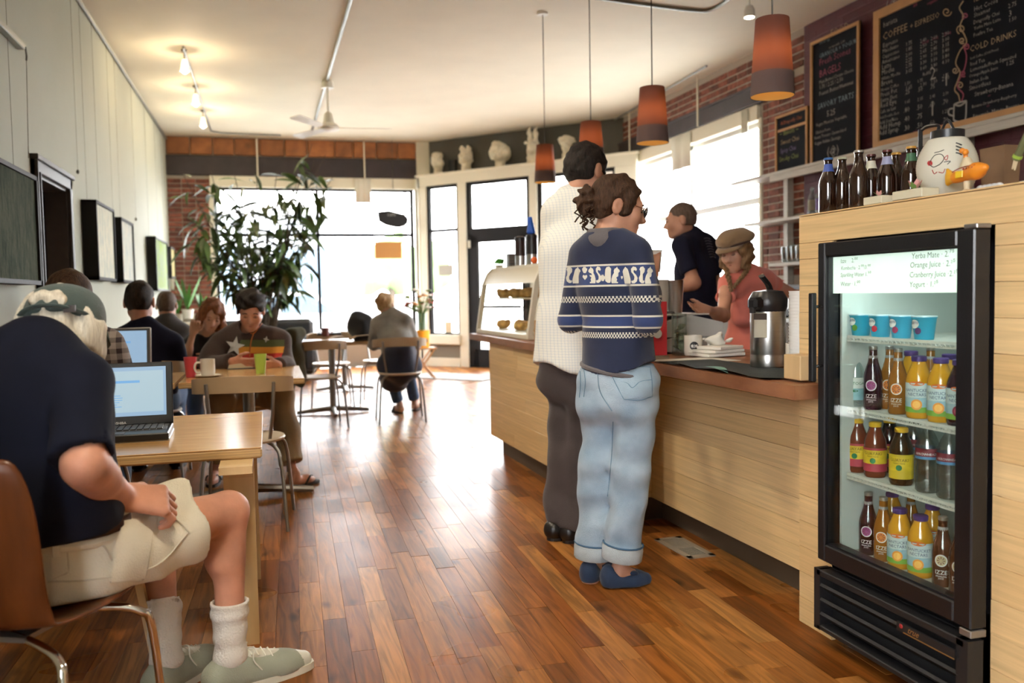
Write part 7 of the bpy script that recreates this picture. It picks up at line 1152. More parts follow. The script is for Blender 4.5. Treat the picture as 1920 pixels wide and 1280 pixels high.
cbx(ufor(961, .22, hz)-.04, ufor(961, .22, hz)+.045, .18, .25, hz+.001, hz+.105).build('tea_tin', mat('striped_tin', (.10, .09, .08), .4, var=.9, vscale=1, vstretch=(1, 1, 60)), None, label='small striped tin on the pastry case beside the brown flask', cat='tin'); g0 = q(ufor(936, .22, hz), .22, hz); go = thing('small_plant', 'low bright green plant on top of the pastry case', 'plant', g0); MB().lathe([(.03, 0), (.04, .03)], g0, 14).build('dish', CASEW, go)
for k in range(16): a = rg.uniform(0, 6.28); d_ = np.array([math.cos(a), math.sin(a), rg.uniform(.5, 1.4)]); MB().ball(g0+np.array([0, 0, .03])+d_*.03, (.02, .02, .012), 7, 5).build('leaf', mat('vivid_green', (.07, .35, .03), .5, objvar=.3), go, smooth='all')
MB().ball(q(ufor(1002, .15, hz), .15, hz+.025), .024).build('orange_toy', mat('orange_toy', (.75, .13, .02), .5), None, smooth='all', label='small orange ball on the pastry case by the black flask', cat='ball')
kb0 = kz(1008, 646); kk = thing('kraft_box', 'small open wooden crate standing right of the pastry case', 'crate', kb0+np.array([.1, 0, 0])); KW = mat('kraft_wood', (.42, .26, .12), .7, var=.15, vscale=6, vstretch=(1, 1, 8)); bx_ = K(.10, -1.33-.0, 0); bx_ = np.array([kb0[0]+.09, kb0[1]-.02, CT])
for dx, dy, sx_, sy_ in ((-.085, 0, .01, .18), (.085, 0, .01, .18), (0, -.085, .17, .01), (0, .085, .17, .01)): MB().box(bx_+np.array([dx, dy, .075]), (sx_, sy_, .148)).build('side', KW, kk)
MB().box(bx_+np.array([0, 0, .006]), (.16, .16, .01)).build('bottom', KW, kk); MB().tube(spline([bx_+np.array([0, -.085, .14]), bx_+np.array([0, -.06, .2]), bx_+np.array([0, .06, .2]), bx_+np.array([0, .085, .14])], 4), .006, 6).build('handle', KW, kk)
def cupstack(label, p, n, r0, r1, h, step, m, name='cup_stack', grp=None):
    p = np.array(p); o = thing(name, label, 'cups', p, 0, grp)
    for k in range(n): MB().lathe([(r1, 0), (r1+.001, 0.002), (r0, h), (r0+.002, h), (r0+.002, h-.003), (r0-.002, h-.002), (r1-.002, .004)], p+np.array([0, 0, k*step+.001]), 18).build('cup', m, o, smooth=True)
WP = mat('paper_white', (.72, .72, .70), .6)
# register, sign, cups, tip jar
cr0 = kz(1235, 668); RG = mat('register_grey', (.45, .45, .43), .5); X0, Y0 = A(1240, 650, 4.75)[0], 4.55
rgx = thing('cash_register', 'light grey cash register behind the red sign', 'cash register', (2.02, 4.35, CT)); MB().box((2.05, 4.30, CT+.042), (.40, .42, .082), bev=.01).build('drawer', RG, rgx); MB().prism([(-.2, .0), (.2, 0), (.2, .07), (.02, .11), (-.16, .07), (-.2, .02)], (2.05, 4.09, CT+.084), (1, 0, 0), (0, 0, 1), -.40).build('housing', RG, rgx); MB().box((1.945, 4.30, CT+.178), (.14, .30, .012), rot=np.array(Matrix.Rotation(R(-24), 3, 'Y'))).build('keypad', GREYPL, rgx); MB().box((2.06, 4.27, CT+.196), (.24, .34, .008), bev=.002).build('top_tray', RG, rgx)
rs = kz(1222, 664); RSM = mat('red_card', (.55, .02, .035), .5); r0_ = A(1217, 618, 3.78); r1_ = A(1244, 565, 3.82); rsn = thing('counter_sign', 'red counter card with a white cup picture behind the woman in the sweater', 'sign', (r0_[0], 3.8, CT)); hS = r1_[2]; MB().add([(r0_[0]-.02, 3.79, CT+.02), (r0_[0]+.085, 3.77, CT+.02), (r0_[0]+.105, 3.81, hS), (r0_[0], 3.83, hS)], [(0, 1, 2, 3)]).build('card', RSM, rsn).modifiers.new('t', 'SOLIDIFY').thickness = .004; zc_ = CT+(hS-CT)*.45; MB().lathe([(.022, 0), (.022, .003)], (r0_[0]+.045, 3.788, zc_), 18, axis=(0, -1, .1)).build('cup_picture', INKW, rsn); text_on(MB(), 'specials', .026, (r0_[0]+.0, 3.806, CT+(hS-CT)*.74), (1, -.19, 0), (0, .1, 1)).build('lettering', INKW, rsn); MB().box((r0_[0]+.04, 3.79, CT+.01), (.11, .05, .018), bev=.003).build('foot', glass_mat('vase_glass'), rsn)
p = K(.52, 0); X = 2.16; pc = A(1253, 575, 4.05); cupstack('stack of white paper cups behind the steel shaker', (A(1240, 575, 4.30)[0], 4.30, CT+.201), 4, .042, .032, .11, .022, WP); pc = A(1268, 560, 4.45); cupstack('upright stack of white cups on the cash register', (2.14, 4.47, CT+.24) if False else (pc[0], 4.62, CT), 12, .045, .034, .12, .02, WP)
pc = A(1266, 600, 3.95); MB().lathe([(.034, 0), (.045, .17), (.046, .172), (.043, .172), (.033, .01)], (pc[0], 3.95, CT+.245-.10), 20).build('steel_shaker', STEEL, None, smooth=True, label='steel shaker cup near the outstretched hand', cat='cup') if False else MB().lathe([(.036, 0), (.046, .17), (.047, .172), (.044, .172), (.035, .01)], (A(1266, 575, 4.28)[0], 4.28, CT+.201), 20).build('steel_shaker', STEEL, None, smooth=True, label='tall steel shaker near the outstretched hand', cat='cup')
tj = kz(1272, 667); tj = np.array([tj[0]+.02, tj[1]+.03, CT]); th_ = A(1272, 588, tj[1])[2]-CT; tjo = thing('tip_jar', 'clear tip jar stuffed with green banknotes', 'jar', tj); MB().lathe([(.035, .001), (.0375, .004), (.0375, th_), (.0365, th_), (.0365, .006), (.001, .005)], tj, 22).build('glass', glass_mat('jar_glass', (.92, .96, .95), .10), tjo, smooth=True); BILL = mat('banknote', (.20, .26, .15), .8, var=.5, vscale=60, col2=(.42, .47, .33))
for k in range(12): a = rg.uniform(0, 6.28); z = .02+.010*k; d_ = np.array([math.cos(a), math.sin(a), rg.uniform(-.8, .8)]); d_ = unit(d_); x_ = unit(np.cross(d_, (0, 0, 1))); c = tj+np.array([0, 0, z+.012])+rg.normal(0, .006, 3)*np.array([1, 1, 0]); MB().add([c+d_*u*.029+x_*w*.017+np.array([0, 0, .005*math.sin(3*u+k)]) for u in (-1, 0, 1) for w in (-1, 1)], [(0, 2, 3, 1), (2, 4, 5, 3)]).build('banknote', BILL, tjo)
p = kz(1298, 668); mug('white mug with a round black logo next to the tip jar', (p[0]+.02, p[1]+.03, CT+.001), r=.044, h=.10, ha=R(-15), logo=True); p = kz(1250, 664); MB().box((p[0]+.06, p[1]+.05, CT+.045), (.17, .05, .09), rz=.2, bev=.003).build('card_box', mat('dark_box', (.03, .035, .03), .6, var=.6, vscale=30), None, label='dark green card box left of the tip jar', cat='box')
p = kz(1335, 670); ps = thing('paper_pile', 'pile of white papers and a notebook beside the airpot', 'papers', (p[0]+.05, p[1]+.06, CT)); PW = mat('paper', (.70, .68, .62), .7)
for k in range(3): MB().box((p[0]+.05+.01*k, p[1]+.05, CT+.012+k*.016), (.22-.02*k, .16-.01*k, .014), rz=.2+.12*k, bev=.002).build(('notebook', 'notepad', 'receipt_stack')[k], PW, ps)
sdf_obj('crumpled_paper', PW, ps, [ell((p[0]+.08, p[1]+.09, CT+.075), (.045, .035, .025))], wr=.012, wf=(60, 60, 60), base=.007); p2 = kz(1300, 676); MB().box((p2[0], p2[1], CT+.0015), (.34, .24, .002), rz=.1).build('paper_sheet', PW, None, label='flat white sheet lying on the counter before the mug', cat='paper')
# airpots
def airpot(label, c, s=1.):
    c = np.array(c); o = thing('airpot', label, 'airpot', c); r_, h = .071, .20; MB().lathe([(r_*.98, .001), (r_, .01), (r_, .045), (r_*.985, .048), (r_, .052), (r_, h+.02), (r_*.9, h+.04)], c, 28).build('steel_body', STEEL, o, smooth=True)
    d = unit((-.88, -.48, 0)); x = np.cross(d, (0, 0, 1)); top = MB().lathe([(r_*.95, h+.02), (r_*1.08, h+.04), (r_*1.10, h+.075), (r_*.85, h+.105), (r_*.2, h+.112)], c, 26).build('pump_head', BLACKP, o, smooth=True)
    MB().box(c+d*.095+np.array([0, 0, h+.058]), (.07, .045, .05), rz=math.atan2(d[1], d[0]), bev=.012).build('spout', BLACKP, top); MB().tube([c+d*.118+np.array([0, 0, h+.05]), c+d*.118+np.array([0, 0, h+.02])], .012, 10).build('nozzle', BLACKP, top); MB().tube(spline([c-d*.02+np.array([0, 0, h+.105]), c-d*.0+np.array([0, 0, h+.135]), c+d*.05+np.array([0, 0, h+.168])], 4), .015, 8, flat=.5).build('lever', BLACKP, top); MB().tube([c-d*.02+np.array([0, 0, h+.113]), c+d*.045+np.array([0, 0, h+.173])], .007, 6).build('lever_trim', CHROME, top)
    t0 = c+d*(r_+.004)+x*(-.01); tgm = MB().box(t0+np.array([0, 0, h-.03]), (.003, .055, .10), rz=math.atan2(d[1], d[0])+.1, bev=.001).build('paper_tag', mat('tag_paper', (.50, .46, .36), .7), o); MB().box(t0+d*.002+np.array([0, 0, h+.005]), (.003, .055, .025), rz=math.atan2(d[1], d[0])+.1).build('tag_header', mat('tag_dark', (.06, .04, .03), .6), tgm); return o
p = kz(1425, 690); a1 = np.array([p[0]+.055, p[1]+.03, CT+.004]); airpot('large steel airpot with a black pump head and paper tag on the counter', a1); airpot('second steel airpot half hidden behind the first and the fridge surround', a1+np.array([.20, -.04, 0]))
MSH = mat('mesh_mat', (.02, .03, .03), .7, var=.9, vscale=160); p = kz(1440, 706); mm_ = thing('drip_mat', 'dark mesh mat with a mint cloth under the airpots', 'mat', (p[0]+.05, p[1], CT)); V = []; n = 16
for i in range(n+1):
    for j in range(9): u, v = i/n, j/8; V.append(K(.015+.30*v, -2.85-.92*u, CT+.003+.012*abs(math.sin(7*u))*(1-v)**3))
MB().add(V, [(i*9+j, (i+1)*9+j, (i+1)*9+j+1, i*9+j+1) for i in range(n) for j in range(8)]).build('mesh', MSH, mm_, smooth='all'); V = [K(.016+.05*v*math.sin(3.14*u), -3.22-.28*u, CT+.005+.012*math.sin(3.14*u)) for u in np.linspace(0, 1, 9) for v in (0, 1)]; MB().add(V, [(2*i, 2*i+2, 2*i+3, 2*i+1) for i in range(8)]).build('mint_cloth', mat('mint', (.22, .45, .38), .8), mm_)
p = kz(1478, 706); wmx = np.array([p[0]+.05, p[1], CT+.006]); mug('large white mug beside the wooden block at the fridge surround', wmx, r=.052, h=.115, ha=R(60), logo=True); MB().lathe([(.026, 0), (.028, .10), (.03, .102)], wmx+np.array([.0, -.02, .116]), 18).build('cup_stack', WP, None, smooth=True, label='white paper cup standing on the large mug', cat='cup'); p = kz(1490, 716); MB().box((p[0]+.05, p[1]+.01, CT+.05), (.11, .10, .085), bev=.003).build('wooden_block', PALEW, None, label='pale wooden block at the end of the counter', cat='block'); cupstack('tall ribbed stack of white lids against the fridge surround', (p[0]+.12, 2.80, CT+.01), 26, .042, .041, .012, .0115, WP, 'lid_stack')
# ---------------------------------------------------------------- right wall: shelves, chalkboards
SHW = mat('shelf_white', (.52, .49, .42), .5, var=.1, vscale=4, vstretch=(1, 1, 20)); SZ1, SZ2 = atx(1640, 279, 4.98)[2], atx(1460, 411, 4.98)[2]
ws = thing('wall_shelf', 'two-tier pale wooden wall shelf below the chalkboards', 'shelf', (5.06, 6.5, SZ2))
MB().bb(4.92, XR-.01, 3.6, 8.78, SZ1-.03, SZ1, bev=.004).build('upper_board', SHW, ws); MB().bb(4.92, XR-.01, 3.6, 8.5, SZ2-.03, SZ2, bev=.004).build('lower_board', SHW, ws); MB().bb(4.93, 4.96, 3.6, 8.0, SZ1-.09, SZ1-.03).build('apron', SHW, ws)
for yy in (7.98, 5.6): MB().bb(XR-.08, XR-.01, yy-.035, yy+.035, 1.0, SZ1-.03).build('upright', SHW, ws)
for k, (px, col, l) in enumerate(((1523, (.35, .30, .20), 'clear spirit bottle with a cream label on the lower wall shelf'), (1537, (.16, .10, .28), 'clear bottle with a violet label on the lower wall shelf'))):
    p = atx(px, 395, 5.04); o = local('spirit_bottle', l, 'bottle', 'bottles on the lower wall shelf'); MB().lathe([(.038, 0), (.04, .005), (.04, .17), (.018, .21), (.018, .26), (.02, .265)], (0, 0, 0), 16).build('glass_body', CLEARG, o, smooth=True); MB().lathe([(.0405, .04), (.0405, .14)], (0, 0, 0), 16, cap=False).build('wrap_label', mat('spirit%d' % k, col, .6), o); place(o, (5.04, p[1], SZ2+.001))
SZ3 = atx(1480, 492, 5.0)[2]; MB().bb(4.92, XR-.01, 5.0, 8.0, SZ3-.03, SZ3).build('lower_shelf', SHW, None, label='lowest pale wall shelf carrying clear plastic cups', cat='shelf')
for k in range(4): cupstack('stack of clear plastic cups, %s on the lowest wall shelf' % ('leftmost', 'second', 'third', 'rightmost')[k], (5.03, atx(1473+9*k, 480, 5.03)[1], SZ3+.001), 3, .046, .034, .12, .02, glass_mat('clear_cup', (.85, .88, .88), .25, .1), grp='clear cup stacks')
gm_ = thing('coffee_machine', 'dark coffee machine on the back counter behind the barista in coral', 'machine', (4.8, 6.9, .92)); MB().bb(4.58, 5.05, 6.5, 7.3, .921, 1.22, bev=.02).build('housing', BLACKP, gm_); MB().lathe([(.15, 1.22), (.16, 1.40), (.17, 1.41)], (4.8, 6.75, 0), 20).build('hopper', BLACKP, gm_, smooth=True); MB().bb(4.54, 4.58, 6.6, 7.2, 1.0, 1.15).build('front_panel', STEEL, gm_)
p = A(1312, 535, 7.0); pl_ = thing('plate_stack', 'white plates standing on edge behind the barista in navy', 'plates', (4.75, 8.9, .92)); dpp = atplane(1309, 535, (4.55, 9, 0), (1, 0, 0))
for k in range(5): MB().lathe([(.10, 0), (.17, .015), (.172, .019), (.10, .006)], (4.62+.03*k, dpp[1], .921+.172), 22, axis=(-1, .2, .15)).build('plate', mat('white_ceramic'), pl_, smooth=True)
CHALKB = mat('chalkboard', (.009, .010, .015), .85, spec=.15, var=.35, vscale=3, coords='World'); FRW = mat('board_frame', (.50, .25, .085), .5, var=.15, vscale=4); CH = [mat('chalk_%d' % i, c, .9) for i, c in enumerate(((.36, .34, .30), (.42, .30, .17), (.34, .08, .12), (.30, .36, .10), (.24, .18, .34), (.22, .30, .32), (.5, .14, .06)))]
def board(label, X, tl, bl, yright, name='chalkboard', fw=.045):
    a = atx(*tl, X); b = atx(*bl, X); yl = (a[1]+b[1])/2; zt, zb_ = a[2], SZ1+.002; o = thing(name, label, 'chalkboard', (X, (yl+yright)/2, zb_), 0, 'chalkboard menus'); MB().bb(X, X+.015, yright, yl, zb_, zt).build('slate', CHALKB, o); fm = []
    for y0_, y1_, z0, z1 in ((yl-fw, yl, zb_, zt), (yright, yright+fw, zb_, zt), (yright+fw, yl-fw, zt-fw, zt), (yright+fw, yl-fw, zb_, zb_+fw)): MB().bb(X-.015, X+.012, y0_, y1_, z0, z1, bev=.003).build('frame_bar', FRW, o)
    return o, yl, zt, zb_
def chalk(o, X, items):
    by = {}
    for px, py, px1, txt, c in items:
        p = atx(px, py, X-.002); w = abs(atx(px1, py, X-.002)[1]-p[1]); V, F = text_mesh(txt, 1., off=-.008, res=1); s_ = w/max(V[:, 0].max()-V[:, 0].min(), .52*len(txt)) if len(V) else .05; mb = by.setdefault(c, MB()); text_on(mb, txt, s_, p, (0, -1, 0), (0, .0, 1), off=-.008, res=1)
    for c, mb in by.items(): tag(mb.build('chalk_lettering', CH[c], o), kind='stuff')
BX = 5.08
o1, yl1, zt1, zb1 = board('large chalkboard drinks menu with a drawn steaming mug', BX, (1642, 22), (1636, 276), 4.55, fw=.075)
L1 = [(1660, 20, 1686, '(@)', 0), (1656, 52, 1692, 'barista', 0), (1655, 76, 1700, 'COFFEE', 1), (1706, 55, 1762, '+ ESPRESSO', 1), (1712, 14, 1726, 'all', 2), (1738, 10, 1762, 'organic', 2)]
for k, t in enumerate(('Espresso', 'Macchiato', 'Cappuccino', 'Americano', 'Latte', 'Mocha', 'White Mocha', 'Breve', 'House Coffee', 'Press Pot', 'Extra Shot', 'Red Eye', 'Cafe au Lait', 'Add Double Shot', 'Add Soy/Rice', 'Add Hemp', 'Add Syrup')): L1.append((1655-k*.45, 90+k*10.3, 1655+min(34, 4.2*len(t)), t, 0))
for k, r_ in enumerate(((1.75, 2), (1.85, 2.1), (2.0, 2.25), (2.25, 2.5), (2.75, 2.9), (3.05, 3.2), (3.25, 3.35), (1.5, 1.75), (1.65, 1.9))): L1 += [(1698, 87+k*10.3, 1713, '%.2f' % r_[0], 0), (1725, 81+k*10.3, 1740, '%.2f' % (r_[1]+.4), 0), (1745, 76+k*10.3, 1760, '%.2f' % (r_[1]+.6), 0), (1766, 70+k*10.3, 1783, '%.2f' % (r_[1]+.9), 0)] if k not in (6, 7) else []
for k, r_ in enumerate((('1.50', '1.75', '2', '2.25'), ('.25', '.50', '.75', '1'), ('1.65', '2.15', '2.45', '2.70'), ('.80', '.50', '.60', '.70'), ('.40', '.75', '1', '1.25'), ('.30', '.50', '.60', '.70'))): L1 += [(x - 2*(k > 2), 160+k*17-(x-1700)*.21, x+13, t, 0) for x, t in zip((1696, 1720, 1743, 1768), r_)]
L1 += [(1730, 143, 1772, 'Refills  .50', 0), (1824, 5, 1840, 'TEA', 1), (1826, 22, 1872, 'Hot Cocoa', 0), (1826, 33, 1860, 'Steamer', 0), (1825, 46, 1884, 'Dragonfly Chai', 0), (1890, 16, 1910, '2.75', 0), (1826, 57, 1886, 'Yerba Mate Latte', 0), (1891, 32, 1898, '3', 0), (1825, 70, 1870, 'Foxfire Tea', 0), (1891, 42, 1909, '1.50', 0), (1818, 98, 1904, 'COLD DRINKS', 1), (1819, 112, 1886, 'Iced Coffee (Cold Press)', 0), (1819, 124, 1852, 'Iced Tea', 0), (1819, 135, 1915, 'Lemonade/Fresh Squeezed', 0), (1817, 146, 1882, 'Orange/Apple Juice', 0), (1886, 124, 1905, '1.25', 0), (1818, 158, 1866, 'Italian Soda', 0), (1817, 170, 1862, 'Smoothies', 0), (1827, 181, 1911, 'Strawberry-Banana', 0), (1852, 182, 1858, 'or', 2), (1822, 203, 1920, 'Banana-Strawberry-Raspberry', 0), (1850, 201, 1856, 'or', 2), (1824, 222, 1925, 'Pineapple-Mango-Banana', 0), (1712, 250, 1780, 'ask about our syrups', 2), (1728, 84, 1742, '12oz', 2), (1748, 76, 1760, '16oz', 2), (1770, 68, 1784, '20oz', 2)]
chalk(o1, BX, L1)
def chalk_line(o, pts, c, X=BX, r=.006): MB().tube([atx(px, py, X-.004) for px, py in [q[:2] for q in spline([(x, y, 0) for x, y in pts], 6)]], r, 4).build('chalk_drawing', CH[c], o)
def curl(cx, cy, r, a0, turns, sg=1): return [(cx+r*(1-.8*i/14)*math.cos(a0+sg*turns*6.28*i/14), cy+r*(1-.8*i/14)*math.sin(a0+sg*turns*6.28*i/14)) for i in range(15)]
chalk_line(o1, ((1800, 192), (1797, 178), (1790, 168), (1796, 150), (1800, 135), (1792, 118), (1800, 95), (1812, 80), (1808, 65), (1800, 50), (1806, 30), (1799, 15), (1806, 2)), 1); chalk_line(o1, ((1803, 190), (1806, 176), (1795, 160), (1808, 130), (1812, 105), (1806, 85)), 2)
for cx, cy, r, a0, c in ((1802, 55, 9, 2, 1), (1791, 132, 6, 0, 1), (1800, 160, 7, 3, 1), (1804, 76, 6, 1, 1), (1775, 22, 9, 0, 1), (1810, 30, 6, 2, 2), (1806, 138, 6, 1, 2), (1812, 88, 6, 4, 2)): chalk_line(o1, curl(cx, cy, r, a0, 1.3), c, r=.005)
for pts in (((1789, 196), (1788, 220), (1790, 226), (1800, 228), (1810, 223), (1812, 190)), ((1789, 196), (1798, 192), (1812, 189)), ((1789, 196), (1800, 198), (1812, 190)), ((1789, 203), (1780, 205), (1779, 214), (1789, 218))): chalk_line(o1, pts, 0, r=.007)
BX2 = 5.10; o2, *_ = board('narrow tall chalkboard food menu left of the large menu', BX2, (1531, 76), (1511, 300), atx(1612, 200, BX2)[1], fw=.03)
chalk(o2, BX2, [(1557, 70, 1590, 'FOOD', 1), (1536, 84, 1560, 'add an egg', 5), (1554, 92, 1590, 'or avocado 1.00', 0), (1536, 110, 1610, 'GRANOLA + YOGURT', 5), (1536, 124, 1606, 'Fresh Scones', 2), (1536, 146, 1575, 'BAGELS', 2), (1536, 158, 1612, 'Plain/Butter/Cream Cheese', 0), (1536, 168, 1598, '1.75 / 2.25 / 2.50', 0), (1536, 180, 1606, 'Peanut Butter/Hummus', 0), (1533, 206, 1600, 'SAVORY TARTS', 5), (1550, 219, 1570, '5.25', 0), (1530, 238, 1598, 'Vegan Mexican Vegetable', 0), (1529, 252, 1562, 'Chicken Pesto', 0), (1527, 262, 1594, 'Roast Tomato Caramelized', 0), (1527, 273, 1592, 'Vegan Italian Sausage', 0), (1550, 292, 1572, '(@)', 0)])
BX3 = 5.12; o3, *_ = board('small chalkboard listing chai flavours beside the window', BX3, (1459, 218), (1451, 316), atx(1515, 250, BX3)[1], fw=.025)
chalk(o3, BX3, [(1464, 235, 1511, 'A Dragonfly Chai', 6), (1462, 256, 1508, '~ flavors ~', 3), (1464, 272, 1503, 'Sweet Chai', 1), (1463, 288, 1500, 'Spicy Chai', 4), (1461, 304, 1500, 'Smoky Chai', 3)]); zq = atx(1480, 240, BX3)[2]; MB().bb(BX3-.012, BX3+.01, atx(1515, 250, BX3)[1], atx(1459, 240, BX3)[1], zq-.012, zq+.012).build('cross_bar', FRW, o3)
# ---------------------------------------------------------------- on top of the fridge surround
AMB = mat('amber_glass', (.022, .008, .004), .06, spec=.7, coat=.6, trans=.12); TZT = TT+.005
def beer(label, px, py, X, cap_, lab, h=.188):
    o = local('beer_bottle', label, 'bottle', 'brown bottles on the fridge surround'); r_ = .031; MB().lathe([(r_*.9, 0), (r_, .006), (r_, h*.52), (r_*.93, h*.60), (r_*.55, h*.76), (.0135, h*.84), (.0125, h*.93), (.0145, h*.945), (.0145, h*.965)], (0, 0, 0), 20).build('glass_body', AMB, o, smooth=True); MB().lathe([(.0155, h*.957), (.0160, h*.965), (.0145, h*.995), (.008, h)], (0, 0, 0), 18).build('cap', cap_, o, smooth=True)
    if lab: MB().lathe([(r_*.62, h*.742), (.0147, h*.83), (.0140, h*.88)], (0, 0, 0), 18, cap=False).build('neck_label', lab, o, smooth='all')
    p = atx(px, py, X); return place(o, (X, p[1], TZT))
C = lambda n, c: mat(n, c, .4)
for a in (('brown bottle with blue cap and blue neck label at the left end', 1553, 395, 1.86, C('cap_blue', (.03, .12, .35)), C('neck_blue', (.05, .10, .38))), ('brown bottle with pale green cap second from the left', 1579, 392, 1.90, C('cap_pale', (.40, .42, .28)), None), ('brown bottle with silver cap third from the left', 1610, 388, 1.86, SILV, None), ('brown bottle with dark red cap and white neck label', 1633, 360, 1.96, C('cap_red', (.10, .02, .02)), C('neck_white', (.62, .60, .48))), ('brown bottle with dark red cap and lavender neck label', 1663, 360, 1.95, C('cap_red', (.10, .02, .02)), C('neck_lav', (.30, .32, .48))), ('brown bottle with gold cap behind the lavender one', 1680, 355, 2.02, C('cap_gold', (.55, .30, .05)), None), ('brown bottle with gold cap and green neck label', 1708, 352, 1.98, C('cap_gold', (.55, .30, .05)), C('neck_green', (.05, .14, .07))), ('brown bottle half hidden behind the paper lantern', 1727, 350, 2.02, C('cap_red', (.10, .02, .02)), None)): beer(*a)
CRB = mat('cream_box', (.66, .62, .46), .5)
def lotus(label, p, petals, s, boxd):
    o = thing('lotus_ornament', label, 'ornament', p); p = np.array(p); MB().box(p+np.array([0, 0, boxd[2]/2]), boxd, bev=.002).build('tray', CRB, o); top = p+np.array([0, 0, boxd[2]])
    for k in range(petals):
        a = 6.283*k/petals*1.6; t = .35+.5*(k % 3)/2; d = np.array([math.cos(a)*t, math.sin(a)*t, .75]); d = unit(d); x = np.array([-math.sin(a), math.cos(a), 0]); g_ = k % 3 == 2
        MB().add([top+d*s*u+x*w*s for u, w in ((0, .08), (.5, .26), (1, .02)) for w in (-w, w)], [(0, 1, 3, 2), (2, 3, 5, 4)]).build('petal', mat('lotus_green', (.16, .28, .07), .6) if g_ else mat('lotus_pink', (.62, .32, .30), .6, objvar=.2), o)
p = atx(1648, 385, 1.83); lotus('small white tray with pink lotus petals', (1.83, p[1], TZT), 9, .022, (.05, .085, .024)); p = atx(1716, 372, 1.83); lotus('larger white tray with a green and pink lotus', (1.83, p[1], TZT), 14, .034, (.06, .125, .026))
# paper lantern
lp = atx(1776, 320, 1.95); lc = np.array([1.95, lp[1], TZT]); ln = thing('paper_lantern', 'white ribbed paper lantern with black caps on the fridge surround', 'lantern', lc); LPAP = mat('lantern_paper', (.62, .60, .50), .7); pr = []
hL = .165; n = 44
for i in range(n+1): t = i/n; rr = .040+.044*math.sin(math.pi*(.06+.88*t))**.8; pr.append((rr+(.0012 if i % 2 else 0), .012+hL*t))
MB().lathe(pr, lc, 30).build('paper', LPAP, ln, smooth='all'); MB().lathe([(.045, 0), (.047, .002), (.045, .014)], lc, 24).build('bottom_ring', BLACKP, ln, smooth=True); MB().lathe([(.044, hL+.008), (.046, hL+.010), (.046, hL+.036), (.042, hL+.037), (.041, hL+.02)], lc, 24).build('top_ring', BLACKP, ln, smooth=True)
hd = lc+np.array([0, 0, hL+.036]); MB().tube(spline([hd+np.array([-.01, .030, -.002]), hd+np.array([-.01, .026, .020]), hd+np.array([-.02, .06, .024]), hd+np.array([-.03, .078, .012])], 4), .005, 8).build('handle_arm', BLACKP, ln, smooth=True); MB().tube(spline([hd+np.array([0, .028, 0]), hd+np.array([0, .0, .032]), hd+np.array([0, -.025, 0])], 5), .004, 6).build('bail', BLACKP, ln); hs = hd+np.array([-.03, .078, .018]); MB().tube([hs, (hs[0], hs[1]-.004, TZT+.002)], .0065, 8).build('handle_stick', BLACKP, ln); MB().tube([hs*.62+np.array([hs[0], hs[1]-.004, TZT])*.38, hs*.53+np.array([hs[0], hs[1]-.004, TZT])*.47], .0075, 8).build('handle_tape', WP, ln)
lb = bvh_of([c for c in ln.children if c.name.startswith('paper')][0]); RED = mat('red_ink', (.42, .03, .03), .7); INKB = mat('black_ink', (.02, .02, .02), .7)
for pts, m_ in ((((1743, 305), (1752, 292), (1764, 289), (1770, 297), (1762, 308), (1750, 313), (1743, 308)), INKB), (((1770, 297), (1777, 291), (1775, 300), (1770, 297)), RED), (((1748, 318), (1752, 326), (1757, 322)), RED), (((1760, 322), (1768, 324), (1772, 316)), RED), (((1752, 287), (1762, 284), (1770, 281)), INKB), (((1770, 304), (1782, 302), (1776, 308)), INKB)): stitch(lb, pts, 'painted_stroke', m_, ln, .0011, .001, 4)
decal(lb, [(1744+5*math.cos(t), 306+5*math.sin(t)) for t in np.linspace(0, 6.283, 12, endpoint=False)], 'painted_spot', RED, ln, .001)
for k in range(4): stitch(lb, ((1792, 268+6*k), (1798, 270+6*k), (1803, 272+6*k)), 'painted_stroke', INKB, ln, .002, .001, 3)
# plain yellow toy submarine on a stand
tp = atx(1810, 350, 1.85); tc_ = np.array([1.85, tp[1], TZT]); ty = thing('toy_submarine', 'plain yellow and orange toy submarine on a small stand', 'toy', tc_); YEL = mat('toy_yellow', (.80, .42, .03), .35); ORA = mat('toy_orange', (.75, .26, .02), .35); CRM = mat('toy_cream', (.62, .52, .34), .4); S = lambda u, v, z: tc_+np.array([v, -u*1.15, z])
sdf_obj('hull', ORA, ty, [cap(S(-.03, 0, .045), S(.035, 0, .052), .017, .020), cap(S(.035, 0, .054), S(.060, 0, .058), .018, .010)], base=.005); sdf_obj('stern', YEL, ty, [cap(S(-.03, 0, .045), S(-.046, 0, .048), .0165, .010), cap(S(-.046, 0, .048), S(-.058, 0, .07), .007, .005), cap(S(-.046, 0, .046), S(-.058, 0, .030), .007, .005)], base=.004); MB().box(S(.0, -.021, .048), (.004, .026, .018), bev=.001).build('side_panel', mat('toy_bright', (.85, .58, .03), .35), ty); sdf_obj('conning_tower', CRM, ty, [cap(S(.0, 0, .06), S(.004, 0, .085), .018, .012), cap(S(.01, 0, .066), S(.035, 0, .066), .012, .008)], base=.005)
for k in range(4): MB().ball(S(.012+k*.009, -.0195, .061), .003, 8, 6).build('porthole', mat('toy_red', (.35, .04, .03), .4), ty)
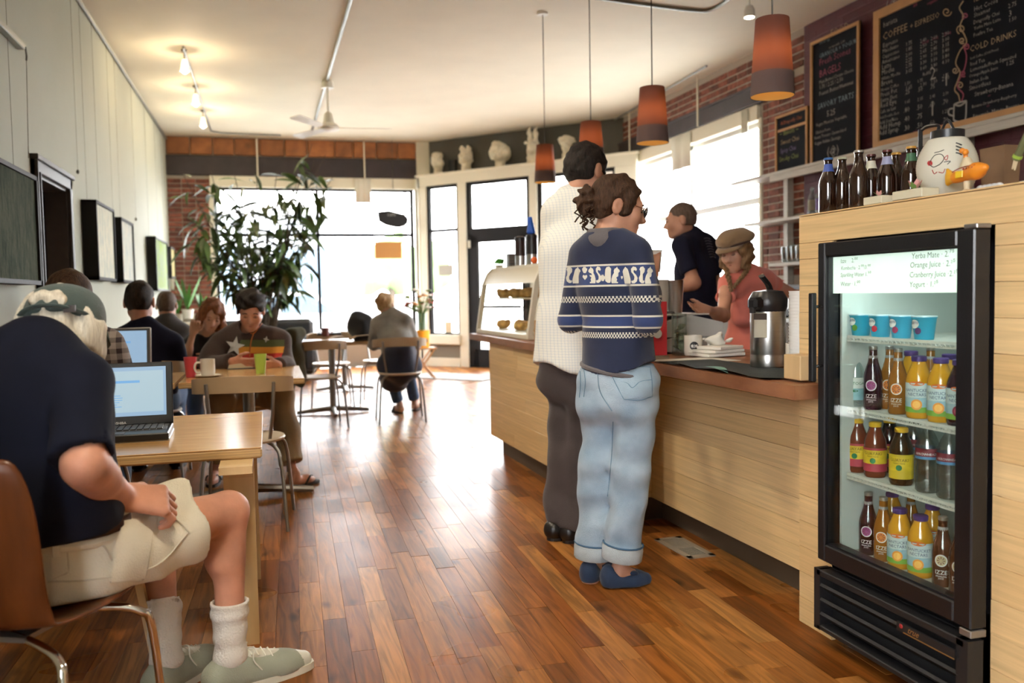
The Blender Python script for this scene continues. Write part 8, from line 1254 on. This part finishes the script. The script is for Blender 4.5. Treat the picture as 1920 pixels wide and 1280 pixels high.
MB().tube([S(-.025, -.018, .058), S(-.005, -.0195, .064), S(.015, -.019, .067), S(.045, -.016, .067)], .0014, 5).build('trim_line', mat('toy_red', (.35, .04, .03), .4), ty); MB().lathe([(.006, .084), (.006, .10), (.004, .104)], S(0, 0, 0), 10).build('periscope', ORA, ty); MB().ball(S(.003, -.004, .108), .009, 10, 8).ball(S(-.008, -.003, .114), .008, 10, 8).build('periscope_head', ORA, ty, smooth='all'); MB().lathe([(.016, 0), (.014, .004), (.008, .008), (.009, .03)], S(.005, 0, 0), 14).build('stand', CRM, ty, smooth=True)
p = atx(1855, 348, 1.88); pe_ = thing('white_pebbles', 'row of white pebbles behind the toy submarine', 'pebbles', (1.88, p[1], TZT)); 
for k in range(5): MB().ball((1.88, p[1]+.03-.016*k, TZT+.008), (.011, .011, .009), 10, 7).build('pebble', mat('pebble_white', (.62, .64, .64), .6), pe_, smooth='all')
p = atx(1875, 340, 2.15); pb = thing('paper_bag', 'brown paper bag standing at the back of the fridge surround', 'bag', (2.15, p[1], TZT)); V = [(2.15+dx*s_, p[1]+dy*s_, TZT+z) for z, s_ in ((0, .92), (.06, .95), (.12, 1.0), (.16, 1.06)) for dx, dy in ((-.03, -.045), (.03, -.045), (.03, .045), (-.03, .045))]; MB().add(V, [(4*i+k, 4*i+(k+1) % 4, 4*i+4+(k+1) % 4, 4*i+4+k) for i in range(3) for k in range(4)]+[(3, 2, 1, 0)]).build('bag', mat('kraft_paper', (.20, .115, .06), .8, var=.15, vscale=8, bump=.3, bscale=20), pb)
p0, p1 = atx(1905, 300, 1.9), atx(1935, 235, 1.9); cs = thing('cane_stalk', 'green cane stalk leaning in at the right edge', 'plant', (1.9, p1[1], TZT)); MB().tube([p0, p1, p1+(p1-p0)*.3, (1.95, p1[1]-.10, TZT+.005)], .010, 8).build('stalk', mat('cane_green', (.13, .14, .06), .6), cs, smooth=True); MB().tube([p0+(p1-p0)*.06, p0+(p1-p0)*.14], .0125, 10).build('node_ring', mat('vivid_lime', (.30, .45, .06), .5), cs); MB().tube([p0, p0+np.array([0, .012, -.022])], [.006, .002], 6).tube([p0, p0+np.array([0, .004, -.026])], [.006, .002], 6).build('root_tip', CRM, cs)
# ---------------------------------------------------------------- window hangings and the street
CUR = mat('sheer_curtain', (.75, .72, .62), .8); 
for k, (ya, yb, l) in enumerate(((8.75, 8.9, 'narrow'), (10.1, 10.65, 'wide'), (11.85, 12.15, 'far'))):
    V = [(XR-.06+.015*math.sin(i*1.5), ya+(yb-ya)*i/10, z) for z in (zbb-.02, 2.72 if k else 2.9) for i in range(11)]; o = MB().add(V, [(i, i+1, 12+i, 11+i) for i in range(10)]).build('roller_blind', CUR, None, smooth='all', label=l+' strip of cream blind at the top of the side window', cat='blind', group='blinds of the side window'); o.modifiers.new('t', 'SOLIDIFY').thickness = .004
for k, (px, l) in enumerate(((481, 'left'), (682, 'right'))): a = A(px, 262, YB-.10); MB().tube([(a[0], YB-.10, HC), (a[0], YB-.10, z_beam_b-.02)], .012, 8).build('hanging_rod', CREAM, None, label=l+' thin white rod hanging before the beam over the shop window', cat='rod')
for k, (px, l) in enumerate(((1308, 'near'), (1180, 'far'))): a = atx(px, 230, XR-.12); MB().tube([(XR-.12, a[1], HC), (XR-.12, a[1], zbb-.02)], .012, 8).build('hanging_rod', CREAM, None, label=l+' thin white rod hanging before the beam over the side window', cat='rod')
V = [(A(665+3*i, 340, YB-.08)[0], YB-.08+.012*math.sin(i*1.6), z) for z in (z_beam_b-.01, z_win_t-.25) for i in range(11)]; MB().add(V, [(i, i+1, 12+i, 11+i) for i in range(10)]).build('roller_blind', CUR, None, smooth='all', label='strip of cream blind hanging in the shop window', cat='blind').modifiers.new('t', 'SOLIDIFY').thickness = .004
CARW = mat('car_white', (.75, .76, .78), .25, coat=.5); cy = 18.5; cx = A(640, 560, cy)[0]; car = thing('car', 'white car parked in the street outside the shop window', 'car', (cx-1.4, cy+.8, -.2))
cp = [(-3.6, .25), (-3.62, .75), (-3.2, .95), (-2.6, 1.0), (-1.9, 1.45), (-.6, 1.5), (.1, 1.02), (.85, .92), (1.0, .6), (.95, .25)]; MB().prism(cp, (cx, cy+1.7, -.2), (1, 0, 0), (0, 0, 1), 1.7).build('body', CARW, car); GLS = mat('car_glass', (.10, .14, .18), .1)
MB().prism([(-2.4, 1.05), (-1.82, 1.38), (-1.3, 1.40), (-1.3, 1.05)], (cx, cy-.01, -.2), (1, 0, 0), (0, 0, 1), .02).build('side_window', GLS, car); MB().prism([(-1.2, 1.05), (-1.2, 1.40), (-.65, 1.42), (-.08, 1.05)], (cx, cy-.01, -.2), (1, 0, 0), (0, 0, 1), .02).build('side_window', GLS, car)
for wx in (-2.7, .28):
    w_ = MB().lathe([(.20, 0), (.33, 0), (.34, .03), (.34, .17), (.33, .2)], (cx+wx, cy+.18, .14), 24, axis=(0, -1, 0)).build('wheel', BLACKP, car, smooth=True); MB().lathe([(.02, .2), (.20, .203), (.21, .19)], (cx+wx, cy+.18, .14), 20, axis=(0, -1, 0)).build('hubcap', SILVER, w_, smooth=True)
bl = thing('street_building', 'grey building across the street seen through the shop window', 'building', (-2, 34, -.2)); MB().bb(-14, 4, 34, 42, -.2, 4.2).build('wall', mat('render_grey', (.30, .31, .33), .8), bl); MB().bb(-14.2, 4.2, 33.8, 42, 4.2, 4.5).build('cornice', mat('render_light', (.5, .5, .5), .8), bl)
for k in range(5): MB().bb(-12+k*3.1, -10.2+k*3.1, 33.95, 34, .8, 3.0).build('window', GLS, bl)
for k, (px, l) in enumerate(((735, 'street tree seen under the orange card in the shop window'), (845, 'street tree seen through the narrow corner window'))):
    b_ = A(px, 540, 26); YT = 26+4*k; o = thing('street_tree', l, 'tree', (b_[0], YT, -.2), 0, 'street trees'); MB().tube([(b_[0], YT, -.2), (b_[0], YT, 1.6)], .1, 8).build('trunk', BARK, o); sdf_obj('crown', mat('street_leaf', (.12, .20, .07), .8), o, [ell((b_[0]+dx, YT+dy, 2.0+dz), (.55, .5, .45), k=.3) for dx, dy, dz in ((0, 0, 0), (.4, .1, -.3), (-.35, 0, -.2), (.1, -.1, .45))], base=.09, wr=.12, wf=(6, 6, 6))
pz = A(762, 500, 21); MB().tube([(pz[0], 21, -.2), (pz[0], 21, 4.5)], .06, 8).build('street_pole', METAL, None, label='grey street pole outside the right edge of the shop window', cat='pole')
